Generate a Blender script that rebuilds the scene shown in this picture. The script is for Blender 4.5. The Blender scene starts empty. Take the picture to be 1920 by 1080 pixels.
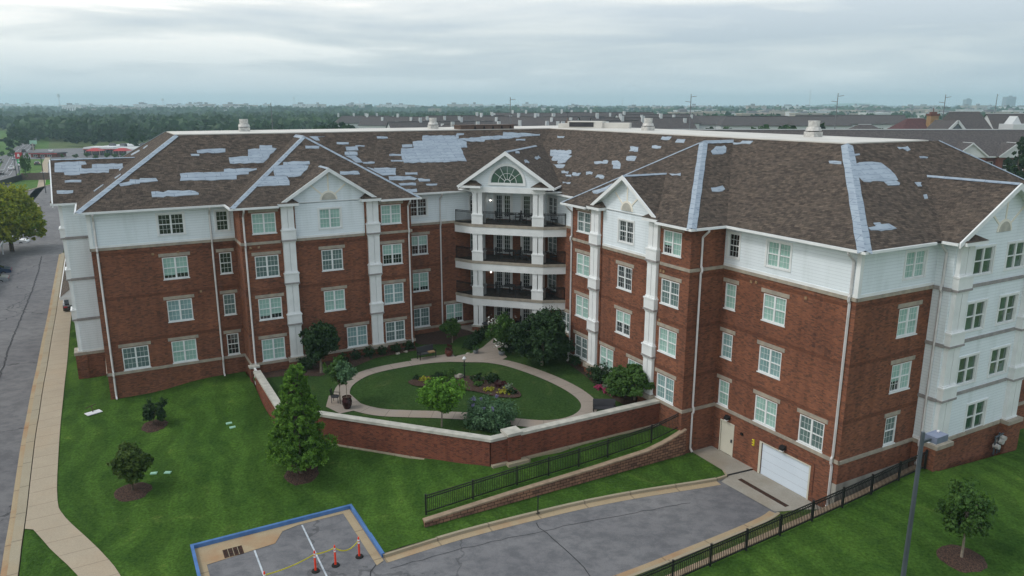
import bpy, math, random
import numpy as np
from mathutils import Vector, Matrix
from mathutils.geometry import delaunay_2d_cdt
random.seed(7); rng = np.random.default_rng(7)
R = math.radians
C = bpy.context.scene.collection
S = bpy.context.scene
# ------------------------------------------------------------------ camera
cam_d = bpy.data.cameras.new('camera'); cam = bpy.data.objects.new('camera', cam_d); C.objects.link(cam)
cam_d.sensor_width = 36; cam_d.lens = 36*1410/1920; cam_d.clip_start = .5; cam_d.clip_end = 20000
cam.location = (0, 0, 20.35); cam.rotation_euler = (math.pi/2 - math.atan(343/1410), 0, 0)
S.camera = cam
HAZE = 2.6e-4
# ------------------------------------------------------------------ render settings
S.view_settings.view_transform = 'Standard'; S.view_settings.look = 'None'
S.view_settings.exposure = 0.0; S.view_settings.gamma = 1
S.cycles.use_denoising = True
S.cycles.max_bounces = 6; S.cycles.diffuse_bounces = 3; S.cycles.glossy_bounces = 3
S.cycles.transmission_bounces = 3; S.cycles.transparent_max_bounces = 6; S.cycles.volume_bounces = 2
# ------------------------------------------------------------------ world
SUN_EL, SUN_AZ = R(48), math.atan2(-.30, -.95)      # direction to the sun in the plan
wd = bpy.data.worlds.new('World'); S.world = wd; wd.use_nodes = True
nt = wd.node_tree; nt.nodes.clear()
def N(t, typ, **kw):
    n = t.nodes.new(typ)
    for k, v in kw.items():
        if k.startswith('i_'):
            n.inputs[k[2:].replace('_', ' ')].default_value = v
        else: setattr(n, k, v)
    return n
def ramp(t, fac, stops, interp='LINEAR'):
    r = t.nodes.new('ShaderNodeValToRGB'); cr = r.color_ramp; cr.interpolation = interp
    while len(cr.elements) < len(stops): cr.elements.new(.5)
    for e, (p, c) in zip(cr.elements, stops):
        e.position = p; e.color = (*c, 1) if len(c) == 3 else c
    t.links.new(fac, r.inputs[0]); return r.outputs[0]
def math_(t, op, a, b=0., clamp=False):
    m = t.nodes.new('ShaderNodeMath'); m.operation = op; m.use_clamp = clamp
    for i, x in enumerate((a, b)):
        if hasattr(x, 'default_value') or hasattr(x, 'is_linked'): t.links.new(x, m.inputs[i])
        else: m.inputs[i].default_value = x
    return m.outputs[0]
def mix(t, fac, a, b, mode='MIX'):
    m = t.nodes.new('ShaderNodeMix'); m.data_type = 'RGBA'; m.blend_type = mode
    for i, x in ((0, fac), (6, a), (7, b)):
        if hasattr(x, 'is_linked'): t.links.new(x, m.inputs[i])
        elif i == 0: m.inputs[0].default_value = x
        else: m.inputs[i].default_value = (*x, 1) if len(x) == 3 else x
    return m.outputs[2]
sky = N(nt, 'ShaderNodeTexSky'); sky.sky_type = 'NISHITA'; sky.sun_disc = False
sky.sun_elevation = SUN_EL; sky.sun_rotation = math.pi/2 - SUN_AZ; sky.air_density = 1.4; sky.dust_density = 3
tc = N(nt, 'ShaderNodeTexCoord')
sp = N(nt, 'ShaderNodeSeparateXYZ'); nt.links.new(tc.outputs['Generated'], sp.inputs[0])
mp = N(nt, 'ShaderNodeMapping'); mp.inputs['Scale'].default_value = (1.7, 1.7, 16); mp.inputs['Location'].default_value = (1.4, .6, .3)
nt.links.new(tc.outputs['Generated'], mp.inputs[0])
n1 = N(nt, 'ShaderNodeTexNoise', i_Scale=1.6, i_Detail=5.5, i_Roughness=.5, i_Distortion=.35); nt.links.new(mp.outputs[0], n1.inputs['Vector'])
zz = sp.outputs[2]
grad = ramp(nt, math_(nt, 'MULTIPLY', zz, 1.0), [(0., (7.2, 8.3, 8.9)), (.035, (6.7, 7.7, 8.2)), (.075, (8.0, 8.7, 8.9)), (.13, (10.6, 10.8, 10.7)), (.35, (8.7, 9.3, 9.7)), (1., (8.5, 9.2, 9.7))])
# white cloud breaks towards the left, heavier grey-blue banks towards the right
side = math_(nt, 'MULTIPLY_ADD', sp.outputs[0], -.30)
side.node.inputs[2].default_value = 0
cl = math_(nt, 'ADD', n1.outputs[0], side)
fade = ramp(nt, zz, [(0, (0, 0, 0)), (.02, (.35, .35, .35)), (.07, (1, 1, 1))])
bright = ramp(nt, cl, [(.34, (.70, .76, .83)), (.45, (.86, .89, .92)), (.53, (1.0, 1.0, 1.0)), (.62, (1.34, 1.27, 1.22))])
cloud = mix(nt, fade, grad, mix(nt, 1., grad, bright, 'MULTIPLY'))
skyc = mix(nt, .90, sky.outputs[0], cloud)
bg = N(nt, 'ShaderNodeBackground'); bg.inputs[1].default_value = .1
nt.links.new(skyc, bg.inputs[0])
wo = N(nt, 'ShaderNodeOutputWorld'); nt.links.new(bg.outputs[0], wo.inputs[0])
# ------------------------------------------------------------------ sun (overcast, soft)
sd = bpy.data.lights.new('sun', 'SUN'); sd.energy = 1.15; sd.angle = R(12); sd.color = (1, .98, .95)
so = bpy.data.objects.new('sun', sd); C.objects.link(so)
sv = Vector((math.cos(SUN_AZ)*math.cos(SUN_EL), math.sin(SUN_AZ)*math.cos(SUN_EL), math.sin(SUN_EL)))
so.rotation_euler = sv.to_track_quat('Z', 'Y').to_euler(); so.location = sv*60 + Vector((0, 0, 30))

# ================================================================== frames
PHI = R(28.7)
U = Vector((math.cos(PHI), math.sin(PHI), 0)); W = Vector((math.sin(PHI), -math.cos(PHI), 0))
def P(a, b, z=0.): 
    v = U*a + W*b; v.z = z; return v
class Fr:
    'wall frame: s along the wall, n outwards, z up (s, n measured in the (a, b) plan)'
    def __init__(s, o, e, n): s.o, s.e, s.n = o, e, n
    def ab(s, x, y): return (s.o[0]+s.e[0]*x+s.n[0]*y, s.o[1]+s.e[1]*x+s.n[1]*y)
    def p(s, x, y, z): a, b = s.ab(x, y); return P(a, b, z)
    def rot(s):
        v = U*s.n[0] + W*s.n[1]; return math.atan2(v.y, v.x) - math.pi/2
r2 = 2**-.5
FL = Fr((-1, -60), (1, 0), (0, 1)); FR = Fr((34.2, -24.8), (0, -1), (-1, 0))
EL = Fr((-1, -60), (0, -1), (-1, 0)); ER = Fr((34.2, -24.8), (1, 0), (0, 1))
FB = Fr((27.9, -58.2), (r2, r2), (-r2, r2)); FK = Fr((30.4, -60), (r2, r2), (-r2, r2))
GA = Fr((0, 0), (1, 0), (0, 1))

# ================================================================== materials
MATS = {}
def newmat(name):
    m = bpy.data.materials.new(name); m.use_nodes = True; t = m.node_tree; t.nodes.clear()
    o = N(t, 'ShaderNodeOutputMaterial'); b = N(t, 'ShaderNodeBsdfPrincipled'); t.links.new(b.outputs[0], o.inputs[0])
    MATS[name] = m; return m, t, b
def pos(t, scale=None):
    g = N(t, 'ShaderNodeNewGeometry')
    if scale is None: return g.outputs['Position']
    mpn = N(t, 'ShaderNodeMapping'); mpn.inputs['Scale'].default_value = scale; t.links.new(g.outputs['Position'], mpn.inputs[0]); return mpn.outputs[0]
def noise(t, vec, scale, detail=3, rough=.5, dist=0):
    n = N(t, 'ShaderNodeTexNoise', i_Scale=scale, i_Detail=detail, i_Roughness=rough, i_Distortion=dist); t.links.new(vec, n.inputs['Vector']); return n.outputs[0]
def bump(t, b, h, strength=.3, dist=.02):
    n = N(t, 'ShaderNodeBump'); n.inputs['Strength'].default_value = strength; n.inputs['Distance'].default_value = dist
    t.links.new(h, n.inputs['Height']); t.links.new(n.outputs[0], b.inputs['Normal'])
def uvn(t): return N(t, 'ShaderNodeUVMap').outputs[0]
def simple(name, c1, c2=None, scale=3., rough=.7, metal=0, spec=.3, stretch=None, bmp=0, lo=.35, hi=.65, coat=0):
    m, t, b = newmat(name); b.inputs['Roughness'].default_value = rough; b.inputs['Metallic'].default_value = metal
    b.inputs['Specular IOR Level'].default_value = spec; b.inputs['Coat Weight'].default_value = coat; b.inputs['Coat Roughness'].default_value = .03
    c2 = c2 or tuple(x*.82 for x in c1)
    n = noise(t, pos(t, stretch) if stretch else pos(t), scale, 4)
    t.links.new(ramp(t, n, [(lo, c2), (hi, c1)]), b.inputs['Base Color'])
    if bmp: bump(t, b, n, bmp, .03)
    return m
def brickmat(name, c1, c2, mort, dark, bands=False, bw=.21, rh=.075, msz=.009):
    m, t, b = newmat(name); b.inputs['Roughness'].default_value = .9; b.inputs['Specular IOR Level'].default_value = .15
    uv = uvn(t)
    br = N(t, 'ShaderNodeTexBrick', i_Scale=1., i_Brick_Width=bw, i_Row_Height=rh, i_Mortar_Size=msz, i_Bias=-.1)
    br.inputs['Color1'].default_value = (*c1, 1); br.inputs['Color2'].default_value = (*c2, 1); br.inputs['Mortar'].default_value = (*mort, 1)
    t.links.new(uv, br.inputs['Vector'])
    # single flashed (dark) bricks and clusters of them
    vm = N(t, 'ShaderNodeVectorMath', operation='MULTIPLY'); vm.inputs[1].default_value = (1/bw, 1/rh, 1); t.links.new(uv, vm.inputs[0])
    fl = N(t, 'ShaderNodeVectorMath', operation='FLOOR'); t.links.new(vm.outputs[0], fl.inputs[0])
    wn = N(t, 'ShaderNodeTexWhiteNoise'); wn.noise_dimensions = '2D'; t.links.new(fl.outputs[0], wn.inputs['Vector'])
    cl_ = noise(t, uv, .9, 5, .65)
    th = math_(t, 'MULTIPLY_ADD', cl_, -.75); th.node.inputs[2].default_value = 1.2
    dk = math_(t, 'GREATER_THAN', wn.outputs[0], th)
    col = mix(t, math_(t, 'MULTIPLY', dk, .45), br.outputs[0], dark)
    big = noise(t, uv, .35, 3)
    col = mix(t, 1., col, ramp(t, big, [(.3, (.84, .84, .86)), (.7, (1.14, 1.12, 1.08))]), 'MULTIPLY')
    stk = noise(t, pos(t, (1.6, 1.6, .12)), 1.0, 4, .6)
    col = mix(t, 1., col, ramp(t, stk, [(.3, (.80, .80, .82)), (.5, (1, 1, 1)), (.78, (1.16, 1.15, 1.15))]), 'MULTIPLY')
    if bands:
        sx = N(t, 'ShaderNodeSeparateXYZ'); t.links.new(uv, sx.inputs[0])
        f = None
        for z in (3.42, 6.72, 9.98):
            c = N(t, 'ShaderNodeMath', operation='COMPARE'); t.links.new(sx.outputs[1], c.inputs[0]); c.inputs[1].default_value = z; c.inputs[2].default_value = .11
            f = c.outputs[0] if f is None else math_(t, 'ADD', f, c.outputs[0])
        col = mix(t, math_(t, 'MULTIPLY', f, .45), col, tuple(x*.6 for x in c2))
    t.links.new(col, b.inputs['Base Color']); bump(t, b, br.outputs['Fac'], -.3, .01); return m
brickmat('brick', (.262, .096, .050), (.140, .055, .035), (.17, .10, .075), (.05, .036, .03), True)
brickmat('garden_brick', (.22, .062, .032), (.13, .034, .023), (.17, .10, .075), (.04, .025, .02))
brickmat('block', (.31, .165, .11), (.20, .11, .08), (.06, .035, .028), (.06, .035, .03), bw=.42, rh=.19, msz=.02)
def shingle(name, c1, c2, c3):
    m, t, b = newmat(name); b.inputs['Roughness'].default_value = .95; b.inputs['Specular IOR Level'].default_value = .1
    uv = uvn(t)
    br = N(t, 'ShaderNodeTexBrick', i_Scale=1., i_Brick_Width=.34, i_Row_Height=.145, i_Mortar_Size=.006, i_Bias=0.); br.offset = .37; br.squash = .6; br.squash_frequency = 3
    br.inputs['Color1'].default_value = (*c1, 1); br.inputs['Color2'].default_value = (*c2, 1); br.inputs['Mortar'].default_value = (*[x*.45 for x in c3], 1)
    t.links.new(uv, br.inputs['Vector'])
    ms = N(t, 'ShaderNodeMapping'); ms.inputs['Scale'].default_value = (3.6, 6.9, 1); t.links.new(uv, ms.inputs[0])
    fl = N(t, 'ShaderNodeVectorMath', operation='FLOOR'); t.links.new(ms.outputs[0], fl.inputs[0])
    wn = N(t, 'ShaderNodeTexWhiteNoise'); wn.noise_dimensions = '2D'; t.links.new(fl.outputs[0], wn.inputs['Vector'])
    tone = ramp(t, wn.outputs[0], [(0., (.74, .74, .76)), (.5, (1, 1, 1)), (1., (1.28, 1.25, 1.2))])
    col = mix(t, 1., br.outputs[0], tone, 'MULTIPLY')
    n = noise(t, uv, .5, 5, .6)
    col = mix(t, 1., col, ramp(t, n, [(.3, (.94, .94, .95)), (.7, (1.05, 1.04, 1.03))]), 'MULTIPLY')
    t.links.new(col, b.inputs['Base Color']); bump(t, b, br.outputs['Fac'], -.4, .02); return m
shingle('shingle', (.118, .095, .078), (.068, .057, .049), (.04, .033, .03))
shingle('shingle_far', (.115, .102, .10), (.085, .077, .078), (.05, .04, .04))
shingle('shingle_maroon', (.12, .055, .055), (.09, .042, .045), (.05, .03, .03))
def siding(name, base, period=.185):
    m, t, b = newmat(name); b.inputs['Roughness'].default_value = .55; b.inputs['Specular IOR Level'].default_value = .3
    sx = N(t, 'ShaderNodeSeparateXYZ'); t.links.new(uvn(t), sx.inputs[0])
    fr = math_(t, 'FRACT', math_(t, 'MULTIPLY', sx.outputs[1], 1/period))
    n = noise(t, pos(t), .8, 3)
    col = mix(t, 1., ramp(t, n, [(.3, tuple(x*.94 for x in base)), (.7, base)]), ramp(t, fr, [(0, (.66, .68, .70)), (.10, (.93, .93, .93)), (.2, (1, 1, 1))]), 'MULTIPLY')
    stk = noise(t, pos(t, (1.3, 1.3, .15)), 1.0, 4, .6)
    col = mix(t, 1., col, ramp(t, stk, [(.28, (.88, .89, .88)), (.5, (1, 1, 1))]), 'MULTIPLY')
    t.links.new(col, b.inputs['Base Color']); bump(t, b, fr, -.5, .02); return m
siding('siding', (.78, .845, .885))
simple('trim', (.80, .82, .82), (.72, .74, .74), 1.2, .45)
simple('pipe_white', (.66, .64, .64), (.56, .54, .53), 1.5, .45)
simple('stone', (.40, .35, .28), (.29, .26, .22), 2.5, .85, bmp=.2)
simple('cap_stone', (.52, .50, .44), (.38, .37, .33), 2.0, .85, bmp=.2)
simple('belt_grey', (.34, .32, .31), (.26, .25, .25), 2.5, .8)
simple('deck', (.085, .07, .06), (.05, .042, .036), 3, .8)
simple('membrane', (.64, .62, .57), (.54, .52, .48), .5, .6, bmp=.1)
simple('galv', (.62, .61, .58), (.42, .41, .39), 5, .45, .2)
simple('glass', (.018, .030, .030), (.008, .014, .016), .6, .06, 0, .9, coat=.6)
simple('glass_green', (.07, .14, .105), (.03, .07, .055), .9, .06, 0, .9, coat=.5)
simple('blind_teal', (.33, .52, .46), (.25, .42, .37), 1.1, .5, 0, .5, coat=.9)
simple('blind_blue', (.24, .38, .38), (.17, .29, .29), 1.1, .5, 0, .5, coat=.9)
simple('blind_dim', (.12, .19, .18), (.08, .13, .13), 1.1, .5, 0, .5, coat=.9)
simple('black_metal', (.012, .012, .013), None, 3, .45, .0, .4)
simple('grey_metal', (.10, .12, .14), (.075, .09, .105), 1.5, .5, .3)
simple('lamp_head', (.22, .25, .34), (.17, .2, .28), 2, .4, .2)
simple('door_cream', (.62, .60, .50), (.56, .54, .45), 1, .5)
simple('garage_white', (.66, .74, .82), (.62, .70, .78), .5, .45)
simple('concrete_wall', (.36, .34, .30), (.22, .21, .19), 1.2, .9, bmp=.2, stretch=(1, 1, .3))
simple('crack_seal', (.045, .045, .05), (.03, .03, .033), 6, .8)
simple('mulch', (.085, .048, .034), (.03, .018, .014), 14, .95, bmp=.8, lo=.4, hi=.6)
simple('bark', (.12, .09, .065), (.06, .045, .035), 6, .9, bmp=.5)
simple('bark_pale', (.27, .23, .18), (.17, .14, .11), 6, .9)
simple('red_metal', (.42, .03, .04), None, 2, .5)
simple('red_orange', (.82, .06, .02), (.7, .045, .015), 4, .5)
simple('reflect_white', (.8, .8, .8), None, 3, .4)
simple('rubber', (.015, .014, .014), None, 5, .7)
simple('yellow', (.72, .62, .05), (.6, .5, .03), 4, .5)
simple('rust_iron', (.075, .035, .022), (.03, .018, .014), 9, .8, bmp=.3)
simple('blue_paint', (.09, .20, .44), (.06, .145, .34), 1.6, .6, bmp=.15)
simple('line_paint', (.55, .60, .64), (.36, .40, .44), 3, .7)
simple('lime_lid', (.38, .62, .48), (.28, .5, .38), 6, .6)
simple('terracotta', (.13, .035, .022), (.07, .02, .014), 4, .4)
simple('pot_dark', (.045, .012, .014), (.02, .008, .008), 4, .25)
simple('pot_grey', (.20, .22, .23), (.12, .13, .14), 4, .6)
simple('wood', (.34, .22, .12), (.24, .15, .08), 6, .7)
simple('cap_tan', (.36, .27, .19), (.27, .20, .14), 3, .85, bmp=.2)
simple('rock', (.42, .38, .32), (.22, .20, .17), 5, .9, bmp=.5)
simple('sign_white', (.75, .75, .78), (.65, .65, .68), 2, .5)
simple('sign_green', (.05, .40, .14), None, 2, .5)
simple('dark_wall', (.05, .05, .055), (.035, .035, .04), 1, .7)
simple('brick_far', (.17, .065, .045), (.12, .045, .032), .8, .9)
simple('tan_brick', (.36, .22, .10), (.28, .17, .08), .8, .9)
simple('white_far', (.62, .64, .64), (.52, .54, .55), .05, .7)
simple('tan_far', (.42, .36, .30), (.34, .30, .26), .05, .8)
simple('grey_far', (.20, .20, .21), (.14, .14, .15), .05, .8)
simple('brown_panel', (.16, .115, .095), (.12, .088, .074), 2, .8)
simple('car_black', (.014, .015, .018), None, 2, .25, .3, .5, coat=.8)
simple('car_white', (.70, .71, .72), None, 2, .3, 0, .5, coat=.8)
simple('car_silver', (.36, .38, .40), None, 2, .3, .4, .5, coat=.8)
simple('car_red', (.28, .02, .02), None, 2, .3, 0, .5, coat=.8)
simple('car_blue', (.03, .06, .13), None, 2, .3, .2, .5, coat=.8)
simple('car_glass', (.01, .013, .016), None, 2, .05, 0, .8)
simple('alloy', (.4, .4, .42), None, 4, .4, .6)
def underlay():
    m, t, b = newmat('underlay'); b.inputs['Roughness'].default_value = .5
    uv = uvn(t)
    br = N(t, 'ShaderNodeTexBrick', i_Scale=1., i_Brick_Width=2.4, i_Row_Height=.45, i_Mortar_Size=.014, i_Bias=-.4)
    c = (.30, .36, .42)
    br.inputs['Color1'].default_value = (*c, 1); br.inputs['Color2'].default_value = (.25, .305, .37, 1); br.inputs['Mortar'].default_value = (.11, .145, .2, 1)  # mortar colour paints the dark shadow lines along the sheet laps
    t.links.new(uv, br.inputs['Vector'])
    sx = N(t, 'ShaderNodeSeparateXYZ'); t.links.new(uv, sx.inputs[0])
    def band(x, per, w, off): return math_(t, 'LESS_THAN', math_(t, 'FRACT', math_(t, 'MULTIPLY_ADD', x, 1/per) if 0 else math_(t, 'ADD', math_(t, 'MULTIPLY', x, 1/per), off)), w)
    mark = math_(t, 'MULTIPLY', band(sx.outputs[0], .74, .3, .2), band(sx.outputs[1], .42, .15, .5))
    n = noise(t, uv, 1.2, 4)
    col = mix(t, math_(t, 'MULTIPLY', mark, .55), br.outputs[0], (.09, .12, .18))
    col = mix(t, 1., col, ramp(t, n, [(.3, (.87, .88, .9)), (.7, (1.08, 1.08, 1.07))]), 'MULTIPLY')
    t.links.new(col, b.inputs['Base Color']); bump(t, b, n, .4, .03)
underlay()
def grass(name, g1, g2, dry, stripe=0.12, drylo=.62):
    m, t, b = newmat(name); b.inputs['Roughness'].default_value = .95; b.inputs['Specular IOR Level'].default_value = .05
    p = pos(t)
    fine = noise(t, p, 7., 6, .75); mid = noise(t, p, .42, 6, .68, .9); big = noise(t, p, .11, 3)
    mm = N(t, 'ShaderNodeMapping'); mm.inputs['Rotation'].default_value = (0, 0, -PHI+.12); t.links.new(p, mm.inputs[0])
    ad = N(t, 'ShaderNodeVectorMath', operation='ADD'); t.links.new(mm.outputs[0], ad.inputs[0])
    nn = N(t, 'ShaderNodeTexNoise', i_Scale=.16, i_Detail=2.); t.links.new(p, nn.inputs['Vector'])
    sc = N(t, 'ShaderNodeVectorMath', operation='SCALE'); sc.inputs['Scale'].default_value = 5.; t.links.new(nn.outputs[1], sc.inputs[0]); t.links.new(sc.outputs[0], ad.inputs[1])
    wv = N(t, 'ShaderNodeTexWave', i_Scale=.16, i_Distortion=1.5, i_Detail=2.); t.links.new(ad.outputs[0], wv.inputs['Vector'])
    base = mix(t, ramp(t, mid, [(.22, (0, 0, 0)), (.78, (1, 1, 1))]), g1, g2)
    base = mix(t, math_(t, 'MULTIPLY', ramp(t, mid, [(drylo, (0, 0, 0)), (.82, (1, 1, 1))]), .7), base, dry)
    base = mix(t, 1., base, ramp(t, fine, [(.3, (.45, .5, .45)), (.7, (1.6, 1.55, 1.55))]), 'MULTIPLY')
    base = mix(t, 1., base, ramp(t, big, [(.3, (.78, .82, .8)), (.7, (1.25, 1.18, 1.1))]), 'MULTIPLY')
    base = mix(t, stripe, base, mix(t, 1., base, ramp(t, wv.outputs[1], [(.35, (.25, .3, .3)), (.65, (1.7, 1.65, 1.5))]), 'MULTIPLY'))
    t.links.new(base, b.inputs['Base Color']); bump(t, b, fine, .6, .06); return m
grass('lawn', (.024, .062, .012), (.064, .126, .022), (.15, .165, .05), .15, .62)
grass('garden_grass', (.024, .055, .016), (.042, .078, .022), (.12, .12, .05), .04, .58)
grass('rough_grass', (.038, .075, .02), (.065, .095, .03), (.17, .13, .07), .05, .5)
grass('far_grass', (.06, .13, .03), (.10, .17, .05), (.2, .2, .09), .05)
grass('bright_lawn', (.05, .17, .02), (.07, .21, .03), (.12, .2, .05), .1)
def asphalt(name, c1, c2, stain=.5, crack=.6):
    m, t, b = newmat(name); b.inputs['Roughness'].default_value = .85; b.inputs['Specular IOR Level'].default_value = .25
    p = pos(t)
    fine = noise(t, p, 25, 4, .7); mid = noise(t, pos(t, (.8, 1.1, 1)), 1.3, 7, .7, .25); big = noise(t, p, .13, 3)
    col = mix(t, ramp(t, mid, [(.40, (0, 0, 0)), (.58, (1, 1, 1))]), c2, c1)
    col = mix(t, 1., col, ramp(t, fine, [(.3, (.82, .82, .82)), (.7, (1.18, 1.18, 1.18))]), 'MULTIPLY')
    col = mix(t, 1., col, ramp(t, big, [(.3, (.82, .82, .84)), (.7, (1.12, 1.12, 1.1))]), 'MULTIPLY')
    v = N(t, 'ShaderNodeTexVoronoi', feature='DISTANCE_TO_EDGE', i_Scale=.055); 
    nn = N(t, 'ShaderNodeTexNoise', i_Scale=.9, i_Detail=5.); t.links.new(p, nn.inputs['Vector'])
    sc = N(t, 'ShaderNodeVectorMath', operation='SCALE'); sc.inputs['Scale'].default_value = 1.6; t.links.new(nn.outputs[1], sc.inputs[0])
    ad = N(t, 'ShaderNodeVectorMath', operation='ADD'); t.links.new(p, ad.inputs[0]); t.links.new(sc.outputs[0], ad.inputs[1]); t.links.new(ad.outputs[0], v.inputs['Vector'])
    ck = math_(t, 'LESS_THAN', v.outputs['Distance'], .0026)
    col = mix(t, math_(t, 'MULTIPLY', ck, crack), col, (.018, .018, .02))
    t.links.new(col, b.inputs['Base Color']); bump(t, b, fine, .3, .01); return m
asphalt('asphalt', (.19, .188, .195), (.135, .136, .144), crack=.35)
asphalt('asphalt_road', (.175, .17, .172), (.125, .122, .126))
def concrete(name, c1, c2, joint=1.5, orange=(.42, .26, .14), amt=.35):
    m, t, b = newmat(name); b.inputs['Roughness'].default_value = .9; b.inputs['Specular IOR Level'].default_value = .15
    p = pos(t); n = noise(t, p, .9, 5, .6); f = noise(t, p, 14, 3, .6)
    col = mix(t, n, c2, c1); col = mix(t, 1., col, ramp(t, f, [(.3, (.9, .9, .9)), (.7, (1.08, 1.08, 1.08))]), 'MULTIPLY')
    st = noise(t, p, .33, 4, .6)
    col = mix(t, math_(t, 'MULTIPLY', ramp(t, st, [(.5, (0, 0, 0)), (.72, (1, 1, 1))]), amt), col, orange)
    if joint:
        sx = N(t, 'ShaderNodeSeparateXYZ'); t.links.new(uvn(t), sx.inputs[0])
        j = math_(t, 'LESS_THAN', math_(t, 'FRACT', math_(t, 'MULTIPLY', sx.outputs[0], 1/joint)), .03)
        col = mix(t, math_(t, 'MULTIPLY', j, .45), col, (.10, .08, .06))
    t.links.new(col, b.inputs['Base Color']); bump(t, b, f, .2, .01); return m
simple('cream', (.86, .82, .72), (.78, .74, .65), 2, .6)
grass('far_field', (.06, .10, .035), (.12, .15, .06), (.26, .23, .14), .0, .5)
concrete('walk', (.43, .36, .265), (.34, .285, .215), 1.5, amt=.15)
concrete('garden_path', (.34, .29, .25), (.27, .235, .20), 1.5, amt=.2)
concrete('kerb', (.38, .33, .24), (.30, .26, .19), 3., (.36, .24, .12), .3)
concrete('apron', (.40, .38, .34), (.25, .23, .19), 0, (.22, .17, .11), .5)
concrete('gutter_stained', (.42, .33, .21), (.33, .26, .17), 3., (.34, .17, .08), .7)
def leaf(name, c1, c2, tr=.25):
    m = bpy.data.materials.new(name); m.use_nodes = True; t = m.node_tree; t.nodes.clear(); MATS[name] = m
    o = N(t, 'ShaderNodeOutputMaterial'); b = N(t, 'ShaderNodeBsdfPrincipled'); b.inputs['Roughness'].default_value = .6; b.inputs['Specular IOR Level'].default_value = .2
    at = N(t, 'ShaderNodeAttribute', attribute_name='tone')
    col = ramp(t, at.outputs['Fac'], [(0, c1), (1, c2)])
    t.links.new(col, b.inputs['Base Color'])
    tl = N(t, 'ShaderNodeBsdfTranslucent'); t.links.new(col, tl.inputs[0])
    ms = N(t, 'ShaderNodeMixShader'); ms.inputs[0].default_value = tr; t.links.new(b.outputs[0], ms.inputs[1]); t.links.new(tl.outputs[0], ms.inputs[2]); t.links.new(ms.outputs[0], o.inputs[0])
leaf('leaf_conifer', (.045, .12, .018), (.19, .36, .05), .4); leaf('leaf_dark', (.014, .035, .014), (.045, .09, .03), .2)
leaf('leaf_bright', (.06, .16, .02), (.19, .38, .05), .35); leaf('leaf_olive', (.035, .075, .016), (.12, .18, .04), .3)
leaf('leaf_mid', (.03, .08, .018), (.10, .19, .04), .3); leaf('leaf_yellow', (.09, .17, .02), (.42, .42, .04), .35)
leaf('leaf_grey', (.045, .11, .05), (.15, .26, .13), .3); leaf('leaf_wine', (.05, .012, .018), (.10, .03, .03))
leaf('petal_pink', (.35, .03, .10), (.62, .12, .25)); leaf('leaf_varieg', (.10, .16, .09), (.35, .42, .30))
leaf('petal_purple', (.16, .15, .28), (.30, .28, .45)); leaf('petal_yellow', (.30, .32, .03), (.5, .48, .06))
leaf('leaf_forest', (.010, .038, .012), (.050, .105, .030), .15); leaf('petal_white', (.6, .6, .55), (.8, .8, .75))

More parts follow.
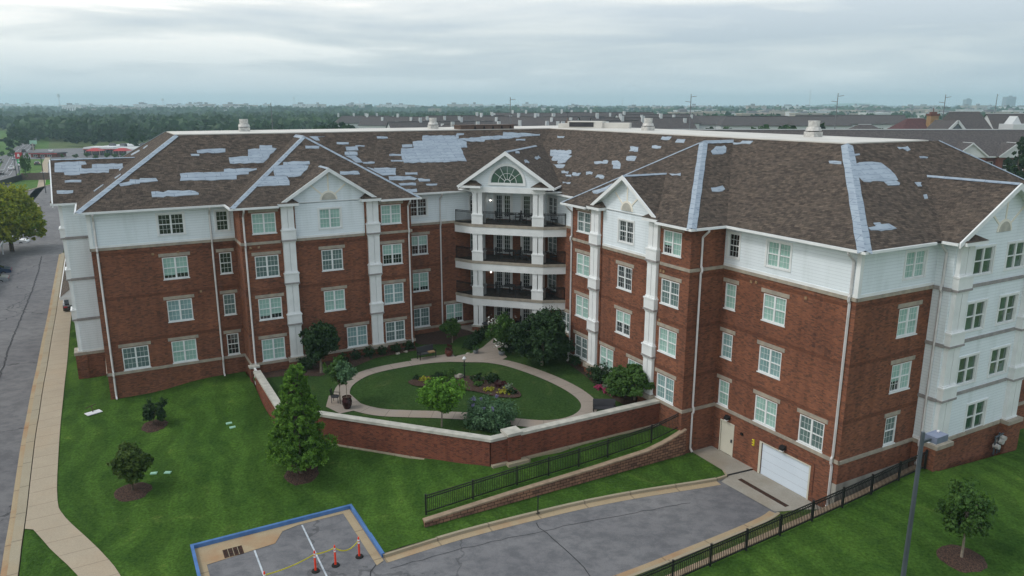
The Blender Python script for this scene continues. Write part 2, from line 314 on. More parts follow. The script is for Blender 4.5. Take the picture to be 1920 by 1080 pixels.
# ================================================================== mesh builder
class MB:
    def __init__(s): s.v = []; s.f = []; s.uv = []; s.mi = []; s.mats = []
    def m(s, name):
        if name not in s.mats: s.mats.append(name)
        return s.mats.index(name)
    def poly(s, pts, mat=None, uv=None):
        pts = [Vector(p) for p in pts]
        n = Vector((0, 0, 0))
        for i in range(len(pts)): n += (pts[i]-pts[0]).cross(pts[(i+1) % len(pts)]-pts[0])
        if n.length < 1e-9: return
        n.normalize()
        if uv is None:
            if abs(n.z) > .999: ud, vd = U, W
            else:
                h = Vector((0, 0, 1)).cross(n); h.normalize()
                if (abs(h.x) > abs(h.y) and h.x < 0) or (abs(h.y) >= abs(h.x) and h.y < 0): h = -h
                vd = n.cross(h); vd = vd if vd.z >= 0 else -vd
                ud = h
            uv = [(p.dot(ud), p.dot(vd)) for p in pts]
        i = len(s.v); s.v += pts; s.f.append(list(range(i, i+len(pts)))); s.uv += uv; s.mi.append(s.m(mat) if mat else 0)
    def box(s, F, s0, s1, n0, n1, z0, z1, mat=None, skip=''):
        q = lambda x, y, z: F.p(x, y, z)
        A = [q(s0, n0, z0), q(s1, n0, z0), q(s1, n1, z0), q(s0, n1, z0)]; B = [q(s0, n0, z1), q(s1, n0, z1), q(s1, n1, z1), q(s0, n1, z1)]
        s.hexa(A, B, mat)
    def hexa(s, A, B, mat=None):
        s.poly([A[3], A[2], A[1], A[0]], mat); s.poly(B, mat)
        for i in range(4): j = (i+1) % 4; s.poly([A[i], A[j], B[j], B[i]], mat)
    def prism(s, base, top, mat=None):
        'base and top: loops of equal length'
        s.poly(base[::-1], mat); s.poly(top, mat); k = len(base)
        for i in range(k): j = (i+1) % k; s.poly([base[i], base[j], top[j], top[i]], mat)
    def tube(s, a, b, r0, r1=None, k=8, mat=None, cap=True):
        a, b = Vector(a), Vector(b); r1 = r0 if r1 is None else r1
        d = (b-a).normalized(); x = d.orthogonal().normalized(); y = d.cross(x)
        A = [a+(x*math.cos(t)+y*math.sin(t))*r0 for t in [2*math.pi*i/k for i in range(k)]]
        B = [b+(x*math.cos(t)+y*math.sin(t))*r1 for t in [2*math.pi*i/k for i in range(k)]]
        for i in range(k): j = (i+1) % k; s.poly([A[i], A[j], B[j], B[i]], mat)
        if cap: s.poly(A[::-1], mat); s.poly(B, mat)
    def bar(s, a, b, w, h, mat=None):
        'box bar from a to b with width w (horizontal) and height h'
        a, b = Vector(a), Vector(b); d = (b-a); dh = Vector((d.x, d.y, 0))
        x = Vector((-dh.y, dh.x, 0)).normalized() if dh.length > 1e-6 else Vector((1, 0, 0))
        y = d.cross(x).normalized() if dh.length > 1e-6 else Vector((0, 1, 0))
        A = [a+x*i*w/2+y*j*h/2 for i, j in ((-1, -1), (1, -1), (1, 1), (-1, 1))]; B = [b+x*i*w/2+y*j*h/2 for i, j in ((-1, -1), (1, -1), (1, 1), (-1, 1))]
        s.hexa(A, B, mat)
    def build(s, name, mat, parent=None, loc=None, smooth=False):
        'loc: vertices become relative to it and the object stands there'
        me = bpy.data.meshes.new(name)
        o = bpy.data.objects.new(name, me)
        off = Vector((0, 0, 0))
        if parent is not None and parent.get('_w') is not None: off = Vector(parent['_w'])
        lw = Vector(loc) if loc is not None else off
        me.from_pydata([v-lw for v in s.v], [], s.f)
        uvl = me.uv_layers.new(name='UVMap'); flat = np.array(s.uv, dtype=np.float32).ravel(); uvl.data.foreach_set('uv', flat)
        if s.mats:
            for mn in s.mats: me.materials.append(MATS[mn])
            me.polygons.foreach_set('material_index', s.mi)
        else: me.materials.append(MATS[mat])
        if smooth: me.polygons.foreach_set('use_smooth', [True]*len(me.polygons))
        me.update(); C.objects.link(o)
        o.location = lw - off if parent is not None else lw
        if parent is not None: o.parent = parent
        o['_w'] = list(lw)
        return o
class MB2(MB):
    def poly(s, pts, mat=None, uv=None): super().poly(pts, mat or s.dflt, uv)
def mb2(d): x = MB2(); x.dflt = d; return x
def tag(o, label=None, cat=None, group=None, kind=None):
    for k, v in (('label', label), ('category', cat), ('group', group), ('kind', kind)):
        if v: o[k] = v
    return o
def empty(name, loc, rz=0, label=None, cat=None, group=None, real=True):
    'root of a thing; parts built in world space keep their place (rz must be 0 then)'
    o = bpy.data.objects.new(name, None); C.objects.link(o); o.location = loc; o.rotation_euler = (0, 0, rz); o.empty_display_size = .3
    if real: o['_w'] = list(loc)
    return tag(o, label, cat, group)
def proto(name, label=None, cat=None, group=None): return empty(name, (0, 0, 0), 0, label, cat, group)
def kids(o): return [c for c in bpy.data.objects if c.parent == o]
KIDS = {}
def cache(o):
    KIDS[o.name] = kids(o)
    for c in KIDS[o.name]: cache(c)
def copytree(o, loc=None, rz=None, parent=None, scale=None, **tg):
    c = o.copy(); C.objects.link(c)
    if loc is not None: c.location = loc
    if rz is not None: c.rotation_euler = (0, 0, rz)
    if scale is not None: c.scale = (scale,)*3 if not isinstance(scale, (tuple, list)) else scale
    if parent is not None: c.parent = parent
    tag(c, **tg)
    for k in KIDS.get(o.name, ()): copytree(k, parent=c)
    return c
def discard(o):
    for k in KIDS.get(o.name, ()): discard(k)
    bpy.data.objects.remove(o)
PATCHES = [
('LB',[(-2.87,-70.47),(-1.94,-70.58),(-0.73,-70.52),(-0.66,-70.19),(-1.04,-70.13),(-1.06,-69.73),(-0.32,-69.69),(-0.28,-70.17),(1.93,-70.16),(1.87,-69.56),(0.9,-69.53),(0.82,-69.09),(-1.2,-69.11),(-1.2,-68.98),(-2.25,-69.02),(-2.28,-69.33),(-2.91,-69.37)]),
('LB',[(-2.28,-68.36),(-1.15,-68.37),(-1.17,-68.1),(-2.28,-68.14)]),
('LB',[(-2.87,-67.29),(-1.76,-67.23),(-1.8,-66.94),(-2.86,-66.95)]),
('AL',[(3.75,-74.32),(4.12,-74.71),(4.1,-73.51),(3.74,-73.26)]),
('AL',[(2.83,-76.31),(3.52,-75.2),(3.44,-73.9),(2.87,-74.76)]),
('AL',[(1.57,-69.55),(1.87,-70.49),(1.93,-69.5),(1.63,-68.26)]),
('AL',[(1.14,-65.34),(1.58,-65.32),(1.55,-64.63),(1.21,-64.39)]),
('AL',[(-0.41,-66.09),(0.33,-66.35),(0.36,-65.61),(-0.37,-65.25)]),
('ML',[(1.29,-61.89),(2.0,-62.05),(2.07,-62.27),(2.68,-62.2),(2.74,-62.33),(3.81,-62.29),(3.91,-61.99),(2.69,-61.93),(2.68,-61.83),(1.39,-61.65)]),
('ML',[(3.32,-60.97),(4.11,-60.85),(4.45,-61.02),(5.16,-60.95),(6.25,-60.83),(6.49,-60.61),(6.46,-60.46),(5.08,-60.43),(3.3,-60.46)]),
('ML',[(5.52,-62.64),(6.38,-62.69),(8.1,-62.64),(7.94,-61.83),(5.41,-61.92)]),
('ML',[(8.1,-62.64),(8.69,-62.65),(8.75,-62.95),(11.21,-62.89),(11.17,-62.74),(10.52,-62.56),(10.46,-62.31),(9.55,-62.26),(9.46,-61.84),(7.95,-61.84)]),
('ML',[(7.13,-65.06),(7.99,-65.18),(9.3,-65.16),(9.23,-64.8),(7.12,-64.77)]),
('ML',[(6.62,-64.69),(7.25,-64.65),(7.22,-64.47),(6.64,-64.5)]),
('ML',[(9.35,-64.16),(10.85,-64.24),(11.02,-64.99),(11.93,-65.06),(12.05,-65.46),(13.03,-65.42),(12.99,-65.14),(13.32,-65.05),(12.94,-64.6),(12.62,-64.39),(11.87,-63.49),(9.32,-63.53)]),
('WLf',[(12.91,-60.95),(14.11,-60.97),(14.95,-60.96),(14.91,-60.64),(14.21,-60.56),(14.75,-60.46),(13.84,-59.44),(12.85,-59.36),(12.84,-59.5),(11.89,-59.53),(12.06,-60.53),(12.83,-60.63)]),
('WLf',[(11.03,-59.47),(12.77,-59.43),(12.75,-58.54),(10.29,-58.57)]),
('WLf',[(15.13,-62.68),(16.25,-62.6),(16.14,-62.34),(15.06,-62.38)]),
('WLf',[(17.03,-59.71),(18.49,-59.67),(18.54,-59.33),(16.93,-59.4)]),
('ML',[(16.42,-66.39),(17.74,-66.35),(17.08,-66.29),(17.18,-65.88),(16.84,-65.89)]),
('ML',[(18.56,-65.62),(19.6,-65.55),(19.53,-65.34),(18.49,-65.39)]),
('ML',[(19.16,-65.04),(20.21,-65.07),(20.14,-64.58),(19.08,-64.59)]),
('ML',[(20.06,-65.14),(20.89,-65.11),(20.81,-64.98),(20.01,-65.01)]),
('ML',[(18.87,-64.41),(19.97,-64.36),(19.87,-63.99),(18.76,-64.07)]),
('ML',[(18.78,-63.96),(19.64,-63.92),(20.01,-63.11),(19.43,-63.14)]),
('ML',[(20.02,-63.14),(21.08,-63.12),(21.0,-62.97),(20.02,-62.99)]),
('ML',[(22.4,-66.22),(23.37,-66.14),(23.37,-65.97),(22.37,-65.97)]),
('ML',[(22.73,-63.98),(23.83,-63.94),(23.75,-63.74),(22.66,-63.79)]),
('ML',[(22.57,-63.26),(23.66,-63.21),(23.6,-63.05),(22.58,-63.11)]),
('ML',[(26.81,-66.19),(30.03,-66.14),(30.04,-65.7),(30.87,-65.27),(30.58,-64.54),(29.88,-64.51),(29.67,-62.8),(23.66,-62.89),(23.78,-63.82),(24.11,-64.64),(25.33,-64.68),(25.52,-65.44),(26.53,-65.53)]),
('ML',[(24.35,-65.09),(25.34,-65.1),(25.24,-64.78),(24.25,-64.75)]),
('ML',[(29.97,-65.71),(30.41,-66.42),(31.13,-66.4),(31.04,-66.22),(30.46,-66.16),(30.26,-65.73)]),
('ML',[(20.16,-62.56),(20.77,-62.29),(20.76,-62.42),(22.69,-62.31),(22.37,-61.5),(21.19,-61.53)]),
('ML',[(23.32,-61.76),(24.4,-61.7),(24.32,-61.43),(23.22,-61.5)]),
('ML',[(21.67,-61.39),(23.51,-61.32),(24.09,-61.01),(23.8,-60.84),(21.57,-60.97)]),
('ML',[(24.13,-60.98),(25.23,-60.86),(25.13,-60.63),(24.15,-60.65)]),
('ML',[(22.24,-60.54),(23.78,-60.49),(23.67,-60.24),(22.32,-60.31)]),
('ML',[(24.62,-60.33),(25.66,-60.29),(25.53,-60.14),(24.62,-60.17)]),
('ML',[(22.68,-59.88),(23.57,-59.85),(23.48,-59.5),(22.88,-59.49)]),
('ML',[(30.07,-65.63),(33.17,-65.92),(35.08,-65.96),(35.42,-66.48),(37.36,-66.31),(39.37,-66.07),(39.27,-65.9),(37.08,-65.81),(35.75,-65.57),(32.94,-65.47),(32.68,-65.24),(31.04,-65.35)]),
('ML',[(36.28,-65.46),(37.32,-65.43),(37.2,-65.23),(36.17,-65.26)]),
('MR',[(40.12,-63.99),(40.13,-62.68),(39.89,-62.54),(39.89,-63.62)]),
('MR',[(38.25,-62.18),(38.41,-58.82),(38.07,-58.28),(37.82,-58.46),(37.79,-57.75),(36.95,-57.52),(36.71,-58.26),(37.08,-58.97),(36.99,-59.87),(37.48,-60.44),(37.55,-61.14)]),
('MR',[(36.62,-59.15),(36.68,-57.1),(36.33,-56.87),(36.26,-57.88)]),
('MR',[(35.94,-56.58),(36.0,-55.49),(35.75,-55.21),(35.73,-56.2)]),
('MR',[(35.61,-55.41),(35.7,-54.61),(35.48,-54.26),(35.46,-55.06)]),
('MR',[(35.96,-54.8),(36.04,-53.62),(35.7,-53.47),(35.71,-54.52)]),
('MR',[(36.2,-53.11),(36.25,-52.2),(36.03,-51.98),(35.92,-52.7)]),
('MR',[(36.08,-51.28),(36.01,-50.18),(35.77,-49.99),(35.78,-51.14)]),
('MR',[(34.84,-54.58),(34.93,-53.5),(34.76,-53.34),(34.7,-54.4)]),
('MR',[(37.39,-53.69),(37.5,-52.57),(37.65,-52.69),(37.63,-51.96),(37.37,-51.72),(37.18,-53.29)]),
('MR',[(37.68,-51.5),(37.79,-50.92),(37.49,-50.05),(36.97,-49.42),(36.92,-50.34),(37.27,-50.74),(37.36,-51.09)]),
('MR',[(39.45,-51.46),(39.45,-50.32),(38.97,-49.74),(38.93,-50.87),(39.16,-50.97)]),
('MR',[(38.33,-50.39),(38.39,-49.14),(37.95,-48.82),(37.97,-49.99)]),
('MR',[(39.71,-48.89),(39.71,-47.73),(39.53,-47.59),(39.49,-48.65)]),
('MR',[(40.81,-48.95),(40.82,-47.84),(40.49,-47.72),(40.5,-48.81)]),
('MR',[(40.61,-46.91),(40.62,-45.98),(40.24,-45.69),(40.24,-46.74)]),
('WRf',[(32.25,-46.47),(32.72,-45.61),(33.15,-45.3),(33.19,-45.2),(32.5,-45.13),(32.1,-45.56),(32.09,-46.07)]),
('WRf',[(32.49,-40.55),(32.59,-40.04),(32.42,-39.71),(32.26,-40.18)]),
('WRf',[(34.74,-40.77),(34.77,-40.12),(34.91,-39.81),(34.68,-39.54),(34.62,-40.34)]),
('WRs',[(37.83,-40.13),(38.69,-40.56),(39.55,-40.6),(39.53,-40.39),(39.08,-39.95),(38.63,-39.8),(37.71,-39.81)]),
('WRs',[(34.98,-36.89),(36.09,-36.99),(36.04,-36.7),(35.69,-36.55),(34.8,-36.58)]),
('MR',[(40.6,-40.9),(40.61,-40.2),(40.81,-40.15),(40.84,-39.17),(40.54,-39.17),(40.41,-40.62)]),
('MR',[(39.5,-31.64),(39.52,-30.75),(39.34,-30.59),(39.34,-31.45)]),
('FE',[(40.26,-30.76),(41.14,-30.78),(41.09,-30.69),(40.08,-30.57)]),
('FE',[(39.48,-29.96),(40.72,-30.09),(42.15,-29.94),(42.25,-29.38),(41.95,-28.57),(38.91,-28.61),(38.93,-29.4),(39.27,-29.49),(39.12,-29.66)]),
('FE',[(40.57,-28.55),(41.64,-28.57),(41.8,-28.32),(41.55,-28.17),(40.56,-28.22)]),
('FE',[(35.48,-25.54),(36.16,-25.57),(36.22,-25.79),(36.74,-25.77),(36.7,-25.65),(37.3,-25.64),(37.53,-25.3),(36.19,-25.25),(36.02,-25.33),(35.49,-25.38)]),
('FE',[(45.34,-31.2),(46.18,-31.17),(46.42,-31.25),(46.3,-30.92),(45.85,-30.82),(45.7,-31.07),(45.31,-31.02)]),
('FE',[(46.38,-30.31),(47.16,-30.22),(46.97,-30.14),(46.29,-30.19)]),
('FE',[(43.14,-28.28),(43.73,-28.24),(43.47,-28.1),(43.41,-27.96),(43.03,-27.97)]),
('FE',[(42.63,-27.31),(42.99,-27.33),(42.7,-27.04),(42.35,-27.02)]),
('BR',[(31.54,-57.02),(32.35,-57.77),(32.12,-57.29),(31.39,-56.68)]),
('BR',[(34.58,-58.82),(35.39,-59.72),(35.41,-59.27),(34.34,-58.16),(34.14,-58.23)]),
('BR',[(31.77,-55.91),(32.32,-56.43),(32.45,-56.18),(31.56,-55.32)]),
]
# ================================================================== the apartment building
EZ, MS = 13.15, .651          # eave height, main roof pitch
ROWS = ((1.25, 2.95), (4.5, 6.15), (7.78, 9.42), (11.1, 12.62))
bld = empty('apartment_building', P(20, -66, 0), 0, 'four-storey red brick and white siding apartment building with torn brown shingle roof around the garden', 'building')
# ---- windows: prototypes in local space (x along the wall, y out, z up from the sill)
LF = Fr((0, 0), (1, 0), (0, 1))
class Loc(Fr):
    def __init__(s): pass
    def p(s, x, y, z): return Vector((x, y, z))
LO = Loc()
WIN = {}
def window_proto(w, h, style, lintel, muntin=True):
    key = (round(w, 2), round(h, 2), style, lintel, muntin)
    if key in WIN: return WIN[key]
    g = MB(); g.box(LO, -w/2, w/2, -.13, -.10, 0, h)
    win = g.build('window', 'glass_green' if style == 'green' else 'glass'); win['_w'] = [0, 0, 0]
    f = MB(); fw = .07
    for x0, x1, z0, z1 in ((-w/2, -w/2+fw, 0, h), (w/2-fw, w/2, 0, h), (-w/2+fw, w/2-fw, h-fw, h), (-w/2+fw, w/2-fw, 0, fw)): f.box(LO, x0, x1, -.10, -.015, z0, z1)
    dbl = w > 1.2
    if dbl: f.box(LO, -.06, .06, -.098, -.02, fw, h-fw)
    cells = ((-w/2+fw, -.06), (.06, w/2-fw)) if dbl else ((-w/2+fw, w/2-fw),)
    for x0, x1 in cells:
        f.box(LO, x0, x1, -.099, -.04, h*.5-.03, h*.5+.03)
        if muntin:
            n = 3; t = .008
            for i in range(1, n):
                x = x0+(x1-x0)*i/n
                for z0, z1 in ((fw, h*.5-.03), (h*.5+.03, h-fw)): f.box(LO, x-t, x+t, -.099, -.085, z0, z1)
            for z in (h*.25+.02, h*.75-.02): f.box(LO, x0, x1, -.099, -.084, z-t, z+t)
    f.box(LO, -w/2-.05, w/2+.05, -.015, .05, -.06, 0)     # sill nose
    fr = f.build('frame', 'trim', win)
    bl = {'teal': ((0, 1), (0, 1)), 'teal2': ((.0, 1), (.35, 1)), 'half': ((.45, 1), (.45, 1)), 'gap': ((.2, 1), (.14, 1)), 'dim': ((0, 1), (0, 1)), 'blue': ((0, 1), (0, 1)), 'dark': (), 'green': ()}[style]
    bm = {'dim': 'blind_dim', 'blue': 'blind_blue'}.get(style, 'blind_teal')
    if bl:
        b = MB()
        for (x0, x1), (f0, f1) in zip(cells, bl): b.box(LO, x0, x1, -.0999, -.0905, fw+(h-2*fw)*f0, fw+(h-2*fw)*f1)
        b.build('blind', bm, win)
    if lintel:
        l = MB(); l.box(LO, -w/2-.2, w/2+.2, -.06, .03, h+.06, h+.30); l.build('lintel', 'stone', win)
    cache(win); WIN[key] = win; return win
STY = {'teal': 5, 'gap': 3, 'half': 2, 'dim': 3, 'blue': 3, 'teal2': 2, 'dark': 1}
srng = random.Random(11); SL = [k for k, n in STY.items() for _ in range(n)]
nwin = [0]
def window(F, s, n, z0, w, h, lintel=True, style=None, muntin=True):
    p = window_proto(w, h, style or srng.choice(SL), lintel, muntin)
    wpos = F.p(s, n, z0) - Vector(bld['_w'])
    copytree(p, loc=wpos, rz=F.rot(), parent=bld); nwin[0] += 1
# ---- wall faces with window openings
brick, side_, stone, belt, trim, conc = MB(), MB(), MB(), MB(), MB(), MB()
def flush():
    global brick, side_, stone, belt, trim
    for m_, n_, mt in ((brick, 'brick_wall', 'brick'), (side_, 'siding', 'siding'), (stone, 'stone_band', 'stone'), (belt, 'grey_band', 'belt_grey'), (trim, 'trim_board', 'trim')):
        if m_.f: m_.build(n_, mt, bld)
    brick, side_, stone, belt, trim = MB(), MB(), MB(), MB(), MB()
def flush_side():
    global side_, trim
    for m_, n_, mt in ((side_, 'siding', 'siding'), (trim, 'trim_board', 'trim')):
        if m_.f: m_.build(n_, mt, bld)
    side_, trim = MB(), MB()
def face(mb, F, s0, s1, z0, z1, n=0., holes=(), mat=None, depth=.13):
    H = [h for h in holes if h[0] < s1 and h[1] > s0 and h[2] < z1 and h[3] > z0]
    xs = sorted({s0, s1, *[max(s0, h[0]) for h in H], *[min(s1, h[1]) for h in H]}); zs = sorted({z0, z1, *[max(z0, h[2]) for h in H], *[min(z1, h[3]) for h in H]})
    for i in range(len(xs)-1):
        for j in range(len(zs)-1):
            cx, cz = (xs[i]+xs[i+1])/2, (zs[j]+zs[j+1])/2
            if any(h[0] < cx < h[1] and h[2] < cz < h[3] for h in H): continue
            mb.poly([F.p(xs[i], n, zs[j]), F.p(xs[i+1], n, zs[j]), F.p(xs[i+1], n, zs[j+1]), F.p(xs[i], n, zs[j+1])], mat)
    for a, b, c, d in H:
        c, d = max(c, z0), min(d, z1)
        for q in ((a, a, c, d), (b, b, c, d)): mb.poly([F.p(q[0], n, q[2]), F.p(q[0], n-depth, q[2]), F.p(q[0], n-depth, q[3]), F.p(q[0], n, q[3])], mat)
        for z in (c, d): mb.poly([F.p(a, n, z), F.p(b, n, z), F.p(b, n-depth, z), F.p(a, n-depth, z)], mat)
def retn(mb, F, s, n0, n1, z0, z1): mb.poly([F.p(s, n0, z0), F.p(s, n1, z0), F.p(s, n1, z1), F.p(s, n0, z1)])
def openings(F, n, L, z_lo, z_hi, skip=()):
    'L: (s, width, rows, style by row or None); puts the windows and returns the holes'
    out = []
    for s, w, rows, *st in L:
        for r in rows:
            z0, z1 = ROWS[r]
            sty = st[0].get(r) if st else None
            top = r == 3 and z_lo == 'sid'
            if w < 1.2 and sty is None: sty = srng.choice(['dark', 'dim', 'teal', 'blue'])
            window(F, s, n, z0, w, z1-z0, lintel=not top, style=sty, muntin=True)
            if top:
                trim.box(F, s-w/2-.12, s-w/2, n-.02, n+.05, z0-.06, z1+.12); trim.box(F, s+w/2, s+w/2+.12, n-.02, n+.05, z0-.06, z1+.12)
                trim.box(F, s-w/2, s+w/2, n-.02, n+.05, z1, z1+.12)
            out.append((s-w/2, s+w/2, z0, z1))
    return out
def half(F, right):
    st = lambda **k: {int(a[1:]): v for a, v in k.items()}
    if right:
        A = [(5.4, 1.72, (0, 1, 2, 3), st(r0='teal', r1='blue', r2='teal', r3='teal')), (8.95, .92, (0, 1, 2, 3), st(r0='teal', r1='blue', r2='teal', r3='dark')), (2.0, 1.72, (0,), st(r0='dim'))]
        WLw = [(11.45, 1.74, (0, 1, 2, 3), st(r0='blue', r1='teal', r2='dim', r3='teal2'))]; WRw = [(21.4, 1.74, (0, 1, 2, 3), st(r0='dim', r1='teal', r2='teal', r3='dim'))]
        CT = [(16.37, 1.66, (1, 2, 3), st(r1='half', r2='dark', r3='dark')), (18.2, 1.66, (0,), st(r0='teal')), (14.8, 1.66, (0,), st(r0='teal'))]
        CC = [(24.8, 1.7, (0, 1, 2, 3)), (27.9, 1.66, (0,), st(r0='dim')), (30.35, 1.5, (1, 2, 3), st(r1='dim', r2='dim', r3='dark'))]
    else:
        A = [(5.33, 1.74, (0, 1, 2, 3), st(r0='teal', r1='blue', r2='gap', r3='dark')), (8.87, .88, (0, 1, 2, 3), st(r0='dark', r1='dim', r2='dark', r3='dark')), (2.0, 1.76, (0,), st(r0='dim'))]
        WLw = [(11.4, 1.72, (0, 1, 2, 3), st(r0='teal', r1='gap', r2='dim', r3='teal'))]; WRw = [(21.27, 1.68, (0, 1, 2, 3), st(r0='dim', r1='blue', r2='half', r3='teal'))]
        CT = [(16.37, 1.66, (1, 2, 3), st(r1='teal', r2='dim', r3='teal')), (18.05, 1.68, (0,), st(r0='blue')), (14.9, 1.66, (0,), st(r0='blue'))]
        CC = [(24.65, 1.7, (0, 1, 2, 3), st(r0='dim', r1='gap', r2='half', r3='dark')), (27.94, 1.66, (0,), st(r0='gap')), (30.35, 1.5, (1, 2, 3), st(r1='dim', r2='dim', r3='dark'))]
    zb = -3.4
    # main wall, both sides of the projecting wing
    for s0, s1, L in ((0, 9.7, A), (22.95, 35.2, CC)):
        H = openings(F, 0, [q for q in L], 'sid', 0)
        door = []
        if right and s0 == 0: door = [(1.85, 5.45, -2.05, .05), (7.85, 8.95, -1.93, .22)]
        brick_top = 10.3
        face(brick, F, s0, s1, zb, brick_top, 0, H+door)
        face(side_, F, s0, s1, 10.5, 13.2, 0, H); flush_side()
    # wing
    HL = openings(F, 2.8, WLw, 'brk', 0); HR = openings(F, 2.8, WRw, 'brk', 0); HC = openings(F, 2.7, CT, 'sid', 0)
    face(brick, F, 9.7, 13.7, zb, 13.2, 2.8, HL); face(brick, F, 19.1, 22.95, zb, 13.2, 2.8, HR)
    face(brick, F, 13.7, 19.1, zb, 10.3, 2.7, HC)
    retn(brick, F, 9.7, 0, 2.8, zb, 13.2); retn(brick, F, 22.95, 0, 2.8, zb, 13.2)
    retn(brick, F, 13.7, 2.6, 2.8, zb, 13.2); retn(brick, F, 19.1, 2.6, 2.8, zb, 13.2)
    # centre siding up into the gable
    ga, gz = 3.75, 13.2
    face(side_, F, 13.7, 19.1, 10.5, gz, 2.7, HC)
    zz_ = lambda s: 13.15+MS*(3.95-abs(s-16.35))-.12
    side_.poly([F.p(12.5, 2.7, gz), F.p(20.2, 2.7, gz), F.p(20.2, 2.7, zz_(20.2)), F.p(16.35, 2.7, zz_(16.35)), F.p(12.5, 2.7, zz_(12.5))])
    trim.box(F, 13.9, 18.8, 2.7, 2.725, 13.18, 13.23)
    # sunburst: half round plaque and three rays
    k = 14; cx, cz, rr = 16.35, 13.32, .68
    sunb, sunc = MB(), MB()
    for mb_, r_, n_ in ((sunb, rr, 2.75), (sunc, rr-.14, 2.765)):
        arc = [(cx+r_*math.cos(math.pi*i/k), cz+(r_*math.sin(math.pi*i/k))) for i in range(k+1)]
        mb_.prism([F.p(x, 2.69, z) for x, z in arc], [F.p(x, n_, z) for x, z in arc])
    for an in (40, 90, 140):
        c, s_ = math.cos(R(an)), math.sin(R(an)); L_ = 1.95 if an != 90 else 2.15
        if an != 90: L_ = 1.75
        a0, a1 = (cx+c*rr, cz+s_*rr), (cx+c*L_, cz+s_*L_); px, pz = -s_*.06, c*.06
        sunb.prism([F.p(x, 2.69, z) for x, z in ((a0[0]+px, a0[1]+pz), (a0[0]-px, a0[1]-pz), (a1[0]-px, a1[1]-pz), (a1[0]+px, a1[1]+pz))],
                   [F.p(x, 2.735, z) for x, z in ((a0[0]+px, a0[1]+pz), (a0[0]-px, a0[1]-pz), (a1[0]-px, a1[1]-pz), (a1[0]+px, a1[1]+pz))])
    flush_side()
    def band(s0, s1, n, z0, z1, t=.07, mb=stone): mb.box(F, s0, s1, n-.02, n+t, z0, z1)
    for z0, z1 in ((.98, 1.19), (10.3, 10.5)):
        band(-.07, 9.7, 0, z0, z1); band(9.63, 12.5, 2.8, z0, z1); band(13.78, 19.02, 2.7, z0, z1); band(20.2, 23.02, 2.8, z0, z1); band(22.95, 35.15, 0, z0, z1, .05)
        for s, sg in ((9.63, 1), (23.02, -1)): stone.box(F, s, s+.09*sg, .07, 2.78, z0, z1)
    # brick base slightly proud under the water table
    sb_ = sunb.build('sunburst', 'cream', bld); sunc.build('plaque', 'cap_stone', sb_)
    trim.box(F, -.02, 9.68, 0, .05, 12.9, 13.12); trim.box(F, 23.0, 30.3, 0, .05, 12.9, 13.12)
    trim.box(F, 9.72, 12.55, 2.8, 2.84, 12.98, 13.12); trim.box(F, 20.2, 22.9, 2.8, 2.84, 12.98, 13.12)
    trim.box(F, -.05, .20, -.05, .045, 10.5, 12.9); trim.box(F, .0, 9.69, .0, .035, 10.5, 10.66); trim.box(F, 22.97, 27.3, 0, .035, 10.5, 10.66); trim.box(F, 13.75, 19.05, 2.7, 2.74, 10.5, 10.66)
    brick.box(F, 12.45, 13.75, 2.6, 3.2, zb, .98); brick.box(F, 19.05, 20.35, 2.6, 3.2, zb, .98)
    for s0 in (12.42, 19.02): stone.box(F, s0, s0+1.36, 2.6, 3.3, .98, 1.26)
half(FL, False); flush(); half(FR, True); flush()
# ---- tall pilasters (columns) of the wings: one part each
def pilaster(F, s, n, w, base, levels, top, nb=0.):
    c = mb2('trim')
    for i, z in enumerate([base]+list(levels)):
        zt = (levels[i] if i < len(levels) else top)
        z0 = z
        if i > 0:
            c.box(F, s-w/2, s+w/2, n-.3, n+.36+nb, z, z+.13, 'belt_grey')
            c.box(F, s-w/2+.03, s+w/2-.03, n-.3, n+.33+nb, z+.13, z+.78); c.box(F, s-w/2-.01, s+w/2+.01, n-.3, n+.37+nb, z+.78, z+.88); z0 = z+.88
        ww = w*.82
        c.box(F, s-ww/2, s-.03, n-.3, n+.22+nb, z0, zt-.12); c.box(F, s+.03, s+ww/2, n-.3, n+.22+nb, z0, zt-.12)
        c.box(F, s-.03, s+.03, n-.3, n+.16+nb, z0, zt-.12)
        c.box(F, s-ww/2-.03, s+ww/2+.03, n-.3, n+.26+nb, z0, z0+.10); c.box(F, s-ww/2-.03, s+ww/2+.03, n-.3, n+.26+nb, zt-.12, zt)
    return c
def pil(F, s, n, w, base, levels, top, nb=0.): return pilaster(F, s, n, w, base, levels, top, nb).build('pilaster', 'trim', bld)
for F in (FL, FR):
    for s in (13.1, 19.7): pil(F, s, 2.8, 1.12, 1.26, (3.86, 7.1, 10.4), 13.12)
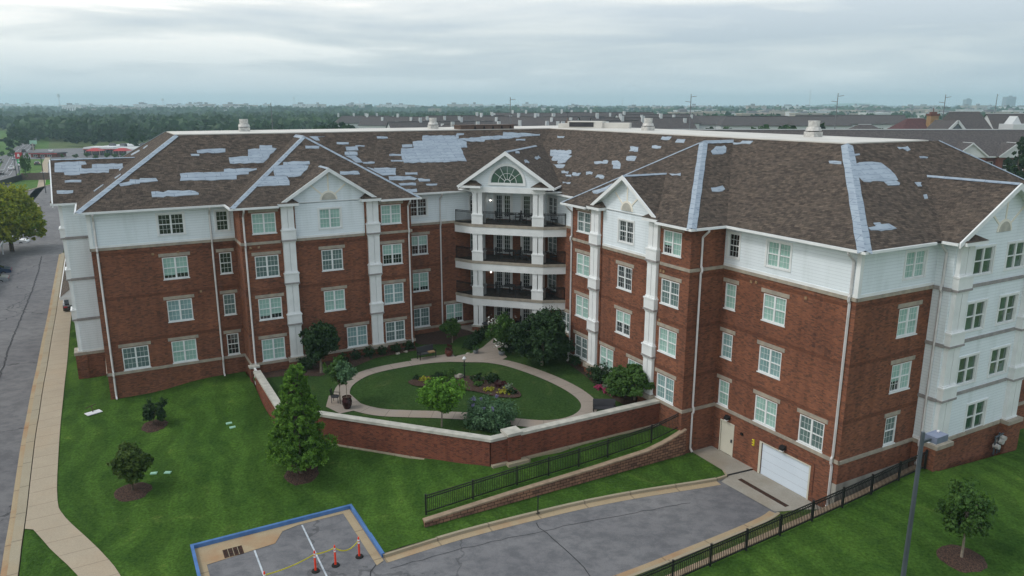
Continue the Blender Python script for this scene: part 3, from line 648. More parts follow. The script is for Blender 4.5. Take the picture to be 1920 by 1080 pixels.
# ---- end faces with their projecting siding bays
for F, right in ((ER, True), (EL, False)):
    st = lambda **k: {int(a[1:]): v for a, v in k.items()}
    Q = [(4.6, 1.75, (1, 2, 3), st(r1='teal2', r2='teal', r3='teal')), (4.25, 1.0, (0,), st(r0='dim'))]
    H = openings(F, 0, Q, 'sid', 0)
    face(brick, F, 0, 6.5, -3.4, 10.3, 0, H); face(side_, F, 0, 6.5, 10.5, 13.2, 0, H)
    face(brick, F, 15.2, 23.2, -3.4, 10.3, 0, []); face(side_, F, 15.2, 23.2, 10.5, 13.2, 0, [])
    n0 = 1.0 if right else 1.65; q0, q1, qc = 6.5, 15.2, 10.85
    for q in (q0, q1):
        side_.poly([F.p(q, 0, 1.1), F.p(q, n0, 1.1), F.p(q, n0, 13.2), F.p(q, 0, 13.2)]); brick.poly([F.p(q, 0, -3.4), F.p(q, n0, -3.4), F.p(q, n0, 1.0), F.p(q, 0, 1.0)])
    brick.poly([F.p(q0, n0, -3.4), F.p(q1, n0, -3.4), F.p(q1, n0, 1.), F.p(q0, n0, 1.)])
    GQ = [(9.27, 1.85, (1, 2, 3)), (12.5, 1.85, (1, 2, 3)), (10.9, 1.95, (0,))]
    HG = []
    for s, w, rows in GQ:
        for r in rows:
            z0, z1 = ROWS[r]; z0 -= .1; z1 -= .05
            window(F, s, n0, z0, w, z1-z0, False, 'green', muntin=False); HG.append((s-w/2, s+w/2, z0, z1))
            trim.box(F, s-w/2-.11, s-w/2, n0-.02, n0+.05, z0-.06, z1+.11); trim.box(F, s+w/2, s+w/2+.11, n0-.02, n0+.05, z0-.06, z1+.11); trim.box(F, s-w/2, s+w/2, n0-.02, n0+.05, z1, z1+.11)
    face(side_, F, q0, q1, 1.1, 13.2, n0, HG)
    zt = lambda q: 16.1-.59*abs(q-qc)-.12
    side_.poly([F.p(q0-.3, n0, 13.2), F.p(q1+.3, n0, 13.2), F.p(q1+.3, n0, zt(q1+.3)), F.p(qc, n0, zt(qc)), F.p(q0-.3, n0, zt(q0-.3))])
    k = 14; cx, cz, rr = qc, 13.35, .72
    sunb, sunc = MB(), MB()
    for mb_, r_, n_ in ((sunb, rr, n0+.05), (sunc, rr-.15, n0+.065)):
        arc = [(cx+r_*math.cos(math.pi*i/k), cz+r_*math.sin(math.pi*i/k)) for i in range(k+1)]
        mb_.prism([F.p(x, n0-.01, z) for x, z in arc], [F.p(x, n_, z) for x, z in arc])
    for an in (38, 90, 142):
        c, s_ = math.cos(R(an)), math.sin(R(an)); L_ = 2.4 if an == 90 else 2.1
        a0, a1 = (cx+c*rr, cz+s_*rr), (cx+c*L_, cz+s_*L_); px, pz = -s_*.06, c*.06
        qd = ((a0[0]+px, a0[1]+pz), (a0[0]-px, a0[1]-pz), (a1[0]-px, a1[1]-pz), (a1[0]+px, a1[1]+pz))
        sunb.prism([F.p(x, n0-.01, z) for x, z in qd], [F.p(x, n0+.035, z) for x, z in qd])
    sb_ = sunb.build('sunburst', 'cream', bld); sunc.build('plaque', 'cap_stone', sb_)
    for z in (3.8, 7.05, 10.3):
        belt.box(F, q0+1.6, q1-1.6, n0-.02, n0+.07, z, z+.2); belt.box(F, q0-.09, q0+.0, .0, n0+.07, z, z+.2); belt.box(F, q1, q1+.09, 0, n0+.07, z, z+.2)
    stone.box(F, -.07, q0, -.02, .07, .98, 1.19); stone.box(F, -.07, q0, -.02, .07, 10.3, 10.5)
    stone.box(F, q0+1.6, q1-1.6, n0-.02, n0+.08, .98, 1.2); stone.box(F, q0-.09, q0, .07, n0+.07, .98, 1.2)
    stone.box(F, 15.3, 23.2, -.02, .07, .98, 1.19); stone.box(F, 15.3, 23.2, -.02, .07, 10.3, 10.5)
    for s0 in (q0-.1, q1-1.5): 
        brick.box(F, s0+.04, s0+1.56, n0-.3, n0+.5, -3.4, .98); stone.box(F, s0, s0+1.6, n0-.3, n0+.58, .98, 1.22)
    for s in (q0+.75, q1-.75): pil(F, s, n0+.04, 1.4, 1.22, (3.8, 7.05, 10.3), 13.0)
    trim.box(F, 0, q0, 0, .05, 12.9, 13.12); trim.box(F, 0, .22, -.04, .045, 10.5, 12.9); trim.box(F, .22, q0, 0, .035, 10.5, 10.66)
    trim.box(F, q0-.04, q0-.0, .0, n0, 1.2, 1.36)
    flush()
# exposed concrete foundation on the right end
conc.box(ER, -.02, 6.4, -.3, .015, -3.2, -.24)
conc.build('foundation', 'concrete_wall', bld)

# ---- roof
roof = MB(); o_ = .6; ZC = 18.0; RUN = (ZC-EZ)/MS      # 7.45
def mainroof(F, right):
    zc = lambda n: EZ+MS*(o_-n)
    nr = o_-RUN
    roof.poly([F.p(-o_, o_, EZ), F.p(35.2-o_, o_, EZ), F.p(35.2-nr, nr, ZC), F.p(-nr, nr, ZC)])
    # end slope with hip
    W2 = 23.0
    E_ = ER if right else EL
    ky = o_-(16.1-EZ)/MS
    roof.poly([E_.p(-o_, o_, EZ), E_.p(5.85, o_, EZ), E_.p(10.85, ky, 16.1), E_.p(10.85, nr, ZC), E_.p(-nr, nr, ZC)]); roof.poly([E_.p(W2+o_, o_, EZ), E_.p(15.85, o_, EZ), E_.p(10.85, ky, 16.1), E_.p(10.85, nr, ZC), E_.p(W2+nr, nr, ZC)])
    # wing hipped roof
    a, b, c = 9.1, 23.55, 16.325; hw = c-a; nf = 3.4; zt = EZ+MS*hw
    g0, gh0 = 16.35, 3.95
    roof.poly([F.p(a, nf, EZ), F.p(g0-gh0, nf, EZ), F.p(g0, nf-gh0, EZ+MS*gh0), F.p(c, nf-hw, zt)]); roof.poly([F.p(b, nf, EZ), F.p(g0+gh0, nf, EZ), F.p(g0, nf-gh0, EZ+MS*gh0), F.p(c, nf-hw, zt)])
    roof.poly([F.p(a, nf, EZ), F.p(c, nf-hw, zt), F.p(c, nr-.4, zt), F.p(a, nr-.4, EZ)])
    roof.poly([F.p(b, nf, EZ), F.p(c, nf-hw, zt), F.p(c, nr-.4, zt), F.p(b, nr-.4, EZ)])
    # front gable of the wing
    gc, gh = 16.35, 3.95; zg = EZ+MS*gh; nfr = 3.22; nback = nf-gh-.3
    for sg in (-1, 1): roof.poly([F.p(gc, nfr, zg), F.p(gc, nback, zg), F.p(gc+sg*gh, nback, EZ), F.p(gc+sg*gh, nfr, EZ)])
    return a, b, c, nf, zt
RAKE = MB(); GUT = MB(); SOF = MB()
def rake(F, c, hw, n, zt, ze, w=.26, t=.09):
    for sg in (-1, 1):
        a0, a1 = F.p(c, n, zt), F.p(c+sg*hw, n, ze)
        q = [F.p(c, n, zt+.03), F.p(c+sg*hw, n, ze+.03), F.p(c+sg*hw, n, ze+.03-w), F.p(c, n, zt+.03-w*1.15)]
        q2 = [F.p(c, n-t, zt+.03), F.p(c+sg*hw, n-t, ze+.03), F.p(c+sg*hw, n-t, ze+.03-w), F.p(c, n-t, zt+.03-w*1.15)]
        RAKE.prism(q, q2)
def soffit_rake(F, c, hw, n0, n1, zt, ze, th=.16):
    for sg in (-1, 1): SOF.poly([F.p(c, n0, zt-th), F.p(c, n1, zt-th), F.p(c+sg*hw, n1, ze-th), F.p(c+sg*hw, n0, ze-th)])
def pent(F, s0, s1, n0, n1, z):
    'little hipped return roof on the end of a gable'
    sm0, sm1 = s0+(s1-s0)*.34, s1-(s1-s0)*.34; h = .46
    roof.poly([F.p(s0, n1, z+.07), F.p(s1, n1, z+.07), F.p(sm1, n0, z+h), F.p(sm0, n0, z+h)]); roof.poly([F.p(s0, n0, z+.07), F.p(s0, n1, z+.07), F.p(sm0, n0, z+h)]); roof.poly([F.p(s1, n0, z+.07), F.p(s1, n1, z+.07), F.p(sm1, n0, z+h)])
    RAKE.box(F, s0+.02, s1-.02, n0-.02, n1-.02, z-.14, z+.06)
def gut(F, s0, s1, n, z=EZ): 
    GUT.box(F, s0, s1, n-.03, n+.11, z-.15, z-.01)
def gutn(F, s, n0, n1, sg, z=EZ):
    GUT.box(F, s-.03 if sg > 0 else s-.11, s+.11 if sg > 0 else s+.03, n0, n1, z-.15, z-.01)
def flush_roof():
    global GUT, RAKE, SOF
    for m_, n_ in ((GUT, 'gutter'), (RAKE, 'rake_board'), (SOF, 'soffit')):
        if m_.f: m_.build(n_, 'trim', bld)
    GUT, RAKE, SOF = MB(), MB(), MB()
for F, right in ((FL, False), (FR, True)):
    flush_roof()
    a, b, c, nf, zt = mainroof(F, right)
    gut(F, -o_-.1, a-.11, o_); gut(F, b+.11, 29.6, o_); gut(F, a-.1, 16.35-3.95, nf); gut(F, 16.35+3.95, b+.1, nf)
    gutn(F, a, o_, nf-.03, -1); gutn(F, b, o_, nf-.03, 1)
    E_ = ER if right else EL
    gut(E_, -o_-.1, 5.2, o_)
    # soffits
    for s0, s1, n0, n1 in ((-o_, a, 0, o_), (b, 30.0, 0, o_), (a, 12.5, 2.8, nf), (20.2, b, 2.8, nf)): SOF.poly([F.p(s0, n0, 13.02), F.p(s1, n0, 13.02), F.p(s1, n1, 13.02), F.p(s0, n1, 13.02)])
    for s0, s1 in ((a, 9.7), (22.95, b)): SOF.poly([F.p(s0, 0, 13.03), F.p(s1, 0, 13.03), F.p(s1, nf, 13.03), F.p(s0, nf, 13.03)])
    SOF.poly([E_.p(-o_, 0, 13.02), E_.p(6.5, 0, 13.02), E_.p(6.5, o_, 13.02), E_.p(-o_, o_, 13.02)])
    rake(F, 16.35, 3.95, 3.24, EZ+MS*3.95, EZ); soffit_rake(F, 16.35, 3.95, 2.7, 3.2, EZ+MS*3.95, EZ)
    pent(F, 12.35, 13.95, 2.7, 3.38, 13.2); pent(F, 18.75, 20.35, 2.7, 3.38, 13.2)
    # end bay gable roof
    qc, gh, n0 = 10.85, 5.0, (1.0 if right else 1.65)
    zr_ = 16.1; ze_ = 16.1-.59*gh
    for sg in (-1, 1): roof.poly([E_.p(qc, n0+.55, zr_), E_.p(qc, -5, zr_), E_.p(qc+sg*gh, -5, ze_), E_.p(qc+sg*gh, n0+.55, ze_)])
    rake(E_, qc, gh, n0+.6, zr_, ze_, .3); soffit_rake(E_, qc, gh, n0, n0+.55, zr_, ze_)
    gutn(E_, qc-gh, o_, n0+.5, -1, ze_); gutn(E_, qc+gh, o_, n0+.5, 1, ze_)
    pent(E_, 6.2, 8.2, n0, n0+.75, 13.1); pent(E_, 13.5, 15.5, n0, n0+.75, 13.1)
    SOF.poly([E_.p(qc-gh, 0, ze_-.12), E_.p(6.5, 0, ze_-.12), E_.p(6.5, n0+.5, ze_-.12), E_.p(qc-gh, n0+.5, ze_-.12)])
flush_roof()
# balcony gable roof over the inner corner
BE, BH, BZ = 3.18, 4.2, 16.6; bze = 13.72
for sg in (-1, 1): roof.poly([FB.p(BE, .5, BZ), FB.p(BE, -12.5, BZ), FB.p(BE+sg*BH, -12.5, bze), FB.p(BE+sg*BH, .5, bze)])
rake(FB, BE, BH, .56, BZ, bze, .3); soffit_rake(FB, BE, BH, 0, .5, BZ, bze)
pent(FB, -.85, 1.0, 0, .55, 13.66); pent(FB, 5.36, 7.21, 0, .55, 13.66)
gutn(FB, BE-BH, -2.4, .5, -1, bze); gutn(FB, BE+BH, -2.4, .5, 1, bze)
SOF.poly([FB.p(BE-BH, .5, bze-.12), FB.p(-.2, .5, bze-.12), FB.p(-.2, -3, bze-.12), FB.p(BE-BH, -3, bze-.12)]); SOF.poly([FB.p(BE+BH, .5, bze-.12), FB.p(6.55, .5, bze-.12), FB.p(6.55, -3, bze-.12), FB.p(BE+BH, -3, bze-.12)])
roof.build('roof', 'shingle', bld); flush_roof()
# flat white cap roof
cap = MB(); inr = RUN-o_
CAPP = [(-1+inr, -60-inr), (34.2+inr, -60-inr), (34.2+inr, -24.8-inr), (49.2, -24.8-inr), (49.2, -75.0), (-1+inr, -75.0)]
cap.prism([P(a, b, 17.86) for a, b in CAPP], [P(a, b, 18.07) for a, b in CAPP])
cap.build('flat_roof', 'membrane', bld)
# hip and ridge strips of underlayment
def strip(pts, w, d1, d2, mat='underlay', name='hip_strip', lift=.05):
    'folded strip along the line p0-p1; d1, d2: plan directions (a, b) down either slope'
    m = MB(); p0, p1 = pts
    for d, sl in (d1, d2):
        v = U*d[0]+W*d[1]; dv = Vector((v.x, v.y, -sl)) * w
        up = Vector((0, 0, lift))
        k = 12; prev = None
        for i in range(k+1):
            t = i/k; c = p0.lerp(p1, t)+up; e = c+dv*(1+.05*math.sin(i*2.3+w*9))
            if prev: m.poly([prev[0], c, e, prev[1]])
            prev = (c, e)
    return m.build(name, mat, bld)
def hipstrip(F, s, n, ds, dn, w, L=None):
    'hip from eave corner (s, n) rising along (ds, dn); slopes fall towards (-ds,0) and (0,-dn)'
    L = L or RUN
    p0 = F.p(s, n, EZ); p1 = F.p(s+ds*L, n+dn*L, EZ+MS*L)
    da = (F.e[0]*-ds, F.e[1]*-ds); db = (F.n[0]*-dn, F.n[1]*-dn)
    # offsets must run across the hip: use directions perpendicular to it in plan
    x1 = (F.e[0]*-ds+F.n[0]*dn, F.e[1]*-ds+F.n[1]*dn); x2 = (F.e[0]*ds-F.n[0]*dn, F.e[1]*ds-F.n[1]*dn)
    strip((p0, p1), w, ((x1[0]*r2, x1[1]*r2), MS*r2), ((x2[0]*r2, x2[1]*r2), MS*r2))
hipstrip(FR, -o_, o_, 1, -1, .36); hipstrip(FL, -o_, o_, 1, -1, .30)
hipstrip(FR, 9.1, 3.4, 1, -1, .30, 7.225); hipstrip(FR, 23.55, 3.4, -1, -1, .16, 7.225)
hipstrip(FL, 9.1, 3.4, 1, -1, .24, 7.225); hipstrip(FL, 23.55, 3.4, -1, -1, .20, 7.225)
hipstrip(ER, 23.6, o_, -1, -1, .17); hipstrip(EL, 23.6, o_, -1, -1, .17)
def ridge(F, s, n0, n1, z, w, sl=MS, mat='underlay'):
    strip((F.p(s, n0, z), F.p(s, n1, z)), w, ((F.e[0], F.e[1]), sl), ((-F.e[0], -F.e[1]), sl), mat, 'ridge_strip')
ridge(FR, 16.35, 3.2, -.9, EZ+MS*3.95, .16); ridge(FL, 16.35, 3.2, .7, EZ+MS*3.95, .16)
ridge(FB, BE, .5, -9.6, BZ, .17, .687); ridge(ER, 10.85, 1.5, -4.6, 16.1, .2, .59); ridge(EL, 10.85, 2.1, -3.9, 16.1, .12, .59)
ridge(FR, 16.325, -3.8, -7.0, EZ+MS*7.225, .3); ridge(FL, 16.325, -3.8, -7.0, EZ+MS*7.225, .3)
# bare underlayment patches where shingles are missing
PLN = {'ML': (0, -1, -59.4, 13.15, MS), 'MR': (1, 0, -33.6, 13.15, MS), 'WLf': (0, -1, -56.6, 13.15, MS), 'WRf': (1, 0, -30.8, 13.15, MS), 'WRs': (0, -1, -33.9, 13.15, MS),
       'FE': (0, -1, -24.2, 13.15, MS), 'LB': (0, -1, -70.9, 16.1, .59), 'AL': (1, 0, 1.6, 13.15, MS)}
prng = random.Random(3)
for pl, pts in PATCHES:
    m = MB()
    def zp(a, b):
        if pl == 'BR': return BZ-.687*(((a-27.9)+(b+58.2))*r2-BE)
        ka, kb, c, z0, sl = PLN[pl]; return z0+sl*(ka*a+kb*b+c)
    top = []
    for i, (a, b) in enumerate(pts):      # ragged torn edges: split each edge into small steps
        a2, b2 = pts[(i+1) % len(pts)]; L = math.hypot(a2-a, b2-b); k = max(1, int(L/.35))
        for j in range(k):
            t = j/k; jx = prng.uniform(-.09, .09) if j else 0; jy = prng.uniform(-.07, .07) if j else 0
            aa, bb = a+(a2-a)*t+jx, b+(b2-b)*t+jy; top.append(P(aa, bb, zp(aa, bb)+.035))
    lo = [v-Vector((0, 0, .05)) for v in top]
    m.prism(lo, top); m.build('underlayment_patch', 'underlay', bld)
# ---- downspouts
def downspout(F, s, n, z0, ztop=13.0, jog=True, no=.6):
    m = MB(); r = .055
    pts = [(no, ztop), (no, ztop-.12), (.09, ztop-.55), (.09, 10.62), (.19, 10.5), (.19, 10.3), (.09, 10.15), (.09, 1.35), (.19, 1.2), (.19, .95), (.09, .8), (.09, z0+.25), (.3, z0+.05)]
    pts = [q for q in pts if q[1] > z0+.03]
    for (a, za), (b, zb_) in zip(pts, pts[1:]): m.bar(F.p(s, n+a, za), F.p(s, n+b, zb_), .11, .10)
    m.build('downspout', 'pipe_white', bld)
downspout(FL, .38, 0, -.85); downspout(FL, 8.0, 0, -.4); downspout(FL, 9.95, 2.8, .95); downspout(FL, 22.7, 2.8, .5); downspout(FL, 26.7, 0, .6)
downspout(FR, .35, 0, -1.9); downspout(FR, 22.9, 2.8, .5); downspout(FR, 26.9, 0, .6)
wingside = Fr((31.8, -34.5), (1, 0), (0, 1)); downspout(wingside, .42, 0, -1.85)
gside = Fr((40.7, -24.8), (0, 1), (-1, 0)); downspout(gside, .55, 0, -.3, 13.0)
flush()
# ---- garage door, side door and wall fittings (right arm, lower level)
g = MB(); g.box(FR, 1.85, 5.45, -.13, -.08, -2.05, .05); gd = g.build('garage_door', 'garage_white', bld)
g = MB()
for i in range(1, 4): g.box(FR, 1.86, 5.44, -.085, -.078, -2.05+i*.525-.003, -2.05+i*.525+.003)
g.build('panel_joint', 'grey_metal', gd)
g = MB(); g.box(FR, 1.75, 1.85, -.1, .02, -2.05, .12); g.box(FR, 5.45, 5.62, -.1, .02, -2.05, .12); g.box(FR, 1.85, 5.45, -.1, .02, .05, .12); g.build('door_frame', 'door_cream', gd)
g = MB(); g.box(FR, 7.85, 8.95, -.1, -.04, -1.93, .22); dd = g.build('side_door', 'door_cream', bld)
g = MB(); g.box(FR, 7.93, 8.03, -.04, .03, -1.0, -.8); g.box(FR, 7.93, 7.97, .02, .04, -.98, -.82); g.build('handle', 'grey_metal', dd)
g = MB(); g.box(FR, 7.78, 7.85, -.05, .03, -1.93, .3); g.box(FR, 8.95, 9.02, -.05, .03, -1.93, .3); g.box(FR, 7.85, 8.95, -.05, .03, .22, .3); g.build('door_frame', 'door_cream', dd)
for s, z in ((8.35, .62), (3.75, .42)):
    g = MB(); g.box(FR, s-.16, s+.16, 0, .1, z-.1, z+.16); g.prism([FR.p(s-.2, .1, z+.16), FR.p(s+.2, .1, z+.16), FR.p(s+.2, .1, z-.05), FR.p(s-.2, .1, z-.05)], [FR.p(s-.14, .34, z+.02), FR.p(s+.14, .34, z+.02), FR.p(s+.14, .3, z-.09), FR.p(s-.14, .3, z-.09)])
    l = g.build('wall_light', 'black_metal', bld); h = MB(); h.box(FR, s-.12, s+.12, .12, .28, z-.16, z-.09); h.build('lens', 'reflect_white', l)
g = MB(); z = -.2
for dz in (-.17, 0, .17): g.box(FR, 6.04, 6.19, 0, .08, z+dz-.03, z+dz+.03)
g.box(FR, 6.02, 6.07, 0, .09, z-.2, z+.2); g.build('fire_valve', 'yellow', bld)
g = MB(); g.bar(FR.p(5.9, .03, .35), FR.p(1.5, .03, .35), .03, .03); g.bar(FR.p(1.5, .03, .35), FR.p(1.5, .03, -1.6), .03, .03); g.build('conduit', 'brick_far', bld)
g = MB(); g.box(FR, 7.0, 7.2, 0, .08, -.1, .05); g.build('vent_cover', 'black_metal', bld)
# small brass wall vents high on the brick
g = MB()
for F, s, z, n in ((FL, 3.9, 9.75, 0), (FL, 5.6, 9.75, 0), (FL, 6.9, 6.6, 0), (FL, 10.3, 10.1, 2.8), (FL, 10.9, 10.1, 2.8), (FR, 3.2, 9.8, 0), (FR, 7.3, 9.9, 0), (FR, 6.9, 9.95, 0), (FR, 12.4, 9.9, 2.8), (FR, 12.1, 9.9, 2.8), (FR, 13.9, 9.7, 2.7), (FR, 12.3, 6.6, 2.8), (FL, 19.3, 6.6, 2.7)):
    g.box(F, s-.08, s+.08, n, n+.05, z-.08, z+.08)
g.build('exhaust_vent', 'wood', bld)

# ---- balconies at the inner corner
def cpoly(z, off=0.):
    'front outline of the corner balcony slab, (a, b)'
    p1, p2 = (27.1-off, -60.0), (27.9-off*.6, -58.2+off*.6); mir = lambda q: (34.2-(q[1]+60), -60-(q[0]-34.2)); p3, p4 = mir(p2), mir(p1)
    return [p1, p2, p3, p4, (34.2, -56.2), (30.4, -60)]
top_ring = (4.0, 7.15, 10.38)
def plan(mb, off, z0, z1, mat=None):
    q = cpoly(0, off); mb.prism([P(a, b, z0) for a, b in q], [P(a, b, z1) for a, b in q], mat)
g, h = MB(), MB()
dk_ = MB()
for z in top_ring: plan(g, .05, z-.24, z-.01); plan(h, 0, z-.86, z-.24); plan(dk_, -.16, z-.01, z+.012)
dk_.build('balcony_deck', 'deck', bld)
g.build('balcony_floor', 'stone', bld); h.build('balcony_beam', 'trim', bld)
# patio at ground level
g = MB(); q = cpoly(0, .15); g.prism([P(a, b, -.5) for a, b in q], [P(a, b, .78) for a, b in q]); g.build('patio', 'garden_path', bld)
# back wall
bw = MB(); bwb = MB()
LW = math.hypot(3.8, 3.8)
doors = [(.66, 2.16, True), (3.18, 4.0, False)]
for li, z in enumerate((.78, 4.0, 7.15, 10.38)):
    H = [(d0, d1, z, z+2.3) for d0, d1, _ in doors]
    face(bw if z > 10 else bwb, FK, 0, LW, z, z+3.3, 0, H)
    for d0, d1, dbl in doors:
        g = MB(); g.box(FK, d0, d1, -.12, -.1, z, z+2.3)
        fd = g.build('balcony_door', 'glass', bld)
        g = MB()
        xs = [d0, (d0+d1)/2, d1] if dbl else [d0, d1]
        for x0, x1 in zip(xs, xs[1:]):
            g.box(FK, x0, x0+.13, -.1, -.03, z, z+2.3); g.box(FK, x1-.13, x1, -.1, -.03, z, z+2.3); g.box(FK, x0+.13, x1-.13, -.1, -.03, z+2.15, z+2.3); g.box(FK, x0+.13, x1-.13, -.1, -.03, z, z+.28)
            for i in (1, 2): xx = x0+.13+(x1-x0-.26)*i/3; g.box(FK, xx-.012, xx+.012, -.1, -.08, z+.28, z+2.15)
            for i in range(1, 5): zz2 = z+.28+1.87*i/5; g.box(FK, x0+.13, x1-.13, -.1, -.081, zz2-.012, zz2+.012)
        g.box(FK, d0-.14, d0, -.02, .05, z, z+2.42); g.box(FK, d1, d1+.14, -.02, .05, z, z+2.42); g.box(FK, d0, d1, -.02, .05, z+2.3, z+2.42)
        g.build('door_frame', 'trim', fd)
bw.build('balcony_wall', 'siding', bld); bwb.build('balcony_wall', 'brick', bld)
# ceiling of the top balcony, beam, gable wall with the half-round window
g = MB(); q = cpoly(0); g.prism([P(a, b, 13.2) for a, b in q], [P(a, b, 13.3) for a, b in q])
g.box(FB, -.15, 6.51, -.5, .02, 13.13, 13.6); g.box(FB, -.15, .25, -2.2, -.5, 13.13, 13.6); g.box(FB, 6.11, 6.51, -2.2, -.5, 13.13, 13.6); g.build('gable_beam', 'trim', bld)
g = MB(); zt = lambda e: BZ-.687*abs(e-BE)-.14
# gable wall with a half-round opening built as a fan
k = 20; rr, cz = 1.42, 13.98
arc = [(BE+rr*math.cos(math.pi*i/k), cz+rr*math.sin(math.pi*i/k)) for i in range(k+1)]
def edge(x, z):
    dx, dz = x-BE, z-cz; t = 10.
    if abs(dx) > 1e-6:
        # meet the sloping top edge: cz+dz*t = BZ-.14-.687*|dx|*t
        t = (BZ-.14-cz)/(dz+.687*abs(dx))
    else: t = (BZ-.14-cz)/dz
    return (BE+dx*t, cz+dz*t)
for (x0, z0), (x1, z1) in zip(arc, arc[1:]):
    e0, e1 = edge(x0, z0), edge(x1, z1)
    g.poly([FB.p(x0, 0, z0), FB.p(x1, 0, z1), FB.p(e1[0], 0, e1[1]), FB.p(e0[0], 0, e0[1])])
    g.poly([FB.p(x0, 0, z0), FB.p(x1, 0, z1), FB.p(x1, -.12, z1), FB.p(x0, -.12, z0)])
g.poly([FB.p(-.2, 0, 13.6), FB.p(6.56, 0, 13.6), FB.p(6.56, 0, cz), FB.p(-.2, 0, cz)])
g.build('gable_wall', 'siding', bld)
g = MB(); g.poly([FB.p(x, -.11, z) for x, z in arc]); fan = g.build('half_round_window', 'glass_green', bld)
g = MB()
def ring(mb, r0, r1, n0, n1):
    A = [[(BE+r*math.cos(math.pi*i/k), cz+r*math.sin(math.pi*i/k)) for i in range(k+1)] for r in (r0, r1)]
    for i in range(k): mb.hexa([FB.p(*(lambda q: (q[0], n0, q[1]))(A[j][ii])) for j, ii in ((0, i), (1, i), (1, i+1), (0, i+1))], [FB.p(*(lambda q: (q[0], n1, q[1]))(A[j][ii])) for j, ii in ((0, i), (1, i), (1, i+1), (0, i+1))])
ring(g, rr, rr+.22, -.03, .06); ring(g, .78, .815, -.11, -.08); ring(g, .26, .30, -.11, -.08)
g.box(FB, BE-rr-.22, BE+rr+.22, -.03, .08, cz-.2, cz)
for an in (36, 63, 90, 117, 144):
    c, s_ = math.cos(R(an)), math.sin(R(an)); g.bar(FB.p(BE+c*.28, -.095, cz+s_*.28), FB.p(BE+c*rr, -.095, cz+s_*rr), .03, .035)
g.build('window_trim', 'trim', fan)
# paired columns
def bcol(e0, e1, zlo, zhi, ped, first=False):
    g = mb2('trim'); w = e1-e0; n1 = .0
    z0 = zlo
    if first:
        g.box(FB, e0-.05, e1+.05, -1.0, .02, zlo-.8, zlo+.42, 'brick'); g.box(FB, e0-.1, e1+.1, -1.05, .06, zlo+.42, zlo+.56, 'cap_stone'); z0 = zlo+.56
    else:
        g.box(FB, e0, e1, -.95, -.02, zlo, zlo+ped-.1); g.box(FB, e0-.04, e1+.04, -.99, .02, zlo+ped-.1, zlo+ped); z0 = zlo+ped
    for x0 in (e0+.06, e1-.06-w*.40):
        for nn_ in (-.90, -.46): g.box(FB, x0, x0+w*.40, nn_, nn_+.38, z0, zhi)
        g.box(FB, x0-.03, x0+w*.4+.03, -.93, -.05, z0, z0+.09); g.box(FB, x0-.03, x0+w*.4+.03, -.93, -.05, zhi-.1, zhi)
    return g.build('column', 'trim', bld)
for lo, hi, first in ((.72, 3.15, True), (4.0, 6.3, False), (7.15, 9.52, False), (10.38, 13.13, False)):
    for e0, e1 in ((-.02, .98), (5.36, 6.38)): bcol(e0, e1, lo, hi, .84, first)
# railings
for z in top_ring:
    for kx, (a0, b0) in enumerate(((FB.ab(1.0, -.12), FB.ab(5.36, -.12)), ((27.18, -59.95), FB.ab(-.03, -.12)), (FB.ab(6.39, -.12), (34.15, -52.98)))):
        g = MB(); p, q = P(*a0, z), P(*b0, z); L = (q-p).length; zv = Vector((0, 0, 1))
        for hh in (.10, .98, 1.08): g.bar(p+zv*hh, q+zv*hh, .05, .05)
        n = int(L/.115)
        for i in range(n+1): c = p.lerp(q, i/n); g.bar(c+zv*.1, c+zv*.98, .026, .026)
        m_ = max(1, round(L/1.5))
        for i in range(m_+1): c = p.lerp(q, i/m_); g.bar(c, c+zv*1.1, .05, .05)
        g.build('railing', 'black_metal', bld)
# lit wall lamps on two balconies
def emis(name, col, st):
    m = bpy.data.materials.new(name); m.use_nodes = True; t = m.node_tree; t.nodes.clear(); MATS[name] = m
    o = N(t, 'ShaderNodeOutputMaterial'); e = N(t, 'ShaderNodeEmission'); e.inputs[0].default_value = (*col, 1); e.inputs[1].default_value = st; t.links.new(e.outputs[0], o.inputs[0])
emis('lamp_lit', (1, .95, .85), 5.)
for z, e in ((12.1, .28), (5.55, .28)):
    g = MB(); g.box(FK, e-.05, e+.05, 0, .1, z-.12, z+.12); l = g.build('wall_lamp', 'black_metal', bld)
    h = MB(); c = FK.p(e, .16, z)
    ic = [(math.cos(t)*math.sin(ph), math.sin(t)*math.sin(ph), math.cos(ph)) for ph in (0.01, .8, 1.6, 2.4, 3.13) for t in [2*math.pi*i/8 for i in range(8)]]
    for r_ in range(4):
        for i in range(8):
            j = (i+1) % 8; h.poly([c+Vector(ic[r_*8+i])*.075, c+Vector(ic[r_*8+j])*.075, c+Vector(ic[r_*8+8+j])*.075, c+Vector(ic[r_*8+8+i])*.075])
    h.build('globe', 'lamp_lit', l)
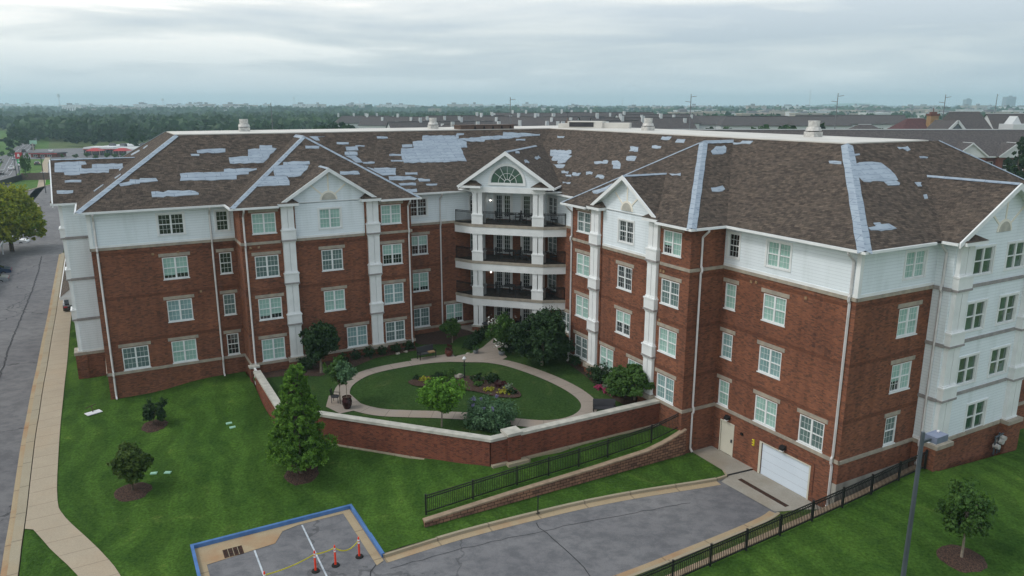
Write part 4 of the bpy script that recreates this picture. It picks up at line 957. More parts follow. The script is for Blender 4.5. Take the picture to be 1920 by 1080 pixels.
# ---- roof equipment standing on the cap
def roofvent(a, b, s=1.):
    g = mb2('galv'); c = P(a, b, 18.05)
    g.box(Fr((a, b), (1, 0), (0, 1)), -.42*s, .42*s, -.42*s, .42*s, 18.07, 18.07+.34*s)
    g.tube(c+Vector((0, 0, .34*s)), c+Vector((0, 0, .42*s)), .36*s, .36*s, 20, 'black_metal'); g.tube(c+Vector((0, 0, .42*s)), c+Vector((0, 0, .66*s)), .52*s, .44*s, 20); g.tube(c+Vector((0, 0, .66*s)), c+Vector((0, 0, 1.08*s)), .36*s, .38*s, 20)
    o = g.build('roof_vent', 'galv', None, loc=c)
    return o
LBL = ['galvanised round roof vent standing near the left end of the white flat roof', 'galvanised round roof vent just left of the brown rooftop screen', 'galvanised round roof vent right of the pale rooftop duct', 'largest galvanised round roof vent, rightmost on the white flat roof']
for (a, b, s), l in zip(((12.0, -71.8, 1.), (29.9, -71.0, .98), (45.4, -56.6, 1.04), (46.7, -39.0, 1.1)), LBL): tag(roofvent(a, b, s), l, 'roof vent', 'round vents on the flat roof')
# brown parapet screen and pale duct housing behind the inner corner
RB = Fr((41.05, -66.85), (r2, r2), (-r2, r2))
g = mb2('brown_panel'); g.box(GA, 31.1, 36.9, -68.6, -67.0, 18.07, 18.42); g.box(GA, 30.9, 37.1, -68.8, -66.95, 18.42, 18.48)
for e in np.linspace(32.6, 36.5, 5): g.prism([GA.p(e-.14, -67, 18.09), GA.p(e+.14, -67, 18.09), GA.p(e, -67, 18.4)], [GA.p(e-.14, -66.96, 18.09), GA.p(e+.14, -66.96, 18.09), GA.p(e, -66.96, 18.4)], 'black_metal')
tag(g.build('rooftop_screen', 'brown_panel', None, loc=RB.p(0, -1.5, 17.6)), 'brown rooftop screen wall with a row of small dark triangular openings', 'roof screen')
g = mb2('membrane'); g.box(RB, 1.6, 5.2, -3.2, -.8, 18.0, 18.75); g.box(RB, 5.2, 7.9, -2.6, -1.0, 18.0, 18.6); g.box(RB, .6, 1.6, -2.8, -1.0, 18.0, 18.5)
g.box(RB, 1.8, 4.3, -.81, -.76, 18.2, 18.66, 'dark_wall'); g.box(RB, 1.7, 4.4, -.8, -.70, 18.66, 18.72)
tag(g.build('rooftop_duct', 'membrane', None, loc=RB.p(7, -2, 18)), 'pale boxy rooftop duct housing with a dark louvred opening', 'roof duct')

# ================================================================== ground
def sm(x, a, b): t = min(1, max(0, (x-a)/(b-a))); return t*t*(3-2*t)
RWZ = [(13.4, -1.50), (19.0, -1.26), (24.6, -1.10), (28.6, -.92), (30.2, -.62), (31.72, -.12)]
zrw = lambda a: float(np.interp(a, [p[0] for p in RWZ], [p[1] for p in RWZ]))
_ZP = np.array([(-1,-60,-.84),(7.6,-60,-.31),(8.5,-57,-.1),(8.5,-50,-.53),(11.4,-44.8,-.87),(18.6,-36.9,-.66),(25,-36.6,-.57),(31.5,-36.5,-.56),(31.5,-35,-.6),(29.6,-34.7,-.9),(23,-34.7,-1.28),(13.5,-34.5,-1.6),(10.5,-34,-1.9),(10.7,-39.2,-1.85),(2.4,-38.6,-1.85),(-5,-43,-1.7),(-6.5,-40,-1.9),(-3,-60,-.95),(-6,-60,-1.1),(-6,-75,-1.2),(-15,-60,-1.3),(-15,-45,-1.7),(-15,-90,-1.5),(6,-34,-2.),(-5,-34,-2.05),(0,-50,-1.3),(0,-30,-2.05),(20,-25,-2.05),(-30,-60,-1.4),(-30,-90,-1.6),(14,-42,-.85),(16.5,-39.3,-.76),(22,-36.6,-.57),(28,-36.6,-.56),(9.6,-46.6,-.85),(12.7,-43.2,-.86),(8.6,-48,-.78),(4.5,-38.6,-1.85),(6.5,-38.6,-1.85),(8.5,-38.6,-1.85),(5.5,-39.3,-1.83),(7.5,-39.3,-1.83),(3.2,-39.3,-1.83),(9.6,-39.2,-1.83)])
def zl(a, b):
    d = (_ZP[:, 0]-a)**2+(_ZP[:, 1]-b)**2+1.5; w = d**-1.6; z = float((w*_ZP[:, 2]).sum()/w.sum())
    if 13 < a < 32 and -36.5 < b <= -34.48: t = sm(b, -36.2, -34.9)*sm(a, 12.5, 14.5); z = z+(zrw(a)-.04-z)*t
    if b > -34.48: z = z+(-1.9-z)*sm(a, 10.8, 13.4) if a > 10.8 else z
    return z
def zg(a, b): return .8-.02*math.hypot(a-34.2, b+60)
def zr(a, b):
    base = np.interp(a, [10, 20, 28, 35, 40, 50, 60, 90], [-1.95, -1.62, -1.2, -.78, -.3, -.8, -1.2, -1.6])
    return float(base) - .05*max(0, b+23.7) - .02*max(0, a-41)*(b > -24)
def inside(p, poly):
    x, y = p; c = False
    for i in range(len(poly)):
        x1, y1 = poly[i]; x2, y2 = poly[i-1]
        if (y1 > y) != (y2 > y) and x < (x2-x1)*(y-y1)/(y2-y1)+x1: c = not c
    return c
def patch(name, poly, zf, mat, step=1., holes=(), kind='structure', label=None, dens=None, uvalong=None, lift=0.):
    'ground sheet: plan polygon (a, b) triangulated on a grid, heights from zf'
    vs, es = [], []
    def loop(q):
        n0 = len(vs)
        for i in range(len(q)):
            x1, y1 = q[i]; x2, y2 = q[(i+1) % len(q)]; k = max(1, int(math.hypot(x2-x1, y2-y1)/step))
            for j in range(k): vs.append(Vector((x1+(x2-x1)*j/k, y1+(y2-y1)*j/k)))
        n1 = len(vs); es.extend([(i, i+1 if i+1 < n1 else n0) for i in range(n0, n1)])
    loop(poly); nb = len(vs); xs = [p[0] for p in poly]; ys = [p[1] for p in poly]
    B = [v.copy() for v in vs]
    for x in np.arange(min(xs)+step/2, max(xs), step):
        for y in np.arange(min(ys)+step/2, max(ys), step):
            if inside((x, y), poly) and min((v-Vector((x, y))).length_squared for v in B) > (.35*step)**2: vs.append(Vector((x, y)))
    r = delaunay_2d_cdt(vs, es, [], 1, 1e-5)
    m = MB(); V = [P(v.x, v.y, zf(v.x, v.y)+lift) for v in r[0]]
    me = bpy.data.meshes.new(name); me.from_pydata(V, [], [list(f) for f in r[2]])
    uvl = me.uv_layers.new(name='UVMap'); li = np.zeros(len(me.loops), dtype=np.int32); me.loops.foreach_get('vertex_index', li)
    uv = np.array([(v.y, v.x) for v in r[0]], dtype=np.float32)[li]; uvl.data.foreach_set('uv', uv.ravel())
    me.materials.append(MATS[mat]); me.polygons.foreach_set('use_smooth', [True]*len(me.polygons))
    o = bpy.data.objects.new(name, me); C.objects.link(o); return tag(o, label, None, None, kind)
def strip2(name, line, w0, w1, zf, mat, h=0.0, base=None, kind='structure', step=.5, close=False):
    'ribbon along a plan polyline from offset w0 to w1 (left positive); h>0 makes a raised kerb; u runs along it'
    pts = []
    for (x1, y1), (x2, y2) in zip(line, line[1:]):
        k = max(1, int(math.hypot(x2-x1, y2-y1)/step))
        for j in range(k): pts.append((x1+(x2-x1)*j/k, y1+(y2-y1)*j/k))
    pts.append(line[-1]); m = MB(); prev = None; L = 0
    for i, (x, y) in enumerate(pts):
        xa, ya = pts[max(0, i-1)]; xb, yb = pts[min(len(pts)-1, i+1)]
        if close and i in (0, len(pts)-1): xa, ya = pts[-2]; xb, yb = pts[1]
        d = math.hypot(xb-xa, yb-ya) or 1; nx, ny = -(yb-ya)/d, (xb-xa)/d
        if i: L += math.hypot(x-pts[i-1][0], y-pts[i-1][1])
        a = (x+nx*w0, y+ny*w0); b = (x+nx*w1, y+ny*w1)
        za, zb_ = zf(*a)+h, zf(*b)+h; A, B_ = P(*a, za), P(*b, zb_)
        if prev:
            PA, PB, L0 = prev; m.poly([PA, PB, B_, A], None, [(L0, 0), (L0, w1-w0), (L, w1-w0), (L, 0)])
            if base is not None:
                for p, q in ((PA, A), (PB, B_)): m.poly([p, q, q-Vector((0, 0, base)), p-Vector((0, 0, base))], None, [(L0, 0), (L, 0), (L, .2), (L0, .2)])
        prev = (A, B_, L)
    o = m.build(name, mat); return tag(o, None, None, None, kind)
def smooth(pts, n=6, close=False):
    out = []; k = len(pts); rng_ = range(k if close else k-1)
    g_ = (lambda i: pts[i % k]) if close else (lambda i: pts[min(max(i, 0), k-1)])
    for i in rng_:
        p0, p1, p2, p3 = g_(i-1), g_(i), g_(i+1), g_(i+2)
        for j in range(n):
            t = j/n; out.append(tuple(.5*((2*p1[c])+(-p0[c]+p2[c])*t+(2*p0[c]-5*p1[c]+4*p2[c]-p3[c])*t*t+(-p0[c]+3*p1[c]-3*p2[c]+p3[c])*t**3) for c in (0, 1)))
    out.append(pts[0] if close else pts[-1]); return out
KB = [(10.55, -33.05), (14.9, -33.15), (19.82, -32.86), (23.14, -32.52), (26.25, -32.0), (29.72, -31.25), (31.2, -30.95), (32.0, -30.95), (32.3, -31.5), (32.35, -34.35)]
lawn = [(-5.55, -130), (-5.55, -15), (2.05, -15), (2.05, -38.55), (10.62, -38.55), (10.62, -33.05)] + KB[1:] + [(31.7, -34.38), (13.42, -34.33), (13.40, -34.6), (31.78, -34.62), (31.78, -36.6), (18.75, -36.7), (8.6, -47.75), (8.55, -57.3), (8.55, -60.05), (-1.0, -60.05), (-1.0, -66.3), (-2.65, -66.3), (-2.65, -76), (-1, -76), (-1, -130)]
patch('lawn', lawn, zl, 'lawn', .9)
patch('courtyard_lawn', [(8.6, -57.3), (8.6, -47.9), (18.8, -36.9), (31.9, -36.75), (31.9, -47.8), (34.3, -47.8), (34.3, -52.5), (28, -60.1), (21.8, -60.1), (21.8, -57.1)], zg, 'garden_grass', .8)
patch('slope_lawn', [(14, -24.02), (24, -23.92), (34, -23.9), (40.75, -23.85), (41, -23.2), (49.3, -23.2), (49.4, -24.9), (95, -24.9), (95, 5), (14, 5)], zr, 'lawn', 1.3)
patch('grass_verge', [(14, -25.55), (21.2, -25.58), (24, -25.69), (27.8, -25.83), (30.4, -26.05), (31.6, -26.3), (32.9, -25.9), (34.1, -25.2), (34.1, -24.1), (14, -24.2)], lambda a, b: -1.95, 'rough_grass', 1.)
ZD = lambda a, b: -2.06
patch('driveway', [(2.05, -38.6), (10.7, -38.6), (10.7, -33.8), (14.9, -33.5), (34.25, -33.2), (34.25, -24.2), (20, -24.5), (14, -20), (2.05, -15)], ZD, 'asphalt', 2.)
patch('sunken_walk', [(34.15, -24.85), (34.15, -24.05), (40.75, -23.95), (40.75, -24.85)], lambda a, b: -2.0+.0*a, 'apron', 1.)
# concrete apron in front of the garage, side walk to the door
patch('apron', [(31.35, -30.6), (31.5, -26.55), (32.6, -26.05), (34.25, -25.4), (34.25, -30.75), (32.3, -30.95)], ZD, 'apron', 1., lift=.03)
patch('door_walk', [(32.42, -34.5), (34.25, -34.5), (34.25, -30.78), (32.1, -30.98), (32.35, -31.6)], lambda a, b: -1.95, 'apron', 1., lift=.02)
# kerb and stained gutter round the drive
KS = smooth(KB[:7], 4)
strip2('kerb', KS, -.03, .15, lambda a, b: -1.9, 'kerb', 0.01, .25)
strip2('gutter_strip', [(a, b) for a, b in KS], .15, .62, ZD, 'gutter_stained', .012)
strip2('kerb', KB[6:9], -.03, .13, lambda a, b: -1.9, 'kerb', 0, .2)
KR = smooth([(14, -25.45), (21.2, -25.5), (24, -25.6), (27.8, -25.75), (30.4, -25.95), (31.5, -26.2)], 3)
strip2('kerb', KR, .05, -.13, lambda a, b: -1.92, 'kerb', 0, .25); strip2('gutter_strip', KR, -.13, -.6, ZD, 'gutter_stained', .012)
# parking bay: apron-coloured edge, asphalt above, blue kerb
patch('parking_edge', [(2.2, -38.4), (10.45, -38.4), (10.5, -32.7), (10.05, -32.45), (10.0, -38.1), (7.5, -38.12), (6.6, -37.9), (6.0, -36.9), (2.6, -36.6), (2.65, -15), (2.2, -15)], ZD, 'gutter_stained', 1., lift=.02)
for line in ([(7.67, -38.0), (7.61, -32.6)], [(4.93, -36.75), (4.93, -34.2)]): strip2('bay_line', line, -.045, .045, ZD, 'line_paint', .025)
g = MB()
for s0, s1, n0, n1 in ((2.04, 2.2, -38.56, -15), (2.2, 10.5, -38.56, -38.4), (10.5, 10.66, -38.56, -33.0)): g.box(GA, s0, s1, n0, n1, -2.3, -1.83)
tag(g.build('blue_kerb', 'blue_paint', None, loc=P(2.1, -38.5, -2.3)), 'bright blue painted kerb around the corner parking bay', 'kerb')
g = mb2('rust_iron'); g.box(GA, 3.47, 4.42, -37.55, -36.75, -2.06, -2.03)
for i in range(3): g.box(GA, 3.47+.24*(i+1)-.012, 3.47+.24*(i+1)+.012, -37.55, -36.75, -2.03, -2.015, 'kerb')
for j in range(10): g.box(GA, 3.5, 4.4, -37.52+j*.08-.012, -37.52+j*.08+.012, -2.03, -2.02)
tag(g.build('drain_grate', 'rust_iron', None, loc=P(3.9, -37.1, -2.05)), 'rusty square storm drain grate beside the blue kerb', 'drain')
g = mb2('rust_iron'); g.box(GA, 32.42, 32.72, -30.3, -26.6, -2.04, -2.02)
for j in range(36): g.box(GA, 32.43, 32.71, -30.28+j*.103, -30.28+j*.103+.03, -2.02, -2.012)
tag(g.build('trench_drain', 'rust_iron', None, loc=P(32.6, -28.4, -2.03)), 'long dark trench drain across the apron before the garage', 'drain')
# left pavement, kerb, road
SE = [(-4.1, -130), (-4.1, -82), (-4.12, -66), (-4.18, -52), (-4.1, -46.5), (-3.8, -44.8), (-3.3, -43.3), (-2.6, -41.5), (-1.9, -39.6), (-1.25, -37.4), (-.7, -34)]
SI = [(-5.55, -130), (-5.55, -44.1), (-5.15, -43.8), (-4.3, -41.4), (-3.5, -39.5), (-3.05, -38.3), (-2.4, -35)]
patch('pavement', smooth(SE, 3)+SI[::-1], zl, 'walk', .8, lift=.05)
zroad = lambda a, b: zl(-6, b)-.12
strip2('kerb', [(-5.8, -130), (-5.8, -15)], -.2, .27, zl, 'kerb', .052, .3, step=1.)
strip2('gutter_strip', [(-6.2, -130), (-6.2, -15)], -.22, .18, zroad, 'gutter_stained', .02, step=1.)
patch('road', [(-5.9, -190), (-5.9, -15), (-16, -15), (-16, -60), (-26, -70), (-40, -100), (-70, -190)], zroad, 'asphalt_road', 2.)
# sealed cracks and seams in the paving
def crack(line, zf, w, lift, seed):
    r = random.Random(seed); pts = []
    for (x1, y1), (x2, y2) in zip(line, line[1:]):
        k = max(2, int(math.hypot(x2-x1, y2-y1)/.5)); pts += [(x1+(x2-x1)*j/k+r.uniform(-.07, .07), y1+(y2-y1)*j/k+r.uniform(-.07, .07)) for j in range(k)]
    pts.append(line[-1]); strip2('crack', pts, -w/2, w/2, zf, 'crack_seal', lift, step=.6)
crack([(-8.61, -129.2), (-8.45, -117.4), (-8.53, -105.5), (-8.66, -98.4), (-8.79, -91), (-8.94, -82.8), (-8.9, -74), (-8.95, -66), (-9.2, -58)], zroad, .11, .03, 1)
crack([(19.0, -32.1), (19.02, -30.3), (19.1, -28.6), (18.95, -26.7), (18.8, -25)], ZD, .05, .012, 2)
crack([(10.6, -31.9), (14.5, -31.75), (19.6, -31.1), (24, -30.4), (28, -29.6)], ZD, .03, .012, 3)
crack([(10.4, -33.0), (9.6, -32.2), (9.2, -30)], ZD, .06, .012, 5)
# garden path ring
inner = [(13.98, -49.53), (14.89, -51.33), (16.86, -52.6), (20.03, -52.7), (22.2, -52.25), (24.3, -51.2), (26.06, -49.4), (27.2, -46.2), (27.7, -43.2), (27.6, -40.9), (26.93, -39.5), (25.6, -38.75), (24.0, -38.9), (22.4, -40.1), (20.82, -41.8), (18.6, -43.5), (16.56, -44.85), (15.09, -46.0), (14.1, -47.7)]
cx0, cy0 = 21.0, -46.0
innS = smooth(inner, 5, True); RINGCCW = sum(x1*y2-x2*y1 for (x1, y1), (x2, y2) in zip(innS, innS[1:])) > 0
strip2('garden_path', innS, .0, -1.12 if RINGCCW else 1.12, zg, 'garden_path', .04, close=True)
patch('garden_path', [(24.0, -53.0), (25.25, -52.95), (26.66, -53.81), (28.53, -55.48), (29.4, -56.3), (30.2, -55.7), (28.7, -53.9), (27.75, -52.75), (27.3, -50.7), (26, -50), (24, -51.2), (22.5, -52.2)], zg, 'garden_path', .8, lift=.05)
patch('bench_pad', [(20.4, -54.2), (23.8, -53.7), (23.6, -52.0), (20.15, -52.8)], zg, 'garden_path', .8, lift=.045)
patch('bench_pad', [(11.9, -48.2), (12.4, -46.6), (14.2, -46.6), (14.0, -49.6), (12.6, -50.0)], zg, 'garden_path', .8, lift=.045)
BED = smooth([(18.41, -49.64), (19.63, -50.05), (21.16, -49.55), (22.86, -48.45), (24.31, -46.89), (24.71, -45.13), (24.56, -43.52), (23.94, -43.11), (22.79, -43.96), (21.9, -45.55), (19.89, -47.61), (18.62, -48.57)], 3, True)[:-1]
patch('flower_bed', BED, zg, 'mulch', .5, lift=.07)
patch('shrub_bed', [(9, -57.15), (21.9, -57.15), (21.9, -56.0), (18, -55.9), (15.5, -54.6), (13, -54.2), (11, -55.6), (9, -56)], zg, 'mulch', .8, lift=.03)
patch('shrub_bed', [(22, -59.9), (27.5, -59.9), (27.7, -57.6), (26, -57.2), (24.6, -56), (22.4, -57.2)], zg, 'mulch', .8, lift=.03)
patch('shrub_bed', [(31.75, -47.5), (31.75, -37.1), (29.8, -37.1), (29.9, -41), (30.6, -44.5), (30.9, -47.5)], zg, 'mulch', .8, lift=.03)
# ================================================================== garden wall, retaining walls, fences
def wall_run(mb, capm, line, zb0, zt, th=.34, capw=.52, caph=.17, cap=True):
    for (x1, y1), (x2, y2) in zip(line, line[1:]):
        d = math.hypot(x2-x1, y2-y1); e = ((x2-x1)/d, (y2-y1)/d); F = Fr((x1, y1), e, (-e[1], e[0]))
        mb.box(F, 0, d, -th/2, th/2, zb0, zt); capm.box(F, -.12, d+.12, -capw/2, capw/2, zt, zt+caph)
gw = empty('garden_wall', P(18.7, -36.8, -.7), 0, 'red brick garden wall with pale stone coping enclosing the courtyard', 'wall')
b_, c_ = MB(), MB()
wall_run(b_, c_, [(8.78, -55.6), (8.78, -47.85)], -1.6, .93); wall_run(b_, c_, [(8.78, -47.85), (18.75, -36.92)], -1.6, .93+.003); wall_run(b_, c_, [(18.75, -36.92), (31.85, -36.88)], -1.6, .93-.003)
b_.build('brick_face', 'garden_brick', gw); c_.build('coping', 'cap_stone', gw)
g = mb2('garden_brick'); g.box(GA, 19.75, 20.6, -37.25, -36.5, -1.6, 1.12); g.box(GA, 19.65, 20.7, -37.35, -36.4, 1.12, 1.3, 'cap_stone'); g.build('pier', 'garden_brick', gw)
g = mb2('garden_brick'); g.box(GA, 8.5, 9.1, -57.2, -56.7, -.6, .98); g.box(GA, 8.42, 9.18, -57.2, -56.6, .98, 1.12, 'cap_stone'); g.build('pier', 'garden_brick', gw)
g = MB(); g.box(GA, 8.72, 8.84, -56.65, -55.65, -.25, 1.05); g.build('gate', 'reflect_white', gw)
g = MB()
for line in ([(8.6, -47.8), (18.68, -36.72)], [(18.7, -36.68), (31.7, -36.66)]):
    (x1, y1), (x2, y2) = line; d = math.hypot(x2-x1, y2-y1); e = ((x2-x1)/d, (y2-y1)/d); F = Fr((x1, y1), e, (-e[1], e[0])); g.box(F, 0, d, -.1, .16, -1.5, -.56 if y2 > -36.7 and y1 > -37 else -.84)
g.box(GA, 19.6, 21.1, -36.6, -36.2, -1.5, -.54); g.build('footing', 'kerb', gw)
# segmental block retaining wall with stepped top
rw = empty('retaining_wall', P(22, -34.5, -2), 0, 'long tan block retaining wall stepping down below the left fence', 'wall')
b_, c_ = MB(), MB()
RWZ = [(13.4, -1.50), (19.0, -1.26), (24.6, -1.10), (28.6, -.92), (30.2, -.62), (31.72, -.12)]
zrw = lambda a: float(np.interp(a, [p[0] for p in RWZ], [p[1] for p in RWZ]))
segs = np.linspace(13.4, 31.72, 30)
for i, (a0, a1) in enumerate(zip(segs, segs[1:])):
    z0, z1 = zrw(a0), zrw(a1); st_ = 0
    A = [P(a0, -34.58, -2.5), P(a1, -34.58, -2.5), P(a1, -34.3, -2.5), P(a0, -34.3, -2.5)]; B = [P(a0, -34.58, z0-.09), P(a1, -34.58, z1-.09), P(a1, -34.3, z1-.09), P(a0, -34.3, z0-.09)]
    b_.hexa(A, B)
    c_.hexa([P(a0, -34.62, z0-.09), P(a1, -34.62, z1-.09), P(a1, -34.27, z1-.09), P(a0, -34.27, z0-.09)], [P(a0, -34.62, z0), P(a1, -34.62, z1), P(a1, -34.27, z1), P(a0, -34.27, z0)])
b_.build('block_face', 'block', rw); c_.build('cap_block', 'cap_tan', rw)
# low block wall under the right fence
rw2 = empty('retaining_wall', P(30, -24, -2), 0, 'low reddish block retaining wall under the right fence', 'wall')
b_, c_ = MB(), MB()
for a0 in np.arange(14, 40.6, .9):
    a1 = min(a0+.9, 40.65); z0, z1 = zr(a0, -23.9), zr(a1, -23.9)
    b_.hexa([P(a0, -24.2, -2.5), P(a1, -24.2, -2.5), P(a1, -23.9, -2.5), P(a0, -23.9, -2.5)], [P(a0, -24.2, z0-.02), P(a1, -24.2, z1-.02), P(a1, -23.9, z1-.02), P(a0, -23.9, z0-.02)])
    c_.hexa([P(a0, -24.22, z0-.02), P(a1, -24.22, z1-.02), P(a1, -23.88, z1-.02), P(a0, -23.88, z0-.02)], [P(a0, -24.22, z0+.06), P(a1, -24.22, z1+.06), P(a1, -23.88, z1+.06), P(a0, -23.88, z0+.06)])
b_.build('block_face', 'block', rw2); c_.build('cap_block', 'cap_tan', rw2)
def fence(line, zf, label, hgt=1.17, post=2.35):
    root = empty('picket_fence', P(*line[0], zf(*line[0])), 0, label, 'fence', 'black metal picket fences'); zv = Vector((0, 0, 1))
    pts = []
    for (x1, y1), (x2, y2) in zip(line, line[1:]):
        k = max(1, round(math.hypot(x2-x1, y2-y1)/post)); pts += [(x1+(x2-x1)*j/k, y1+(y2-y1)*j/k) for j in range(k)]
    pts.append(line[-1]); pk = MB()
    for (x1, y1), (x2, y2) in zip(pts, pts[1:]):
        p, q = P(x1, y1, zf(x1, y1)), P(x2, y2, zf(x2, y2)); n = max(2, int((q-p).length/.115))
        for hh in (.12, .95, 1.1): pk.bar(p+zv*hh, q+zv*hh, .045, .05)
        for i in range(1, n): c = p.lerp(q, i/n); pk.bar(c+zv*.1, c+zv*1.12, .026, .026)
    pk.build('pickets', 'black_metal', root)
    for x, y in pts:
        g = MB(); c = P(x, y, zf(x, y)); g.bar(c-zv*.1, c+zv*hgt, .09, .09); g.bar(c+zv*hgt, c+zv*(hgt+.03), .11, .11); g.build('post', 'black_metal', root)
fence([(13.75, -34.95), (19.5, -35.0), (26.0, -35.05), (29.4, -35.0), (31.75, -34.75)], lambda a, b: max(zl(a, -35.0), zrw(a)-.02), 'black picket fence above the long tan retaining wall')
fence([(14.5, -23.72), (40.5, -23.72)], zr, 'black picket fence along the sloping lawn on the right')

# ================================================================== foliage
def crown_mesh(name, blobs, n, size, mat, trunk=None, seed=0, clump=.28, flat=.0, aspect=1.6, up=.25):
    'blobs: (x, y, z, rx, ry, rz); n leaves set in clumps through the outer volume of the blobs'
    r = np.random.default_rng(seed); B = np.array(blobs, float); vol = (B[:, 3]*B[:, 4]*B[:, 5])**.67; pr = vol/vol.sum()
    per = 26; nc = max(6, n//per); bi = r.choice(len(B), nc, p=pr)
    d = r.normal(size=(nc, 3)); d /= np.linalg.norm(d, axis=1)[:, None]; rad = r.uniform(.45, 1., nc)**.6
    cc = B[bi, :3]+d*rad[:, None]*B[bi, 3:]; cr = clump*B[bi, 3:].min(axis=1)*r.uniform(.6, 1.5, nc); ctone = r.uniform(0, 1, nc)
    k = np.repeat(np.arange(nc), per); q = r.normal(size=(len(k), 3)); q /= np.linalg.norm(q, axis=1)[:, None]; q *= (r.uniform(0, 1, len(k))**.5)[:, None]
    c = cc[k]+q*cr[k][:, None]
    nrm = r.normal(size=(len(k), 3))+d[k]*.9; nrm[:, 2] += up; nrm /= np.linalg.norm(nrm, axis=1)[:, None]
    t = r.normal(size=(len(k), 3)); t -= (t*nrm).sum(1)[:, None]*nrm; t /= np.linalg.norm(t, axis=1)[:, None]; b = np.cross(nrm, t)
    s = size*r.uniform(.6, 1.35, len(k))[:, None]; t = t*s*aspect/2; b = b*s/2
    V = np.stack([c-t, c+b, c+t, c-b], 1).reshape(-1, 3); nf = len(k)
    tone = np.clip(.55*ctone[k]+.45*r.uniform(0, 1, nf), 0, 1)
    me = bpy.data.meshes.new(name); me.vertices.add(len(V)); me.vertices.foreach_set('co', V.astype(np.float32).ravel())
    me.loops.add(nf*4); me.loops.foreach_set('vertex_index', np.arange(nf*4, dtype=np.int32)); me.polygons.add(nf)
    me.polygons.foreach_set('loop_start', np.arange(0, nf*4, 4, dtype=np.int32)); me.polygons.foreach_set('loop_total', np.full(nf, 4, dtype=np.int32))
    me.update(); at = me.attributes.new('tone', 'FLOAT', 'FACE'); at.data.foreach_set('value', tone.astype(np.float32))
    me.materials.append(MATS[mat]); me.validate(); return me
def limbs(h, r0, tips, mat, base=0.):
    g = MB(); rr = random.Random(len(tips)*7+int(h*10)); 
    top = Vector((rr.uniform(-.1, .1), rr.uniform(-.1, .1), h)); mid = Vector((rr.uniform(-.05, .05), rr.uniform(-.05, .05), h*.45))
    g.tube((0, 0, base-.15), mid, r0*1.25, r0*.85, 8); g.tube(mid, top, r0*.85, r0*.35, 8)
    for tp in tips:
        a = mid.lerp(top, rr.uniform(.1, .9)); m = (a+Vector(tp))/2+Vector((0, 0, .1)); g.tube(a, m, r0*.45, r0*.25, 6); g.tube(m, tp, r0*.25, r0*.08, 5)
    return g
def tree(name, loc, blobs, n, size, leafm, label, cat, h, r0, bark='bark', group=None, seed=0, **kw):
    root = empty(name, loc, 0, label, cat, group, real=False)
    me = crown_mesh('crown', blobs, n, size, leafm, seed=seed, **kw); o = bpy.data.objects.new('crown', me); C.objects.link(o); o.parent = root
    rr = random.Random(seed); tips = [(b[0]+rr.uniform(-.3, .3)*b[3], b[1]+rr.uniform(-.3, .3)*b[4], b[2]+rr.uniform(-.2, .4)*b[5]) for b in blobs for _ in range(2 if len(blobs) < 12 else 1)]
    t = limbs(h, r0, tips, bark).build('trunk', bark, None); t.parent = root; return root
def wildblobs(seed, R_, H, z0, k, s=.45):
    'lumpy broadleaf outline: k lobes round an ellipsoid'
    r = random.Random(seed); out = [(0, 0, z0+H*.5, R_*.62, R_*.62, H*.42)]
    for i in range(k):
        t = r.uniform(0, 2*math.pi); u = r.uniform(-.8, .95); w = math.sqrt(1-u*u)*r.uniform(.55, .8)
        q = s*r.uniform(.7, 1.2); out.append((R_*w*math.cos(t), R_*w*math.sin(t), z0+H*(.5+.36*u), R_*q, R_*q, R_*q*.8))
    return out
def mulch_ring(loc_ab, r, zf, label):
    a0, b0 = loc_ab; g = MB(); k = 26; rr = random.Random(int(a0*10)); ring_ = []
    for i in range(k): t = 2*math.pi*i/k; q = r*rr.uniform(.93, 1.07); ring_.append((a0+q*math.cos(t), b0+q*math.sin(t)))
    c = P(a0, b0, zf(a0, b0)+.12); R0 = [P(x, y, zf(x, y)+.012) for x, y in ring_]; R1 = [P(a0+(x-a0)*.82, b0+(y-b0)*.82, zf(x, y)+.08) for x, y in ring_]
    for i in range(k): j = (i+1) % k; g.poly([R0[i], R0[j], R1[j], R1[i]]); g.poly([R1[i], R1[j], c])
    return tag(g.build('mulch_ring', 'mulch', None, loc=P(a0, b0, zf(a0, b0))), label, 'mulch bed', 'mulch rings round the lawn trees')
# --- conifer (bald cypress) in front of the garden wall
ca, cb = 8.82, -42.74; cz0 = zl(ca, cb)
bl = []; r = random.Random(5)
for i in range(64):
    f = (i+.5)/64; z = 1.35+f*5.5; R_ = (2.08*(1-f)**.76*min(1, .62+f*3.2)+.12)*r.uniform(.72, 1.12); t = i*2.4
    q = .34+.42*(1-f); w = R_*.62; bl.append((w*math.cos(t), w*math.sin(t), z-.15*R_, q+.2*R_*.5, q+.2*R_*.5, .22+.16*(1-f)))
tree('conifer_tree', P(ca, cb, cz0), bl, 34000, .08, 'leaf_conifer', 'tall feathery green conifer in front of the brick garden wall', 'tree', 6.6, .13, seed=1, clump=.5, aspect=2.4)
mulch_ring((ca, cb), 1.02, zl, 'round mulch bed under the tall feathery conifer')
